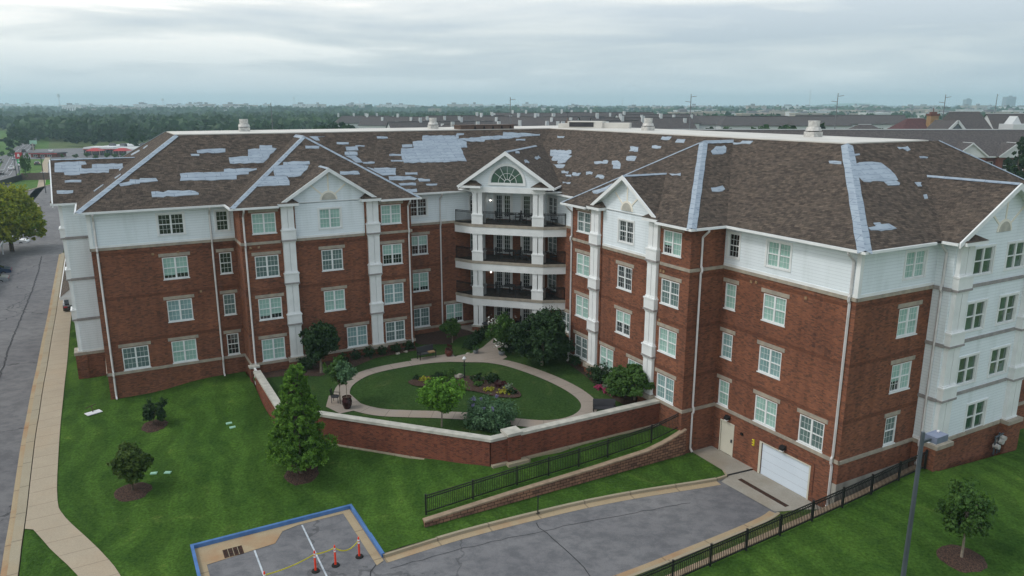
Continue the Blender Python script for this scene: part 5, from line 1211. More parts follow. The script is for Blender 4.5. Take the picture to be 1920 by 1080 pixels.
# --- young magnolia-like tree, front left lawn
a, b = -.28, -45.42
tree('young_tree', P(a, b, zl(a, b)), wildblobs(4, 1.02, 2.7, .55, 16, .42), 7500, .13, 'leaf_olive', 'round olive-green young tree on the left front lawn', 'tree', 1.8, .06, seed=2, clump=.4)
mulch_ring((a, b), .98, zl, 'round mulch bed under the olive-green young tree')
a, b = 1.5, -53.85; rb = random.Random(2)
bl = [(.45*math.cos(t)*q, .45*math.sin(t)*q, z, .28, .28, .4) for t, q, z in [(rb.uniform(0, 6.28), rb.uniform(.3, 1.5), rb.uniform(.75, 1.75)) for _ in range(13)]]
tree('crape_myrtle', P(a, b, zl(a, b)), bl, 2600, .1, 'leaf_dark', 'small dark vase-shaped shrub on the lawn near the left wall', 'shrub', .8, .035, seed=3, clump=.5)
mulch_ring((a, b), .85, zl, 'round mulch bed under the dark vase-shaped shrub')
a, b = 34.72, -17.94; zt_ = zr(a, b)
tree('young_tree', P(a, b, zt_), wildblobs(9, 1.4, 3.0, 1.15, 17, .32), 5200, .12, 'leaf_mid', 'loose young tree on the right-hand lawn beyond the lamp post', 'tree', 3.0, .06, bark='bark_pale', seed=4, clump=.42)
mulch_ring((a, b), 1.05, zr, 'round mulch bed under the loose young tree on the right')
# --- courtyard trees and shrubs
def T(name, a, b, bl, n, size, m, label, cat, h, r0, bark='bark_pale', **kw): return tree(name, P(a, b, zg(a, b)), bl, n, size, m, label, cat, h, r0, bark, **kw)
T('round_tree', 13.35, -54.9, wildblobs(12, 1.4, 3.3, .9, 14, .45), 15000, .13, 'leaf_dark', 'dense dark round tree beside the left wing wall', 'tree', 3.2, .09, seed=5, clump=.35)
T('young_tree', 17.54, -41.45, [(.2*math.cos(t)+q*math.cos(t), q*math.sin(t), z, .55, .55, .5) for t, q, z in ((0, .1, 1.5), (1, .6, 2.1), (2.2, .8, 2.4), (3.4, .75, 2.2), (4.6, .85, 2.5), (5.6, .8, 2.3), (.3, .9, 2.6), (2.8, .4, 1.7), (4.9, .4, 1.8), (1.6, .2, 2.7))], 6500, .12, 'leaf_bright', 'bright green vase-shaped tree behind the front garden wall', 'tree', 1.8, .05, seed=6, clump=.45)
T('broad_tree', 28.9, -47.9, wildblobs(21, 2.35, 4.0, .5, 20, .42), 22000, .14, 'leaf_dark', 'broad dark tree in front of the right wing', 'tree', 3.2, .1, seed=7, clump=.33)
T('flowering_tree', 27.2, -51.4, wildblobs(31, 1.25, 2.9, .7, 12, .42), 5200, .13, 'leaf_mid', 'green tree with white blossoms beside the balcony columns', 'tree', 2.0, .05, seed=8, clump=.4)
me = crown_mesh('blossom', [(0, 0, 2.0, 1.3, 1.3, 1.2)], 110, .13, 'petal_white', seed=31, clump=.5); o = bpy.data.objects.new('blossom', me); C.objects.link(o); o.parent = bpy.data.objects['flowering_tree']
T('small_tree', 25.0, -56.3, wildblobs(33, .85, 1.9, .4, 10, .42), 3200, .12, 'leaf_mid', 'slim green tree in the bed by the left balcony column', 'tree', 1.9, .045, seed=9, clump=.45)
T('spreading_tree', 31.0, -38.9, [(q*.78*math.cos(t)-.3, q*.78*math.sin(t)-.2, z*.86, .72, .72, .24) for t, q, z in ((0, .2, 2.75), (1, .9, 2.4), (2, 1.1, 2.1), (3, 1.0, 2.5), (4, 1.2, 2.0), (5, 1.1, 2.45), (5.8, 1.5, 1.8), (.6, 1.5, 1.9), (1.6, 1.5, 1.5), (2.6, 1.7, 1.55), (3.7, 1.6, 1.35), (4.6, 1.6, 1.5))], 15000, .15, 'leaf_mid', 'wide layered green maple leaning over the right garden wall', 'tree', 1.9, .07, seed=10, clump=.55, up=1.2)
T('small_tree', 12.9, -48.2, wildblobs(35, .95, 1.9, 1.4, 9, .42), 2300, .12, 'leaf_mid', 'thin green tree growing by the left end of the ring path', 'tree', 2.3, .035, seed=11, clump=.4)
def shrub(a, b, r, h, m, label, n=1500, size=.09, seed=0, name='shrub', group=None, zf=zg, cat='shrub', **kw):
    bl = [(0, 0, h*.5, r*.8, r*.8, h*.5)]+[(r*.55*math.cos(t), r*.55*math.sin(t), h*(.45+.2*math.sin(t*3+seed)), r*.5, r*.5, h*.42) for t in np.linspace(0, 5.4, 6)]
    me = crown_mesh(name, bl, n, size, m, seed=seed, clump=.45, **kw); o = bpy.data.objects.new(name, me); C.objects.link(o); o.location = P(a, b, zf(a, b)); return tag(o, label, cat, group)
shrub(20.4, -40.25, 1.7, 1.5, 'leaf_grey', 'large grey-green lavender-blue shrub behind the corner pier of the garden wall', 9000, .1, 20)
me = crown_mesh('flower_spikes', [(0, 0, 1.35, 1.5, 1.3, .4)], 160, .09, 'petal_purple', seed=44, clump=.35); o = bpy.data.objects.new('flower_spikes', me); C.objects.link(o); o.parent = [q for q in bpy.data.objects if q.name == 'shrub'][0]
for i, (a, b, r_, h) in enumerate([(16.6, -56.6, .45, .75), (17.7, -56.55, .5, .8), (18.8, -56.5, .42, .7), (20.0, -56.6, .48, .75), (21.2, -56.65, .45, .7), (15.4, -56.4, .5, .8)]):
    shrub(a, b, r_, h, 'leaf_dark', ('dark round shrub fifth from the right at the foot of the left wing', 'dark round shrub fourth from the right at the foot of the left wing', 'dark round shrub third from the right at the foot of the left wing', 'dark round shrub second from the right at the foot of the left wing', 'rightmost dark round shrub at the foot of the left wing', 'leftmost dark round shrub next to the dense dark round tree')[i], 900, .08, 50+i, group='round shrubs along the left wing')
shrub(12.7, -56.2, .75, 1.0, 'leaf_dark', 'dark spreading shrub at the left corner of the courtyard', 1300, .09, 61)
shrub(31.0, -43.0, .95, 1.25, 'leaf_dark', 'dark rounded shrub beside the right pilaster base', 2600, .09, 62)
shrub(31.15, -46.6, .6, .9, 'leaf_dark', 'small dark shrub under the broad dark tree', 900, .09, 63)
shrub(30.5, -41.3, .55, .5, 'leaf_varieg', 'pale variegated hosta clump above the pink flowers', 900, .1, 64)
shrub(30.45, -40.3, .55, .5, 'leaf_varieg', 'pale variegated hosta clump beside the layered maple', 900, .1, 65)
for i in range(3): shrub(30.1+.12*i, -41.7+.75*i, .42, .32, 'petal_pink', ('pink flower clump at the upper end of the bed', 'pink flower clump in the middle of the bed', 'pink flower clump nearest the layered maple')[i], 800, .07, 66+i, name='flower_clump', cat='flowers', group='pink flowers in the right bed')
OR6 = 'first second third fourth fifth sixth'.split()
for i, t in enumerate(np.linspace(0, 1, 6)):      # hedges either side of the path to the balcony
    shrub(25.5+2.7*t, -54.2-2.5*t, .52, .8, 'leaf_dark', f'dark clipped hedge shrub left of the balcony path, {OR6[5-i]} counting from the balcony', 900, .08, 70+i, group='hedge left of the balcony path')
    shrub(28.0+2.5*t, -51.9-2.6*t, .5, .8, 'leaf_dark', f'dark clipped hedge shrub right of the balcony path, {OR6[5-i]} counting from the balcony', 900, .08, 80+i, group='hedge right of the balcony path')
BEDP = [(19.6, -49.4, .5, .3, 'petal_yellow', 'yellow-green groundcover at the left end of the flower bed'), (20.6, -49.3, .5, .5, 'leaf_dark', 'dark clump at the left of the flower bed'), (21.5, -49.0, .55, .6, 'leaf_mid', 'green clump left of the garden lamp'), (22.9, -47.5, .55, .55, 'leaf_dark', 'dark clump right of the garden lamp'), (23.6, -46.6, .6, .6, 'leaf_dark', 'dark clump in the middle of the flower bed'), (23.9, -45.5, .5, .4, 'leaf_wine', 'wine-red clump in the flower bed'), (23.6, -44.3, .55, .35, 'petal_yellow', 'yellow-green groundcover at the right end of the flower bed'), (24.1, -44.0, .4, .4, 'leaf_dark', 'dark clump at the right tip of the flower bed')]
BEDP += [(20.1, -48.6, .55, .55, 'leaf_dark', 'dark round clump behind the left groundcover of the flower bed'), (21.1, -48.2, .5, .45, 'leaf_mid', 'green clump at the front left of the flower bed'), (22.6, -46.6, .5, .4, 'leaf_mid', 'green clump at the front centre of the flower bed'), (24.2, -47.0, .4, .5, 'leaf_dark', 'dark clump at the back of the flower bed'), (24.3, -44.9, .42, .35, 'leaf_varieg', 'pale variegated clump at the right of the flower bed'), (19.2, -49.9, .35, .3, 'leaf_dark', 'tiny dark clump at the left tip of the flower bed'), (22.9, -45.2, .4, .25, 'petal_yellow', 'small yellow groundcover at the front of the flower bed')]
for i, (a, b, r_, h, m, l) in enumerate(BEDP): shrub(a, b, r_, h, m, l, 700, .08, 90+i, name='bed_plant', cat='plant')
def rock(a, b, s, label, zf=zg, seed=0):
    r = random.Random(seed); g = MB(); k = 7; L1 = [P(a+s*math.cos(6.283*i/k)*r.uniform(.8, 1.2), b+s*math.sin(6.283*i/k)*r.uniform(.6, 1), zf(a, b)-.02) for i in range(k)]
    c = P(a, b, zf(a, b)); L2 = [c+(p-c)*r.uniform(.6, .85)+Vector((0, 0, s*r.uniform(.4, .7))) for p in L1]; g.prism(L1, L2)
    return tag(g.build('rock', 'rock', None, loc=c), label, 'rock', 'garden boulders')
for i, (a, b, s, l) in enumerate([(22.1, -48.7, .42, 'pale boulder just left of the garden lamp'), (23.2, -47.9, .38, 'flat pale boulder right of the garden lamp'), (24.9, -53.0, .2, 'small rock by the grey pot beside the path junction'), (24.2, -44.3, .2, 'small rock at the right end of the flower bed'), (20.0, -56.0, .22, 'small rock in front of the left wing shrubs'), (20.7, -56.1, .2, 'second small rock in front of the left wing shrubs')]): rock(a, b, s, l, seed=i)

# ================================================================== garden furniture
def pot(a, b, r, h, m, label, plant=None, zf=zg):
    root = empty('plant_pot', P(a, b, zf(a, b)+.04), 0, label, 'plant pot'); c = P(a, b, zf(a, b)+.04); g = MB()
    prof = [(.62, 0), (.95, .35), (1.0, .6), (.82, .88), (.92, .93), (.92, 1.0)]
    for (r0, z0), (r1, z1) in zip(prof, prof[1:]): g.tube(c+Vector((0, 0, z0*h)), c+Vector((0, 0, z1*h)), r*r0, r*r1, 16, cap=False)
    g.tube(c+Vector((0, 0, .93*h)), c+Vector((0, 0, .94*h)), r*.85, r*.85, 16, 'mulch') if 0 else None
    g.build('bowl', m, root, smooth=True); g = MB(); g.tube(c+Vector((0, 0, .9*h)), c+Vector((0, 0, .93*h)), r*.86, r*.86, 16); g.build('soil', 'mulch', root)
    if plant:
        bl, n, sz, lm, hh = plant; me = crown_mesh('foliage', bl, n, sz, lm, seed=int(a*10), clump=.5); o = bpy.data.objects.new('foliage', me); C.objects.link(o); o.parent = root
        g = MB(); g.tube(c+Vector((0, 0, h*.9)), c+Vector((0, 0, hh)), .03, .015, 6); g.build('stem', 'bark_pale', root)
    return root
pot(13.1, -47.2, .34, .85, 'pot_dark', 'tall dark wine-coloured pot with a thin tree in it', ([(0, 0, 2.4, .5, .5, .5), (.4, .1, 2.8, .4, .4, .4), (-.3, .3, 2.9, .4, .4, .4), (.1, -.4, 2.5, .4, .4, .4)], 1100, .12, 'leaf_grey', 2.6))
pot(23.35, -53.3, .34, .6, 'terracotta', 'rounded red-brown pot at the end of the bench pad', ([(0, 0, .75, .25, .25, .18)], 200, .08, 'leaf_wine', .7))
pot(25.5, -52.75, .22, .38, 'pot_grey', 'small grey pot left of the path junction', ([(0, 0, .5, .3, .3, .2)], 250, .09, 'leaf_mid', .5))
pot(27.15, -51.35, .26, .4, 'pot_grey', 'small grey pot right of the path junction', ([(0, 0, .5, .25, .25, .2)], 250, .09, 'leaf_mid', .5))
def furniture():
    ch = proto('patio_chair'); g = MB(); g.box(LO, -.24, .24, -.24, .24, .40, .45); g.build('seat', 'dark_wall', ch)
    g = MB()
    for x in np.linspace(-.22, .22, 6): g.bar((x, -.24, .45), (x, -.32, .95), .02, .02)
    g.bar((-.25, -.32, .96), (.25, -.32, .96), .04, .04); g.build('backrest', 'black_metal', ch)
    g = MB()
    for x in (-.25, .25): g.bar((x, -.26, .66), (x, .22, .64), .035, .03); g.bar((x, .2, .45), (x, .2, .64), .025, .025)
    g.build('armrest', 'black_metal', ch)
    for x in (-.22, .22):
        for y in (-.22, .22): g = MB(); g.bar((x, y, 0), (x, y, .42), .03, .03); g.build('leg', 'black_metal', ch)
    tb = proto('patio_table'); g = MB(); g.tube((0, 0, .70), (0, 0, .74), .5, .5, 20); g.build('table_top', 'dark_wall', tb); g = MB(); g.tube((0, 0, .03), (0, 0, .7), .05, .04, 8); g.tube((0, 0, 0), (0, 0, .03), .3, .28, 12); g.build('pedestal', 'black_metal', tb)
    bn = proto('garden_bench'); g = MB()
    g.box(LO, -.75, .75, -.25, .25, .40, .46); g.build('seat', 'dark_wall', bn); g = MB(); g.prism([Vector(q) for q in ((-.75, -.25, .46), (.75, -.25, .46), (.75, -.32, .95), (-.75, -.32, .95))], [Vector(q) for q in ((-.75, -.20, .46), (.75, -.20, .46), (.75, -.27, .95), (-.75, -.27, .95))]); g.build('backrest', 'dark_wall', bn)
    for x in (-.72, .72):
        g = MB(); g.bar((x, -.22, 0), (x, -.22, .62), .05, .05); g.bar((x, .22, 0), (x, .22, .62), .05, .05); g.bar((x, -.26, .63), (x, .26, .63), .05, .04); g.build('leg_frame', 'black_metal', bn)
    for o in (ch, tb, bn): cache(o)
    return ch, tb, bn
CH, TB, BN = furniture()
def along(F, deg=0): return F.rot()+R(deg)
b1 = copytree(BN, loc=P(21.6, -53.75, zg(21.6, -53.75)+.05), rz=along(GA, 8)); tag(b1, 'dark metal garden bench with a pale cushion on the pad by the left wing', 'bench')
g = MB(); g.box(Fr((21.6, -53.75), (1, 0), (0, 1)), .1, .6, -.05, .35, 0, .09); cu = g.build('cushion', 'wood', None); cu.location = P(0, 0, zg(21.6, -53.75)+.52); tag(cu, 'pale tan cushion lying on the dark garden bench', 'cushion')
b2 = copytree(BN, loc=P(27.95, -38.2, zg(28.3, -38.9)-.1), rz=along(GA, -30)); tag(b2, 'black metal bench half hidden behind the right garden wall', 'bench')
c1 = copytree(CH, loc=P(12.7, -48.6, zg(12.7, -48.6)+.05), rz=along(GA, 60)); tag(c1, 'dark garden chair by the tall wine-coloured pot', 'chair')
t1 = copytree(TB, loc=P(28.9, -57.3, .80), rz=0); tag(t1, 'round pale-topped patio table under the lowest balcony', 'table')
for k in KIDS[TB.name]: pass
frng = random.Random(8); fi = 0
pos_ = [(2.0, -1.5), (4.3, -1.6), (1.0, -2.4), (5.6, -2.3), (3.2, -2.9)]
lv = {10.38: 'top', 7.15: 'middle', 4.0: 'lowest upper', .78: 'ground'}
for z, nm in lv.items():
    for i, (e, n) in enumerate(((2.9, -1.7), (4.9, -1.5))):
        t = copytree(TB, loc=FB.p(e, n, z), rz=0); tag(t, f'round dark table {("left", "right")[i]} on the {nm} balcony level' if nm != 'ground' else f'round dark table {("left", "right")[i]} on the ground patio', 'table', 'round tables on the balconies')
    for i, (e, n, rot) in enumerate(((2.0, -1.5, 90), (3.5, -2.2, -60), (4.3, -1.0, 150), (5.5, -1.9, -100), (6.9, -1.6, 30))):
        t = copytree(CH, loc=FB.p(e, n, z), rz=FB.rot()+R(rot)); w = ('leftmost', 'second', 'third', 'fourth', 'rightmost')[i]
        tag(t, f'{w} dark metal chair on the {nm} balcony level' if nm != 'ground' else f'{w} dark metal chair on the ground patio', 'chair', 'metal chairs on the balconies')
for o in (CH, TB, BN): discard(o)
# garden lamp
gl = empty('garden_lamp', P(22.36, -48.24, zg(22.36, -48.24)), 0, 'short black garden lamp post with a round globe in the flower bed', 'lamp post'); c = P(22.36, -48.24, zg(22.36, -48.24)); g = MB()
g.tube(c, c+Vector((0, 0, .18)), .13, .07, 10); g.tube(c+Vector((0, 0, .18)), c+Vector((0, 0, 1.45)), .04, .035, 8); g.bar(c+Vector((-.18, 0, 1.05)), c+Vector((.18, 0, 1.05)), .03, .05); g.build('post', 'black_metal', gl)
g = MB(); g.tube(c+Vector((0, 0, 1.45)), c+Vector((0, 0, 1.58)), .07, .15, 10); g.tube(c+Vector((0, 0, 1.58)), c+Vector((0, 0, 1.72)), .15, .07, 10); g.build('globe', 'reflect_white', gl)
# ================================================================== street lamp in the foreground
lp = P(23.2, -13.8, 0); LPb = Vector((lp.x, lp.y, -1.6)); sl = empty('street_lamp', LPb, 0, 'tall grey parking lot lamp post with a flat box head', 'street lamp')
g = MB(); g.tube(LPb, LPb+Vector((0, 0, 11.35)), .105, .068, 4); g.tube(LPb, LPb+Vector((0, 0, .5)), .3, .3, 12); g.build('pole', 'grey_metal', sl)
hd = LPb+Vector((0, 0, 10.98)); dx = Vector((.80, .45, 0)).normalized(); dy = Vector((-dx.y, dx.x, 0))
g = MB(); g.bar(hd, hd+dx*.55, .07, .09); g.build('arm', 'grey_metal', sl)
def obox(mb, c, x, y, hx, hy, z0, z1, mat=None): 
    q = lambda z: [c+x*i*hx+y*j*hy+Vector((0, 0, z)) for i, j in ((-1, -1), (1, -1), (1, 1), (-1, 1))]; mb.hexa(q(z0), q(z1), mat)
g = MB(); obox(g, hd+dx*.8, dx, dy, .32, .22, -.11, .12); h_ = g.build('lamp_head', 'lamp_head', sl); g = MB(); obox(g, hd+dx*.8, dx, dy, .26, .17, -.14, -.11); g.build('lens', 'reflect_white', h_)
g = MB(); obox(g, hd+dx*1.02+dy*.08, dx, dy, .035, .035, .12, .17); g.build('photocell', 'reflect_white', h_)
# ================================================================== delineators and tape in the parking bay
DL = proto('delineator_post'); g = MB(); g.tube((0, 0, .07), (0, 0, 1.05), .055, .045, 12); g.tube((0, 0, 1.05), (0, 0, 1.14), .045, .03, 12); g.build('post', 'red_orange', DL)
g = MB()
for z in (.78, .92): g.tube((0, 0, z), (0, 0, z+.08), .056, .055, 12)
g.build('reflective_band', 'reflect_white', DL); g = MB(); g.tube((0, 0, 0), (0, 0, .07), .21, .18, 14); g.build('base', 'rubber', DL); cache(DL)
DP = [(7.25, -33.45, 'orange delineator post standing on the white bay line'), (8.25, -33.45, 'orange delineator post second from the right in the bay'), (9.52, -33.6, 'orange delineator post nearest the right blue kerb'), (4.75, -32.9, 'orange delineator post cut off at the bottom picture edge')]
for a, b, l in DP: tag(copytree(DL, loc=P(a, b, -2.05), rz=0), l, 'delineator', 'orange posts in the parking bay')
discard(DL)
g = MB()
def tape(p, q, sag):
    prev = None
    for i in range(17):
        t = i/16; c = p.lerp(q, t)+Vector((0, 0, -sag*4*t*(1-t)))
        if prev is not None: g.bar(prev, c, .012, .06)
        prev = c
tape(P(4.75, -32.9, -1.1), P(7.25, -33.45, -1.1), .12); tape(P(7.25, -33.45, -1.1), P(8.25, -33.45, -1.05), .06); tape(P(8.25, -33.45, -1.05), P(9.52, -33.6, -1.1), .35)
tag(g.build('barrier_tape', 'yellow', None, loc=P(7.2, -33.4, -1.1)), 'yellow caution tape strung between the orange posts', 'barrier tape')
# valve box lids, fallen sign, gas meter, gate post
for a, b, r_, l in ((5.95, -51.0, 0, 'pale green valve box lid on the lawn, farther of the pair by the conifer'), (6.05, -50.2, 0, 'pale green valve box lid on the lawn, nearer of the pair by the conifer'), (.95, -46.95, .3, 'mint green valve box lid beside the olive-green tree'), (1.7, -46.65, .5, 'mint green valve box lid farther right of the olive-green tree')):
    g = MB(); F = Fr((a, b), (math.cos(r_), math.sin(r_)), (-math.sin(r_), math.cos(r_))); z = zl(a, b); g.box(F, -.19, .19, -.13, .13, z-.1, z+.04); g.box(F, -.16, .16, -.1, .1, z+.04, z+.055)
    tag(g.build('valve_box', 'lime_lid', None, loc=P(a, b, z)), l, 'valve box', 'irrigation valve box lids')
a, b = -2.15, -57.9; z = zl(a, b); sg_ = empty('fallen_sign', P(a, b, z), 0, 'white sign board lying flat on the grass by the left corner', 'sign')
F = Fr((a, b), (.93, -.37), (.37, .93)); g = MB(); g.box(F, -.5, .5, -.3, .3, z+.05, z+.09); g.build('panel', 'sign_white', sg_); g = MB(); g.bar(F.p(.0, -.1, z+.1), F.p(.15, -.65, z+.35), .05, .05); g.bar(F.p(-.25, -.65, z+.3), F.p(.45, -.65, z+.4), .04, .04); g.build('leg', 'rust_iron', sg_)
ga_, gb_ = 47.45, -23.45; gm = empty('gas_meter', P(ga_, gb_, -1), 0, 'grey gas meter and regulator cluster against the brick plinth', 'gas meter'); zb_ = zr(48, -23.5)
g = MB()
for x, zt2 in ((-.35, 1.2), (0, 1.4), (.3, 1.15)): g.tube(P(ga_+x, gb_, zb_), P(ga_+x, gb_, zb_+zt2), .05, .05, 8)
g.tube(P(ga_-.4, gb_, zb_+1.15), P(ga_+.4, gb_, zb_+1.25), .06, .06, 8); g.build('pipe', 'grey_metal', gm)
g = MB()
for x, z2 in ((-.25, .55), (.12, .8), (.32, 1.0)): g.tube(P(ga_+x, gb_-.1, zb_+z2), P(ga_+x, gb_+.25, zb_+z2), .17, .15, 12)
g.build('regulator', 'galv', gm)
gpz = -1.95; gp = P(19.59, -32.75, gpz); g = MB(); g.bar(gp, gp+Vector((0, 0, 1.1)), .06, .06); g.bar(gp+Vector((0, 0, 1.02)), gp+Vector((.16, .02, .95)), .03, .03); g.bar(gp, gp+Vector((0, 0, .04)), .2, .2)
tag(g.build('post', 'black_metal', None, loc=gp), 'single black metal post standing on the drive kerb', 'post')
bpy.data.objects[-1] if 0 else None
# ================================================================== surroundings (world x, y)
def wpoly(name, pts, mat, z, kind='structure', label=None):
    g = MB(); g.poly([Vector((x, y, z)) for x, y in pts], None, [(x, y) for x, y in pts]); o = g.build(name, mat); return tag(o, label, None, None, kind)
wpoly('ground', [(-6400, -110), (6400, -110), (6400, 6700), (-6400, 6700)], 'far_field', -2.14)
def ribbon(name, L, Rr, mat, z):
    g = MB()
    for i in range(len(L)-1): g.poly([Vector((*L[i], z)), Vector((*Rr[i], z)), Vector((*Rr[i+1], z)), Vector((*L[i+1], z))])
    return tag(g.build(name, mat), None, None, None, 'structure')
wpoly('bright_lawn', [(-190, 150), (-86, 150), (-92, 262), (-165, 262), (-200, 240)], 'bright_lawn', -2.10)
wpoly('side_drive', [(-99, 158), (-108, 171), (-116, 179), (-126, 191), (-131, 205), (-134, 222), (-120, 222), (-96, 186), (-90, 165)], 'asphalt_road', -2.06)
def kerbw(pts, w=.5, z=-2.0): 
    g = MB()
    for p, q in zip(pts, pts[1:]): g.bar(Vector((*p, z)), Vector((*q, z)), w, .2)
    return tag(g.build('kerb', 'kerb'), None, None, None, 'structure')
kerbw([(-102, 162), (-108, 171), (-116, 179), (-126, 191), (-131, 205), (-134, 222)]); kerbw([(-86, 166), (-96, 186), (-108, 204), (-120, 222)]); kerbw([(-112, 161), (-98, 163.5), (-84, 163)], .6)
AL_ = [(-240, 180), (-205, 262), (-192, 285), (-220, 330), (-247, 374), (-298, 465), (-339, 542), (-400, 650), (-455, 750)]
AR_ = [(-125, 180), (-143, 215), (-156, 237), (-175, 270), (-195, 303), (-232, 368), (-288, 463), (-364, 590), (-425, 700)]
ribbon('avenue', AL_, AR_, 'asphalt_road', -2.08)
ribbon('verge', AR_, [(x+9, y-2) for x, y in AR_], 'far_grass', -2.09); ribbon('pavement', [(x+9, y-2) for x, y in AR_[:6]], [(x+11.5, y-2.5) for x, y in AR_[:6]], 'walk', -2.06)
ribbon('verge', [(x-22, y+5) for x, y in AL_], AL_, 'far_grass', -2.09)
ribbon('car_park', [(x+11.5, y-2.5) for x, y in AR_[2:5]], [(-128, 262), (-128, 285), (-150, 330)], 'asphalt', -2.07)
wpoly('car_park', [(-225, 325), (-130, 325), (-120, 345), (-215, 420), (-250, 400)], 'asphalt', -2.085)
wpoly('field', [(-470, 430), (-345, 560), (-420, 690), (-620, 690), (-640, 430)], 'far_grass', -2.09)
# lane lines on the avenue
g = MB()
for f in (.28, .5, .72):
    for i in range(len(AL_)-1):
        for t in np.arange(0, 1, .12):
            p = [np.array(AL_[i])*(1-f)+np.array(AR_[i])*f, np.array(AL_[i+1])*(1-f)+np.array(AR_[i+1])*f]; a = p[0]*(1-t)+p[1]*t; b = p[0]*(1-t-.05)+p[1]*(t+.05); g.bar(Vector((*a, -2.07)), Vector((*b, -2.07)), .25, .04)
tag(g.build('lane_markings', 'line_paint'), None, None, None, 'structure')
# ---- cars
def car(colname, name='parked_car', suv=False):
    o = proto(name); h = 1.62 if suv else 1.42; L, w = 4.6, 1.8
    prof = [(-L/2, .35), (-L/2, .78), (-L/2+.25, .92), (-1.35, 1.0), (1.0, 1.0), (L/2-.25, .86), (L/2, .62), (L/2, .35)]
    g = MB(); g.prism([Vector((x, -w/2, z)) for x, z in prof], [Vector((x, w/2, z)) for x, z in prof])
    rf = [(-1.45 if not suv else -2.0, 1.0), (-.95 if not suv else -1.8, h-.06), (-.8 if not suv else -1.6, h), (.25, h), (.45, h-.08), (1.1, 1.0)]
    g.prism([Vector((x, -w/2*.80, z)) for x, z in rf], [Vector((x, w/2*.80, z)) for x, z in rf]); g.build('body', colname, o)
    g = MB(); cz = (1.04, h-.1)
    for sg in (-1, 1):
        y = sg*w/2*.80; q = [(-1.28 if not suv else -1.9, 1.05), (-.9 if not suv else -1.78, h-.12), (.22, h-.12), (.88, 1.05)]
        g.prism([Vector((x, y-.01, z)) for x, z in q], [Vector((x, y+.015*sg, z)) for x, z in q])
    wsh = [(1.1, 1.03), (.47, h-.1)]; g.poly([Vector((wsh[0][0]+.02, -.62, wsh[0][1])), Vector((wsh[0][0]+.02, .62, wsh[0][1])), Vector((wsh[1][0]+.02, .55, wsh[1][1])), Vector((wsh[1][0]+.02, -.55, wsh[1][1]))])
    r0, r1 = rf[0], rf[1]; g.poly([Vector((r0[0]-.02, -.62, r0[1]+.04)), Vector((r0[0]-.02, .62, r0[1]+.04)), Vector((r1[0]-.02, .55, r1[1])), Vector((r1[0]-.02, -.55, r1[1]))]); g.build('window', 'car_glass', o)
    for x in (-1.4, 1.4):
        for y in (-1, 1): g = MB(); g.tube((x, y*.72, .33), (x, y*.91, .33), .33, .33, 14); wl = g.build('wheel', 'rubber', o); g = MB(); g.tube((x, y*.91, .33), (x, y*.925, .33), .2, .19, 10); g.build('rim', 'alloy', wl)
    for y in (-.65, .65): g = MB(); g.box(LO, L/2-.02, L/2+.02, y-.18, y+.18, .62, .76); g.build('headlight', 'reflect_white', o); g = MB(); g.box(LO, -L/2-.02, -L/2+.02, y-.18, y+.18, .68, .84); g.build('taillight', 'red_metal', o)
    cache(o); return o
CARS = {c+('s' if s else ''): car('car_'+c, 'car', s) for c, s in (('black', False), ('black', True), ('white', False), ('white', True), ('silver', False), ('red', False), ('blue', False))}
def put(k, x, y, deg, label, group=None, z=-2.07): return tag(copytree(CARS[k], loc=(x, y, z), rz=R(deg)), label, 'car', group)
GR = 'cars driving on the avenue'
for k, x, y, d, l in [('blacks', -238, 372, 118, 'black car on the avenue, left of the pair under the curve'), ('black', -246, 392, 118, 'black car on the avenue, right of the pair under the curve'), ('blacks', -276, 440, 118, 'dark car farther up the avenue curve'), ('white', -226, 374, 118, 'small white car beside the right kerb of the avenue'), ('black', -268, 428, 120, 'dark car beside the right kerb at the top of the curve'),
    ('white', -221, 339, 300, 'white car in the middle of the avenue'), ('silver', -209, 320, 300, 'grey car just below the white one on the avenue'), ('blacks', -206, 306, 300, 'dark car left of the red pole sign on the avenue'), ('red', -212, 338, 118, 'red car behind the red pole sign'), ('black', -183, 293, 118, 'black car nearest the right kerb under the pole sign'), ('white', -203, 300, 300, 'white car at the left picture edge on the avenue'), ('white', -178, 270, 118, 'white car low on the avenue near the power pole'), ('black', -170, 252, 300, 'black car cut by the left picture edge'), ('silver', -325, 524, 118, 'pale car far up the avenue before the wood')]:
    put(k, x, y, d, l, GR)
put('black', -151, 244, 12, 'black parked car beyond the brown garden fence, left of the small tree', None)
put('blue', -141, 246, 12, 'dark blue parked car partly behind the small tree', None)
put('blacks', -48.6, 80.5, 118.7, 'black car waiting under the entrance canopy', None, zroad(-7, -93)+.02 if False else -1.55)
put('whites', -81.2, 120.5, 20, 'white car parked under the big yellow-green tree', None, -1.85)
put('blue', -69.5, 98.0, -150, 'dark blue car under the carport at the left edge', 'cars under the carport', -1.85); put('silver', -66.6, 93.0, -150, 'silver car under the carport at the left edge', 'cars under the carport', -1.85)
for o in CARS.values(): discard(o)
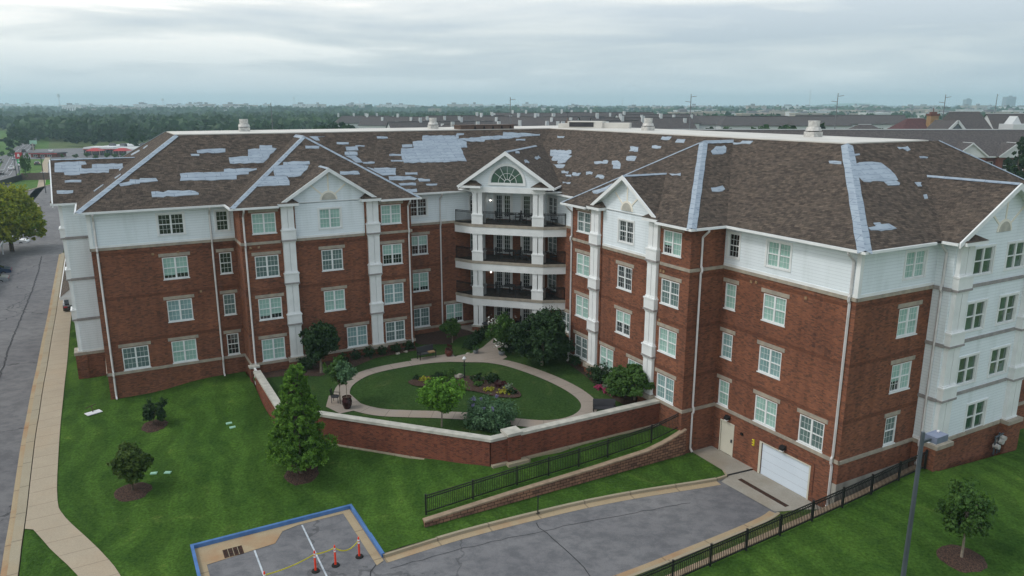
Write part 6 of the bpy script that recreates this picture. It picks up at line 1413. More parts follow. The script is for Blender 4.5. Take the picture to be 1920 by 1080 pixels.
# parking stalls, island, carport
wpoly('parking_lot', [(-45, 45), (-62, 95), (-72, 118), (-86, 150), (-140, 150), (-140, 45)], 'asphalt', -1.93) if False else None
g = MB()
for i, (p, q) in enumerate([((-80.5, 104.5), (-73.9, 107.6)), ((-77.2, 99.6), (-71.3, 102.4)), ((-74.1, 95), (-68.3, 97.8)), ((-71.2, 90.6), (-65.5, 93.3)), ((-68.4, 86.4), (-62.8, 89.0)), ((-66, 82.4), (-60.4, 85.0))]): g.bar(Vector((*p, -1.80)), Vector((*q, -1.80)), .14, .03)
tag(g.build('bay_line', 'line_paint'), None, None, None, 'structure')
IS = [(-80.0, 108.5), (-74.2, 109.5), (-72.4, 112.6), (-73.3, 115.2), (-80, 118), (-86, 117)]
g = MB(); g.prism([Vector((x, y, -2.0)) for x, y in IS], [Vector((x, y, -1.72)) for x, y in IS]); tag(g.build('island_kerb', 'kerb'), None, None, None, 'structure')
wpoly('island_grass', [(x*.985-1.15, y*.99+1.1) for x, y in IS], 'rough_grass', -1.70)
cp = empty('carport', (-76, 106, -1.9), 0, 'brown shingled carport with white eave at the left edge', 'carport'); g = MB()
A_, B_ = Vector((-68.3, 96.6, 1.0)), Vector((-77.2, 113.4, 1.0)); dv = (B_-A_).normalized(); nv = Vector((-dv.y, dv.x, 0))
A_ = A_-dv*14
mid = Vector((0, 0, 1.3)); g.poly([A_, B_, B_+nv*3.4+mid, A_+nv*3.4+mid]); g.poly([A_+nv*6.8, B_+nv*6.8, B_+nv*3.4+mid, A_+nv*3.4+mid]); g.poly([B_, B_+nv*3.4+mid, B_+nv*6.8]); g.build('roof', 'shingle', cp)
g = MB(); g.bar(A_-Vector((0, 0, .15)), B_-Vector((0, 0, .15)), .1, .28); g.bar(A_+nv*6.8-Vector((0, 0, .15)), B_+nv*6.8-Vector((0, 0, .15)), .1, .28); g.bar(B_-Vector((0, 0, .15)), B_+nv*6.8-Vector((0, 0, .15)), .1, .28); g.build('fascia', 'trim', cp)
for t in (0.5, 6, 12, 18, 24, 30):
    for q in (.4, 6.4): g = MB(); c = A_+dv*t+nv*q; g.bar(Vector((c.x, c.y, -1.9)), c-Vector((0, 0, .1)), .14, .14); g.build('post', 'trim', cp)
# entrance canopy on the hidden left side
en = empty('entrance_canopy', P(-4, -88, -1.2), 0, 'shingled entrance canopy with white gable beside the left wall', 'canopy'); g = MB()
cz1, cz2 = 2.9, 5.1; x0, x1, xm = -7.0, -.3, -3.6
x0 = -4.35; xm = -1.4; x1 = 1.5
g.poly([P(x0, -80, cz1), P(x0, -101, cz1), P(xm, -101, cz2), P(xm, -80, cz2)]); g.poly([P(x1, -80, cz1), P(x1, -101, cz1), P(xm, -101, cz2), P(xm, -80, cz2)]); g.build('roof', 'shingle', en)
g = MB(); g.poly([P(x0, -80.05, cz1), P(x1, -80.05, cz1), P(xm, -80.05, cz2)]); g.box(GA, x0-.06, x0+.06, -101, -80, cz1-.25, cz1); g.box(GA, x0, x1, -80.1, -79.98, cz1-.3, cz1); g.build('gable', 'trim', en)
for b0 in (-92, -100): g = MB(); g.box(GA, x0+.1, x0+.5, b0-.2, b0+.2, -1.5, cz1-.2); g.build('post', 'trim', en)
# ---- trees shared by copies
FV = []
for i in range(6):
    me = crown_mesh('tree', wildblobs(100+i, 4.6, 9.5, 1.6, 9, .46), 620, 1.15, 'leaf_forest', seed=100+i, clump=.42, aspect=1.3); FV.append(me)
FN = []
for i in range(3):
    me = crown_mesh('tree', wildblobs(120+i, 3.6, 7.5, 1.2, 9, .46), 2600, .42, 'leaf_mid', seed=120+i, clump=.4, aspect=1.4); FN.append(me)
def ftree(me, x, y, s, label, group, z=-2.1, sz=None, name='tree'):
    o = bpy.data.objects.new(name, me); C.objects.link(o); o.location = (x, y, z); o.rotation_euler = (0, 0, trng.uniform(0, 6.28)); q = s*trng.uniform(.9, 1.1); o.scale = (q, q, sz or s*trng.uniform(.85, 1.15)); return tag(o, label, 'tree', group)
trng = random.Random(21)
ORD = 'first second third fourth fifth sixth seventh eighth ninth tenth eleventh twelfth thirteenth fourteenth fifteenth sixteenth seventeenth eighteenth nineteenth twentieth twenty-first'.split()
px = lambda u, d: (u-960)/1410*d*1.03
n_ = 0
WL = 'leafy green tree in the wood beyond the roof and restaurant'; WG = 'trees of the near wood'
cells_ = []
for d in np.linspace(345, 760, 17):
    for u in np.arange(72, 760, 9.2/ d*1410*.78):
        uu = u+trng.uniform(-4, 4); dd = d+trng.uniform(-9, 9)
        if uu < 92 and dd > 520: continue
        if uu < 290 and dd < 415 and uu > 80: continue
        if uu < 120 and dd < 350: continue
        if uu > 330 and dd < 430: continue
        if uu > 560 and dd < 600: continue
        cells_.append((uu, dd))
trng.shuffle(cells_)
for uu, dd in cells_[:285]:
    ftree(FV[trng.randrange(6)], px(uu, dd), dd, trng.uniform(.8, 1.25), WL, WG, sz=trng.uniform(.68, 1.3)); n_ += 1
# apartment side trees, right of centre
TR_ = [(1240, 250, 1.15), (1256, 243, 1.3), (1272, 255, 1.15), (1290, 245, 1.35), (1308, 240, 1.3), (1322, 250, 1.1), (1362, 238, 1.35), (1378, 246, 1.5), (1394, 240, 1.25), (1412, 236, 1.3), (1424, 250, 1.55), (1440, 240, 1.3), (1455, 246, 1.35), (1472, 238, 1.55), (1488, 250, 1.4), (1508, 240, 1.4), (1600, 255, 1.25), (1615, 250, 1.2), (1632, 258, 1.15), (1648, 262, 1.15), (1662, 265, 1.0)]
for j_, (u, d, s) in enumerate(TR_):
    ftree(FV[trng.randrange(6)], px(u, d), d, s*1.1, f'dark green tree behind the long brown roof, {ORD[j_]} from the left', 'trees behind the long roof', sz=(1+(s-1)*.5)*trng.uniform(1.12, 1.32))
TA_ = sorted([(820, 300, 1.0), (806, 310, 1.0), (735, 330, .95), (718, 325, 1.0), (700, 320, 1.05), (680, 330, 1.1), (660, 335, 1.2), (1010, 320, .95), (1022, 330, .9), (640, 350, 1.2), (625, 340, 1.1)])
for j_, (u, d, s) in enumerate(TA_):
    ftree(FV[trng.randrange(6)], px(u, d), d, s, f'green tree among the far apartment roofs, {ORD[j_]} from the left', 'trees among the apartments', sz=s*1.25)
for i, (u, d, s) in enumerate([(152, 330, .42), (176, 326, .5), (196, 328, .48), (212, 322, .45), (232, 324, .55), (247, 320, .55), (262, 322, .5), (278, 330, .6), (295, 335, .5)]):
    ftree(FN[i % 3], px(u, d), d, s*.62, f'low green bush in front of the restaurant, {ORD[i]} from the left', 'bushes by the restaurant', name='bush')
ftree(FN[0], px(72, 330), 326, .48, 'bright round street tree beside the avenue', None); ftree(FN[1], px(57, 340), 335, .42, 'dark small street tree by the avenue kerb', None); ftree(FN[2], px(99, 232), 228, .42, 'slim dark tree beside the parked black cars', None, sz=1.0)
ftree(FV[1], px(3, 400), 400, .9, 'dark tree at the left picture edge above the avenue', None)
# big yellow-green tree at the left edge
bt = tree('large_tree', (-76.5, 113.2, -1.8), [(q*math.cos(t), q*math.sin(t), z, r_, r_, r_*.85) for t, q, z, r_ in ((0, 0, 6.2, 3.9), (0, 2.6, 5.0, 2.5), (1.2, 2.4, 5.6, 2.5), (2.4, 2.6, 5.0, 2.5), (3.5, 2.6, 5.4, 2.6), (4.6, 2.7, 4.6, 2.5), (5.5, 2.7, 5.6, 2.4), (.7, 1.5, 8.6, 2.1), (3.0, 1.4, 8.9, 2.0), (5.0, 1.5, 8.2, 2.2), (5.2, 3.2, 3.6, 1.8), (.3, 3.4, 3.7, 1.8), (1.8, 3.2, 3.8, 1.7))], 26000, .26, 'leaf_yellow', 'large round yellow-green tree at the left edge over the parked cars', 'tree', 6.5, .28, seed=40, clump=.3)
# dark cedars right
for i, (u, d, h, w) in enumerate([(1873, 150, 15.4, 2.6), (1893, 146, 13.6, 2.5), (1915, 142, 12.6, 2.8), (1856, 152, 11.3, 2.2)]):
    r = random.Random(i); bl = []
    for j in range(26): f = j/26; R_ = w*(1-f)**.8+.3; t = r.uniform(0, 6.28); bl.append((R_*.55*math.cos(t), R_*.55*math.sin(t), 1+f*h, R_*.6, R_*.6, .9))
    tree('cedar_tree', (px(u, d), d, -2.1), bl, 5200, .4, 'leaf_dark', ('tallest dark cedar beside the neighbouring brick building', 'dark cedar second from the right by the brick building', 'dark cedar cut by the right picture edge', 'smallest dark cedar at the left of its row')[i], 'tree', h*.8, .2, group='dark cedars by the right-hand building', seed=60+i, clump=.5)
# ---- far wood (uncountable) as masses
def forest(name, n, dr, ur, size, h, seed, label, excl=None, per=9):
    r = np.random.default_rng(seed); d = dr[0]*(dr[1]/dr[0])**r.uniform(0, 1, n); u = r.uniform(ur[0], ur[1], n)
    xx = (u-960)/1410*d; clr = (np.sin(xx*.0075+1.3+d*.001)*np.sin(d*.0052+xx*.001)+.25*np.sin(xx*.021)) > .42; kk = ~(clr & (d > 820)); d, u = d[kk], u[kk]; n = len(d)
    if excl is not None: keep = np.array([not excl(uu, dd) for uu, dd in zip(u, d)]); d, u = d[keep], u[keep]
    n = len(d); x = (u-960)/1410*d*1.03; k = np.repeat(np.arange(n), per); R_ = size*(.7+.6*r.uniform(0, 1, n))*(1+d/dr[1]*.4)
    c = np.stack([x[k]+r.normal(size=len(k))*R_[k]*.55, d[k]+r.normal(size=len(k))*R_[k]*.55, -2.1+h*(.7+.5*r.uniform(0, 1, n))[k]*r.uniform(.25, 1.0, len(k))], 1)
    nrm = r.normal(size=(len(k), 3)); nrm[:, 2] += .5; nrm[:, 1] -= .6; nrm /= np.linalg.norm(nrm, axis=1)[:, None]; t = r.normal(size=(len(k), 3)); t -= (t*nrm).sum(1)[:, None]*nrm; t /= np.linalg.norm(t, axis=1)[:, None]; b = np.cross(nrm, t)
    s = (R_[k]*r.uniform(.35, .6, len(k)))[:, None]; V = np.stack([c-t*s, c+b*s*.8, c+t*s, c-b*s*.8], 1).reshape(-1, 3); nf = len(k)
    me = bpy.data.meshes.new(name); me.vertices.add(len(V)); me.vertices.foreach_set('co', V.astype(np.float32).ravel()); me.loops.add(nf*4); me.loops.foreach_set('vertex_index', np.arange(nf*4, dtype=np.int32)); me.polygons.add(nf)
    me.polygons.foreach_set('loop_start', np.arange(0, nf*4, 4, dtype=np.int32)); me.polygons.foreach_set('loop_total', np.full(nf, 4, dtype=np.int32)); me.update()
    at = me.attributes.new('tone', 'FLOAT', 'FACE'); at.data.foreach_set('value', np.clip(.5*r.uniform(0, 1, n)[k]+.5*r.uniform(0, 1, nf), 0, 1).astype(np.float32)); me.materials.append(MATS['leaf_forest']); me.validate()
    o = bpy.data.objects.new(name, me); C.objects.link(o); return tag(o, label, 'wood', None, 'stuff')
ex = lambda u, d: (u < 95 and d < 680) or (1180 < u < 1930 and trng.random() < .45) or (560 < u < 1240 and d < 560) or (1240 < u and d < 620)
forest('wood', 5200, (480, 1500), (-60, 1990), 5.0, 11, 1, 'mixed green wood stretching behind the buildings', ex, 16)
forest('wood', 5200, (1400, 5200), (-80, 2010), 15, 13, 2, 'blue-green distant wood along the horizon', lambda u, d: trng.random() < (.25 if u < 1200 else .5), 8)
# ---- restaurant
def gable_house(name, x, y, L, Wd, ang, z0, hw, hr, roofm, wallm, label, cat='building', group=None, chim=(), hip=0., over=.5, rc='white_far'):
    root = empty(name, (x, y, z0), 0, label, cat, group); e = Vector((math.cos(ang), math.sin(ang), 0)); n = Vector((-e.y, e.x, 0)); c = Vector((x, y, z0)); q = lambda s, t, z: c+e*s+n*t+Vector((0, 0, z))
    g = MB(); h = L/2; w = Wd/2
    g.prism([q(-h, -w, 0), q(h, -w, 0), q(h, w, 0), q(-h, w, 0)], [q(-h, -w, hw), q(h, -w, hw), q(h, w, hw), q(-h, w, hw)])
    if hip == 0:
        for s in (-h, h): g.poly([q(s, -w, hw), q(s, w, hw), q(s, 0, hw+hr)])
    g.build('wall', wallm, root); g = MB(); H = h+over; Wo = w+over; dz = -hr*over/w; hh = H-hip
    g.poly([q(-H, -Wo, hw+dz), q(H, -Wo, hw+dz), q(hh, 0, hw+hr), q(-hh, 0, hw+hr)]); g.poly([q(-H, Wo, hw+dz), q(H, Wo, hw+dz), q(hh, 0, hw+hr), q(-hh, 0, hw+hr)])
    if hip: g.poly([q(-H, -Wo, hw+dz), q(-H, Wo, hw+dz), q(-hh, 0, hw+hr)]); g.poly([q(H, -Wo, hw+dz), q(H, Wo, hw+dz), q(hh, 0, hw+hr)])
    rf = g.build('roof', roofm, root)
    g = MB(); g.bar(q(-hh, 0, hw+hr+.05), q(hh, 0, hw+hr+.05), .5, .2); g.bar(q(-H, -Wo, hw+dz-.1), q(H, -Wo, hw+dz-.1), .15, .3); g.build('ridge_cap', rc, rf)
    for s, t, cw, ch in chim: g = MB(); zc = hw+hr*(1-abs(t)/w); F2 = [q(s-cw/2, t-cw/2, zc-.8), q(s+cw/2, t-cw/2, zc-.8), q(s+cw/2, t+cw/2, zc-.8), q(s-cw/2, t+cw/2, zc-.8)]; g.prism(F2, [v+Vector((0, 0, ch+.8)) for v in F2]); g.build('chimney', 'white_far', rf)
    return root, q
def windows_on(root, q, s_list, t, z_list, w=1.2, h=1.4, frame='white_far'):
    for s in s_list:
        for z in z_list:
            g = MB(); g.prism([q(s-w/2, t, z), q(s+w/2, t, z), q(s+w/2, t-.06, z), q(s-w/2, t-.06, z)], [q(s-w/2, t, z+h), q(s+w/2, t, z+h), q(s+w/2, t-.06, z+h), q(s-w/2, t-.06, z+h)]); wn = g.build('window', 'glass', root)
            g = MB(); F2 = lambda a, b, c, d: g.prism([q(a, t, c), q(b, t, c), q(b, t-.1, c), q(a, t-.1, c)], [q(a, t, d), q(b, t, d), q(b, t-.1, d), q(a, t-.1, d)])
            F2(s-w/2-.1, s-w/2, z-.1, z+h+.1); F2(s+w/2, s+w/2+.1, z-.1, z+h+.1); F2(s-w/2, s+w/2, z-.1, z); F2(s-w/2, s+w/2, z+h, z+h+.1); F2(s-.04, s+.04, z, z+h); g.build('frame', frame, wn)
rs = empty('restaurant', (-177, 360, -2.1), 0, 'flat white-roofed restaurant with grey front beside the avenue', 'restaurant'); RF = Fr((0, 0), (1, 0), (0, 1))
class WF(Fr):
    def __init__(s, x, y, ang=0): s.x, s.y, s.c, s.s_ = x, y, math.cos(ang), math.sin(ang)
    def p(s, a, b, z): return Vector((s.x+a*s.c-b*s.s_, s.y+a*s.s_+b*s.c, z))
F = WF(-180, 352, .06); g = MB(); g.box(F, -17, 14, 0, 44, -2.1, .5); g.build('wall', 'dark_wall', rs)
g = MB(); g.box(F, -17.3, 14.3, -.3, 44.3, .5, 1.1); g.box(F, -17, -4, 0, 12, 1.1, 1.5); g.build('roof', 'white_far', rs)
for x, y in ((-11, 16), (-5, 14), (3, 17), (8, 12), (6, 30)): g = MB(); g.box(F, x-1.3, x+1.3, y-1, y+1, 1.1, 2.4); g.box(F, x-.8, x+.8, y-.7, y+.7, 2.4, 2.6); g.build('roof_unit', 'grey_far', rs)
g = MB(); g.box(F, -17.2, 2, -.42, -.3, .45, .7); g.build('fascia_stripe', 'red_metal', rs); g = MB(); g.box(F, 3, 14.2, -2.5, 0, -2.1, .8); g.build('white_bay', 'white_far', rs)
windows_on(rs, lambda s, t, z: F.p(s, t, z), (-15, -12, -9, -6, -3, 0), -.02, (-1.2,), 1.6, 1.5, 'grey_far')
for x, l in ((-8.5, 'left red canopy roof in front of the restaurant'), (3.4, 'right red canopy roof in front of the restaurant')):
    cn = empty('red_canopy', F.p(x, -7, -2.1), 0, l, 'canopy', 'red canopies by the restaurant'); g = MB(); b4 = [F.p(x-3.2, -10, .3), F.p(x+3.2, -10, .3), F.p(x+3.2, -4, .3), F.p(x-3.2, -4, .3)]; t4 = [F.p(x-1.2, -8, 1.5), F.p(x+1.2, -8, 1.5), F.p(x+1.2, -6, 1.5), F.p(x-1.2, -6, 1.5)]; g.prism(b4, t4); g.build('roof', 'red_metal', cn)
    for dx_ in (-3, 3):
        for dy_ in (-9.8, -4.2): g = MB(); g.bar(F.p(x+dx_, dy_, -2.1), F.p(x+dx_, dy_, .4), .2, .2); g.build('post', 'tan_far', cn)
pv = empty('low_pavilion', (-204, 336, -2.1), 0, 'low dark-roofed pavilion with a red stripe left of the restaurant', 'building'); F = WF(-207, 336, .05); g = MB(); g.box(F, -5, 6, 0, 8, -2.1, -.6); g.build('wall', 'brick_far', pv)
g = MB(); g.box(F, -5.5, 6.5, -.5, 8.5, -.6, -.2); g.build('roof', 'dark_wall', pv); g = MB(); g.box(F, -5.6, 6.6, -.62, -.5, -.62, -.3); g.build('fascia_stripe', 'red_metal', pv); windows_on(pv, lambda s, t, z: F.p(s, t, z), (-3, 0, 3), -.02, (-1.8,), 1.4, .9)
# pole sign: red panel over green panel
ps = empty('pole_sign', (-163, 252, -2.1), 0, 'tall pole sign with a red emblem panel over a green panel', 'sign')
g = MB(); x0 = -162.8
for dx_ in (-1.0, 1.0): g.bar(Vector((x0+dx_, 252, -2.1)), Vector((x0+dx_, 252, 5)), .22, .22)
g.build('post', 'grey_metal', ps); F = WF(x0-.2, 251.8); g = MB(); g.box(F, -1.15, 1.15, -.15, .15, 3.1, 5.15); pn = g.build('red_panel', 'red_metal', ps)
g = MB()
for i in range(4): g.prism([F.p(-.5+i*.25, -.2, 3.7), F.p(-.35+i*.25, -.2, 3.7), F.p(-.1+i*.12, -.2, 4.7), F.p(-.25+i*.12, -.2, 4.7)], [F.p(-.5+i*.25, -.16, 3.7), F.p(-.35+i*.25, -.16, 3.7), F.p(-.1+i*.12, -.16, 4.7), F.p(-.25+i*.12, -.16, 4.7)])
g.build('emblem', 'sign_white', pn); g = MB(); g.box(F, -.75, 1.25, -.14, .14, 1.6, 2.95); pg = g.build('green_panel', 'sign_green', ps); g = MB(); g.box(F, -.3, .8, -.17, -.14, 2.1, 2.5); g.build('lettering_bar', 'sign_white', pg); g = MB(); g.box(F, -.7, 1.2, -.12, .12, .9, 1.5); g.build('message_board', 'sign_white', ps)
ss = empty('street_sign', (-237, 378, -2.1), 0, 'pale green board sign on one post at the avenue kerb', 'sign'); F = WF(-237, 378); g = MB(); g.bar(F.p(0, 0, -2.1), F.p(0, 0, 2.2), .4, .4); g.build('post', 'tan_far', ss); g = MB(); g.box(F, -1.4, 2.2, -.1, .1, 1.6, 3.4); g.build('panel', 'lime_lid', ss)
# lamp posts and poles
def lampost(x, y, h, label): 
    root = empty('street_lamp', (x, y, -2.1), 0, label, 'street lamp', 'lamp posts by the side road'); b = Vector((x, y, -2.1)); g = MB(); g.tube(b, b+Vector((0, 0, h)), .11, .08, 6); g.build('pole', 'dark_wall', root); g = MB(); obox(g, b+Vector((-.5, 0, h)), Vector((1, 0, 0)), Vector((0, 1, 0)), .55, .25, -.1, .12); g.build('lamp_head', 'dark_wall', root)
lampost(-121.9, 197, 9.2, 'dark lamp post standing on the bright lawn'); lampost(-157, 240, 7.5, 'dark lamp post beside the pole sign'); lampost(-113, 180, 4.5, 'short lamp post on the kerb of the side drive') if False else None
def upole(u, d, ztop, label, arms=2, z0=-2.1, r=.2, name='utility_pole', cat='utility pole', group='utility poles on the horizon', m='grey_far'):
    x = px(u, d); root = empty(name, (x, d, z0), 0, label, cat, group); g = MB(); g.tube((x, d, z0), (x, d, ztop), r, r*.6, 8); g.build('pole', m, root); g = MB()
    for i in range(arms): z = ztop-1.0-i*1.8; sg = (-1)**i; g.bar(Vector((x, d, z)), Vector((x+sg*2.0, d, z+.25)), .15, .15)
    if arms: g.build('crossarm', m, root)
upole(533.5, 420, 21.5, 'thin dark pole behind the left roof', 0, r=.3); upole(957, 300, 23.3, 'utility pole behind the middle of the roof'); upole(1276, 280, 24.2, 'utility pole left of the tallest roof vent', 3); upole(1535, 260, 24.2, 'utility pole just right of the largest roof vent', 3); upole(1725, 270, 23.9, 'utility pole beside the brick chimney tower', 3); upole(1889, 330, 24.6, 'utility pole near the right picture edge', 3)
upole(1816, 700, 30, 'thin mast with a wide head right of the church roofs', 1, r=.5); upole(15.5, 228, 15.5, 'thick grey-green power pole at the left edge', 0, r=.42, group=None, m='grey_metal'); upole(20, 262, 8, 'thin pole behind the thick power pole', 0, r=.15, group=None)
# brown garden fence beyond the bright lawn
bf = empty('garden_fence', (-145, 236, -2.1), 0, 'brown and black panel fence between bright lawn and car park', 'fence'); g = MB(); g.bar(Vector((-151, 233, -1.1)), Vector((-129, 236, -.9)), .25, 2.2); g.build('panel', 'brown_panel', bf); g = MB(); g.bar(Vector((-151, 233, -1.2)), Vector((-142, 205, -1.2)), .2, 1.7); g.build('panel', 'black_metal', bf)
# ---- long neighbouring building behind the right arm
nb, q = gable_house('neighbour_building', 103, 198, 132, 18, -.004, -2.1, 10.6, 5.7, 'shingle_far', 'brick_far', 'long three-storey brick building with brown roof and white gables behind on the right', over=.8)
for xg in (px(1777, 189)-103, px(1856, 189)-103, px(1935, 189)-103, px(1700, 189)-103):
    g = MB(); w = 3.9; h = 3.0; f = -10.8
    g.poly([q(xg-w, f, 10.3), q(xg+w, f, 10.3), q(xg, f, 10.3+h)]); g.poly([q(xg-w, f+.01, 9.9), q(xg+w, f+.01, 9.9), q(xg+w, f+.01, 10.3), q(xg-w, f+.01, 10.3)]); g.build('gable', 'white_far', nb)
    g = MB(); 
    for sg in (-1, 1): g.poly([q(xg, f-.3, 10.3+h+.1), q(xg, f+7, 10.3+h+.1), q(xg+sg*(w+.3), f+7, 10.1), q(xg+sg*(w+.3), f-.3, 10.1)])
    rr_ = g.build('roof', 'shingle_far', nb); g = MB()
    for sg in (-1, 1): g.bar(q(xg, f-.35, 10.3+h), q(xg+sg*(w+.3), f-.35, 10.05), .15, .3)
    g.bar(q(xg, f-.35, 10.45+h), q(xg, f+4, 10.45+h), .3, .12); g.build('rake_board', 'white_far', rr_)
    for z in (1.0, 4.0, 7.0):
        g = MB(); g.prism([q(xg-2.6, f+.2, z-.25), q(xg+2.6, f+.2, z-.25), q(xg+2.6, f+1.8, z-.25), q(xg-2.6, f+1.8, z-.25)], [q(xg-2.6, f+.2, z), q(xg+2.6, f+.2, z), q(xg+2.6, f+1.8, z), q(xg-2.6, f+1.8, z)]); g.bar(q(xg-2.6, f+.25, z+1), q(xg+2.6, f+.25, z+1), .08, .08); g.build('balcony', 'white_far', nb)
        g = MB(); g.prism([q(xg-2.5, f+1.82, z), q(xg+2.5, f+1.82, z), q(xg+2.5, f+1.78, z), q(xg-2.5, f+1.78, z)], [q(xg-2.5, f+1.82, z+2.3), q(xg+2.5, f+1.82, z+2.3), q(xg+2.5, f+1.78, z+2.3), q(xg-2.5, f+1.78, z+2.3)]); g.build('window', 'glass', nb)
    for sg in (-1, 1): g = MB(); g.prism([q(xg+sg*3.3-.5, f+.1, 0), q(xg+sg*3.3+.5, f+.1, 0), q(xg+sg*3.3+.5, f+1.8, 0), q(xg+sg*3.3-.5, f+1.8, 0)], [q(xg+sg*3.3-.5, f+.1, 10), q(xg+sg*3.3+.5, f+.1, 10), q(xg+sg*3.3+.5, f+1.8, 10), q(xg+sg*3.3-.5, f+1.8, 10)]); g.build('pier', 'brick_far', nb)
windows_on(nb, q, [px(u, 189)-103 for u in (1812, 1820, 1895, 1905)], -9.05, (1.2, 4.2, 7.2), 1.3, 1.5)
# ---- church-like hall and other roofs at the right
ch, q = gable_house('hall_building', px(1762, 272), 272, 17.5, 22, .0, -2.1, 8.8, 11.4, 'shingle_far', 'white_far', 'large hall with tall brown roof and small white front gable', hip=4)
g = MB(); xg = px(1752.5, 258)-px(1762, 272)
f = -14
g.poly([q(xg-5.0, f, 11.4), q(xg+5.0, f, 11.4), q(xg, f, 16.9)]); g.build('gable', 'glass', ch); g = MB()
for sg in (-1, 1): g.bar(q(xg, f-.2, 17.2), q(xg+sg*5.4, f-.2, 11.3), .4, .8)
rk = g.build('rake_board', 'white_far', ch); g = MB()
for sg in (-1, 1): g.poly([q(xg, f, 17.4), q(xg, f+14, 17.4), q(xg+sg*5.4, f+14, 11.4), q(xg+sg*5.4, f, 11.4)])
g.build('roof', 'shingle_far', ch)
h2, q = gable_house('wing_building', px(1866, 284), 284, 26, 20, .0, -2.1, 9.8, 9.6, 'shingle_far', 'white_far', 'long brown-roofed wing with a pale triangular dormer beside the hall')
g = MB(); xg = px(1866, 272)-px(1866, 284); g.prism([q(xg-1.7, -9.5, 15.9), q(xg+1.7, -9.5, 15.9), q(xg, -9.5, 18.6)], [q(xg-1.7, -5, 15.9), q(xg+1.7, -5, 15.9), q(xg, -5, 18.6)]); g.build('dormer', 'white_far', h2)
g = MB(); g.prism([q(-12, -14, 0), q(4, -14, 0), q(4, -6, 0), q(-12, -6, 0)], [q(-12, -14, 15.9), q(4, -14, 15.9), q(4, -6, 15.9), q(-12, -6, 15.9)]); g.build('flat_bay', 'white_far', h2)
gable_house('maroon_house', px(1677, 300), 300, 17, 14, 0, -2.1, 12.6, 4.9, 'shingle_maroon', 'tan_brick', 'low building with a maroon hipped roof right of the long roof vent', hip=6)
ct = empty('brick_tower', (px(1707, 295), 295, -2.1), 0, 'tan brick chimney tower with a small dark top', 'tower'); F = WF(px(1707, 295), 295); g = MB(); g.box(F, -1.5, 1.5, -1.5, 1.5, -2.1, 16.4); g.build('shaft', 'tan_brick', ct); g = MB(); g.box(F, -1.8, 1.8, -1.8, 1.8, 16.4, 17.1); g.box(F, -1.0, 1.0, -1, 1, 17.1, 17.8); g.bar(F.p(0, 0, 17.8), F.p(0, 0, 19.4), .2, .2); g.build('tower_cap', 'brick_far', ct)
gable_house('small_house', px(1588, 245), 245, 13, 13, 0, -2.1, 13.2, 3.2, 'shingle_far', 'white_far', 'house with a pale brown hipped roof right of the largest roof vent', hip=5)
# domed white tank at the far right
dm = MB(); c = Vector((px(1915, 420), 420, 12.6))
for i in range(5):
    a0, a1 = math.pi/2*i/5, math.pi/2*(i+1)/5; dm.tube(c+Vector((0, 0, 4.5*math.sin(a0))), c+Vector((0, 0, 4.5*math.sin(a1))), 6.2*math.cos(a0), 6.2*math.cos(a1)+.01, 20, cap=False)
dm.tube((c.x, c.y, -2.1), (c.x, c.y, 12.6), 6.2, 6.2, 20); tag(dm.build('domed_tank', 'white_far', None, loc=(c.x, c.y, -2.1)), 'white domed tank top at the right picture edge', 'tank')
# ---- apartment rows with white chimneys in the middle distance
arng = random.Random(5); ai = 0
AP = [(835, 330, 46, 11.6), (905, 305, 40, 11.0), (760, 440, 44, 12.0), (880, 400, 50, 13.2), (985, 370, 52, 13.0), (940, 300, 44, 10.6), (1060, 380, 40, 12.9), (1120, 300, 40, 12.6), (1190, 330, 44, 13.2), (1060, 290, 34, 10.8), (1215, 420, 46, 13.6), (1130, 440, 60, 14.4), (1010, 470, 60, 13.8), (700, 520, 40, 11.5), (1330, 430, 70, 12.6), (1440, 420, 70, 12.4), (1560, 430, 60, 13.0)]
AP = [(u+i*.001, d, L, zt) for i, (u, d, L, zt) in enumerate(AP)]
for i, (u, d, L, zt) in enumerate(AP):
    zt += 1.9; chim = [(s, arng.choice((-3, 0, 2.5)), 1.15, 1.7) for s in np.linspace(-L/2+3, L/2-3, max(3, int(L/8)))] if u < 1250 else []
    chim = [(s+arng.uniform(-1.2, 1.2), t, w, h) for s, t, w, h in chim]
    gable_house('apartment_block', px(u, d), d, L, 14, arng.uniform(-.45, .45), -2.1, zt+2.1-4.4, 4.4, 'shingle_far', 'white_far', (f'grey-brown apartment roof with white chimneys, {ORD[sorted(q[0] for q in AP).index(u)]} from the left beyond the main roof' if u < 1250 else f'long plain grey-brown apartment roof, {ORD[sorted(q[0] for q in AP if q[0] > 1250).index(u)]} from the left behind the right-hand trees'), 'building', 'far apartment blocks', chim, hip=5 if i % 2 else 0, rc='shingle_far')
# cupola with a weathervane
cu_ = empty('cupola', (px(1058.5, 215), 215, 8), 0, 'small pointed brown cupola with a weathervane behind the duct', 'cupola'); c = Vector((px(1058.5, 215), 215, 0)); g = MB(); obox(g, c, Vector((1, 0, 0)), Vector((0, 1, 0)), 1.0, 1.0, 8, 13.9); g.build('base', 'white_far', cu_); g = MB(); g.tube(c+Vector((0, 0, 13.9)), c+Vector((0, 0, 17.0)), 1.25, .04, 8); g.build('spire', 'brown_panel', cu_); g = MB(); g.tube(c+Vector((0, 0, 17)), c+Vector((0, 0, 18.6)), .05, .04, 6); g.bar(c+Vector((-.5, 0, 18.3)), c+Vector((.5, 0, 18.3)), .06, .25); g.build('weathervane', 'dark_wall', cu_)
hb, q = gable_house('rear_wing', px(1130, 232), 232, 26, 13, 0, -2.1, 11.5, 4.2, 'shingle_far', 'white_far', 'brown hipped roof with pale hip lines behind the rooftop duct', hip=7)
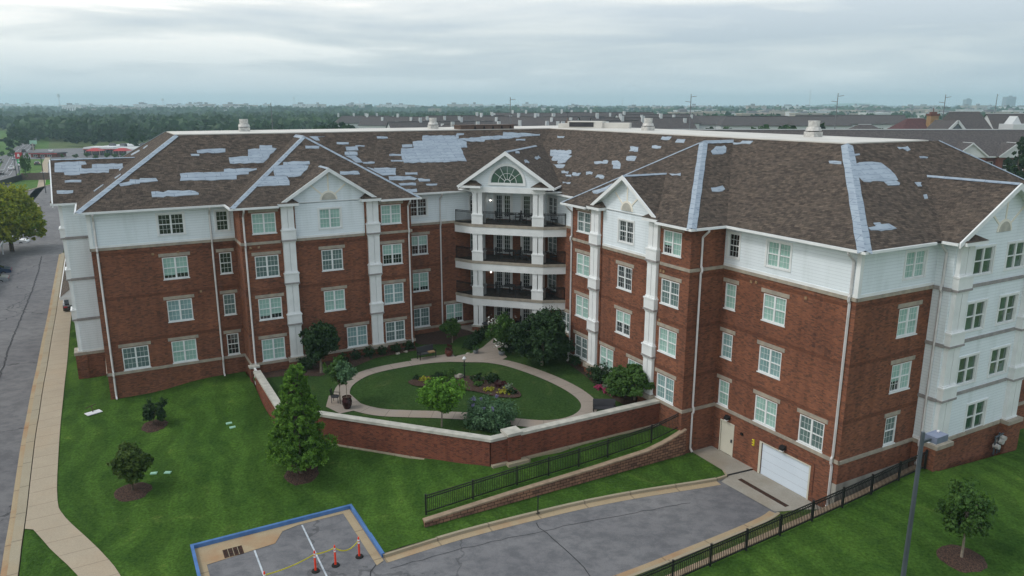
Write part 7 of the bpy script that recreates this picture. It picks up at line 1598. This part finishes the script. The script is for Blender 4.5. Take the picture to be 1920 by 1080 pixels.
# ---- distant town: pale low buildings
def townblock(seed):
    r = random.Random(seed); g = mb2('white_far' if seed % 3 else 'tan_far'); w = 1.; F = WF(0, 0)
    g.box(F, -.5, .5, -.5, .5, 0, .9); g.box(F, -.52, .52, -.52, .52, .9, 1.0); g.box(F, -.3, -.1, -.2, .2, 1.0, 1.2, 'grey_far')
    for i in range(7): g.box(F, -.45+i*.13, -.38+i*.13, -.505, -.5, .3, .7, 'grey_far')
    return g.build('town_building', 'white_far')
TBs = [townblock(i) for i in range(4)]; nt_ = 0
for i in range(190):
    if i < 95: u, d = arng.uniform(1180, 1900), arng.uniform(900, 2600)
    elif i < 135: u, d = arng.uniform(-20, 420), arng.uniform(1500, 3800)
    else: u, d = arng.uniform(400, 1300), arng.uniform(1500, 3800)
    s = arng.uniform(18, 55)*(1.6 if d > 2200 else 1); o = TBs[i % 4].copy(); C.objects.link(o); o.location = (px(u, d), d, -2.1); o.scale = (s, arng.uniform(15, 30), arng.uniform(10, 15)*(1.45 if d > 1800 else 1)*(1.25 if u < 1100 else 1)); 
    tag(o, 'pale low town building far off among the trees', 'building', 'distant town buildings')
for o in TBs: bpy.data.objects.remove(o)
for u, w, d, h, l in [(1842, 38, 3400, 56, 'tall grey-blue office block on the right horizon'), (1768, 22, 3600, 46, 'smaller grey office block left of the tall one')]:
    g = mb2('grey_far'); F = WF(px(u, d), d); g.box(F, -w/2*2.2/2, w/2*2.2/2, 0, 30, -2, h); 
    for i in range(8): g.box(F, -w*.5, w*.5, -.4, 0, 4+i*5.5, 6+i*5.5, 'glass')
    g.box(F, -6, 6, 5, 15, h, h+5); tag(g.build('office_block', 'grey_far', None, loc=(px(u, d), d, -2)), l, 'building')
for i, (u, d, h) in enumerate([(575, 4200, 62), (1155, 3800, 58), (1486, 3000, 80), (691, 3600, 50), (160, 3000, 62), (343, 3400, 48)]):
    g = mb2('white_far'); x = px(u, d); g.tube((x, d, -2), (x, d, h*.8), 1.6, 1.2, 6); g.tube((x, d, h*.8), (x, d, h), 5 if i in (0, 4, 5) else 1.2, 5 if i in (0, 4, 5) else .8, 10); tag(g.build('distant_tower', 'white_far', None, loc=(x, d, -2)), ('pale water tower on the horizon left of centre', 'thin mast on the horizon right of centre', 'tall thin mast on the right horizon', 'thin mast above the left woods', 'white water tower at the far left horizon', 'pale water tower above the left woods')[i], 'tower')
# low blue hills on the right horizon
g = MB(); n = 40; prev = None
for i in range(n+1):
    t = i/n; x = px(1500+t*230, 6000); h = -2+40*math.exp(-((t-.42)/.24)**2)+6*math.sin(t*9); h = h if 0 < i < n else -2
    cur = (Vector((x, 6000, -2)), Vector((x, 6150, h)), Vector((x, 6600, h*.9)))
    if prev: g.poly([prev[0], cur[0], cur[1], prev[1]]); g.poly([prev[1], cur[1], cur[2], prev[2]])
    prev = cur
tag(g.build('hills', 'far_grass'), None, None, None, 'structure')
for p in WIN.values(): discard(p)
# ---- haze: air that fades far things to blue
def hazebox(d):
    g = MB(); x0, x1, y0, y1, z0, z1 = -6500, 6500, -120, 6800, -4.5, 92
    q = lambda z: [Vector((x0, y0, z)), Vector((x1, y0, z)), Vector((x1, y1, z)), Vector((x0, y1, z))]
    g.prism(q(z0), q(z1)); m = bpy.data.materials.new('haze'); m.use_nodes = True; t = m.node_tree; t.nodes.clear(); MATS['haze'] = m
    o = N(t, 'ShaderNodeOutputMaterial'); v = N(t, 'ShaderNodeVolumePrincipled'); v.inputs['Color'].default_value = (.64, .87, 1, 1); v.inputs['Density'].default_value = d; v.inputs['Anisotropy'].default_value = .2
    t.links.new(v.outputs[0], o.inputs['Volume']); return tag(g.build('haze', 'haze'), None, None, None, 'stuff')
hazebox(HAZE)
print('objects', len(bpy.data.objects), 'windows', nwin[0])
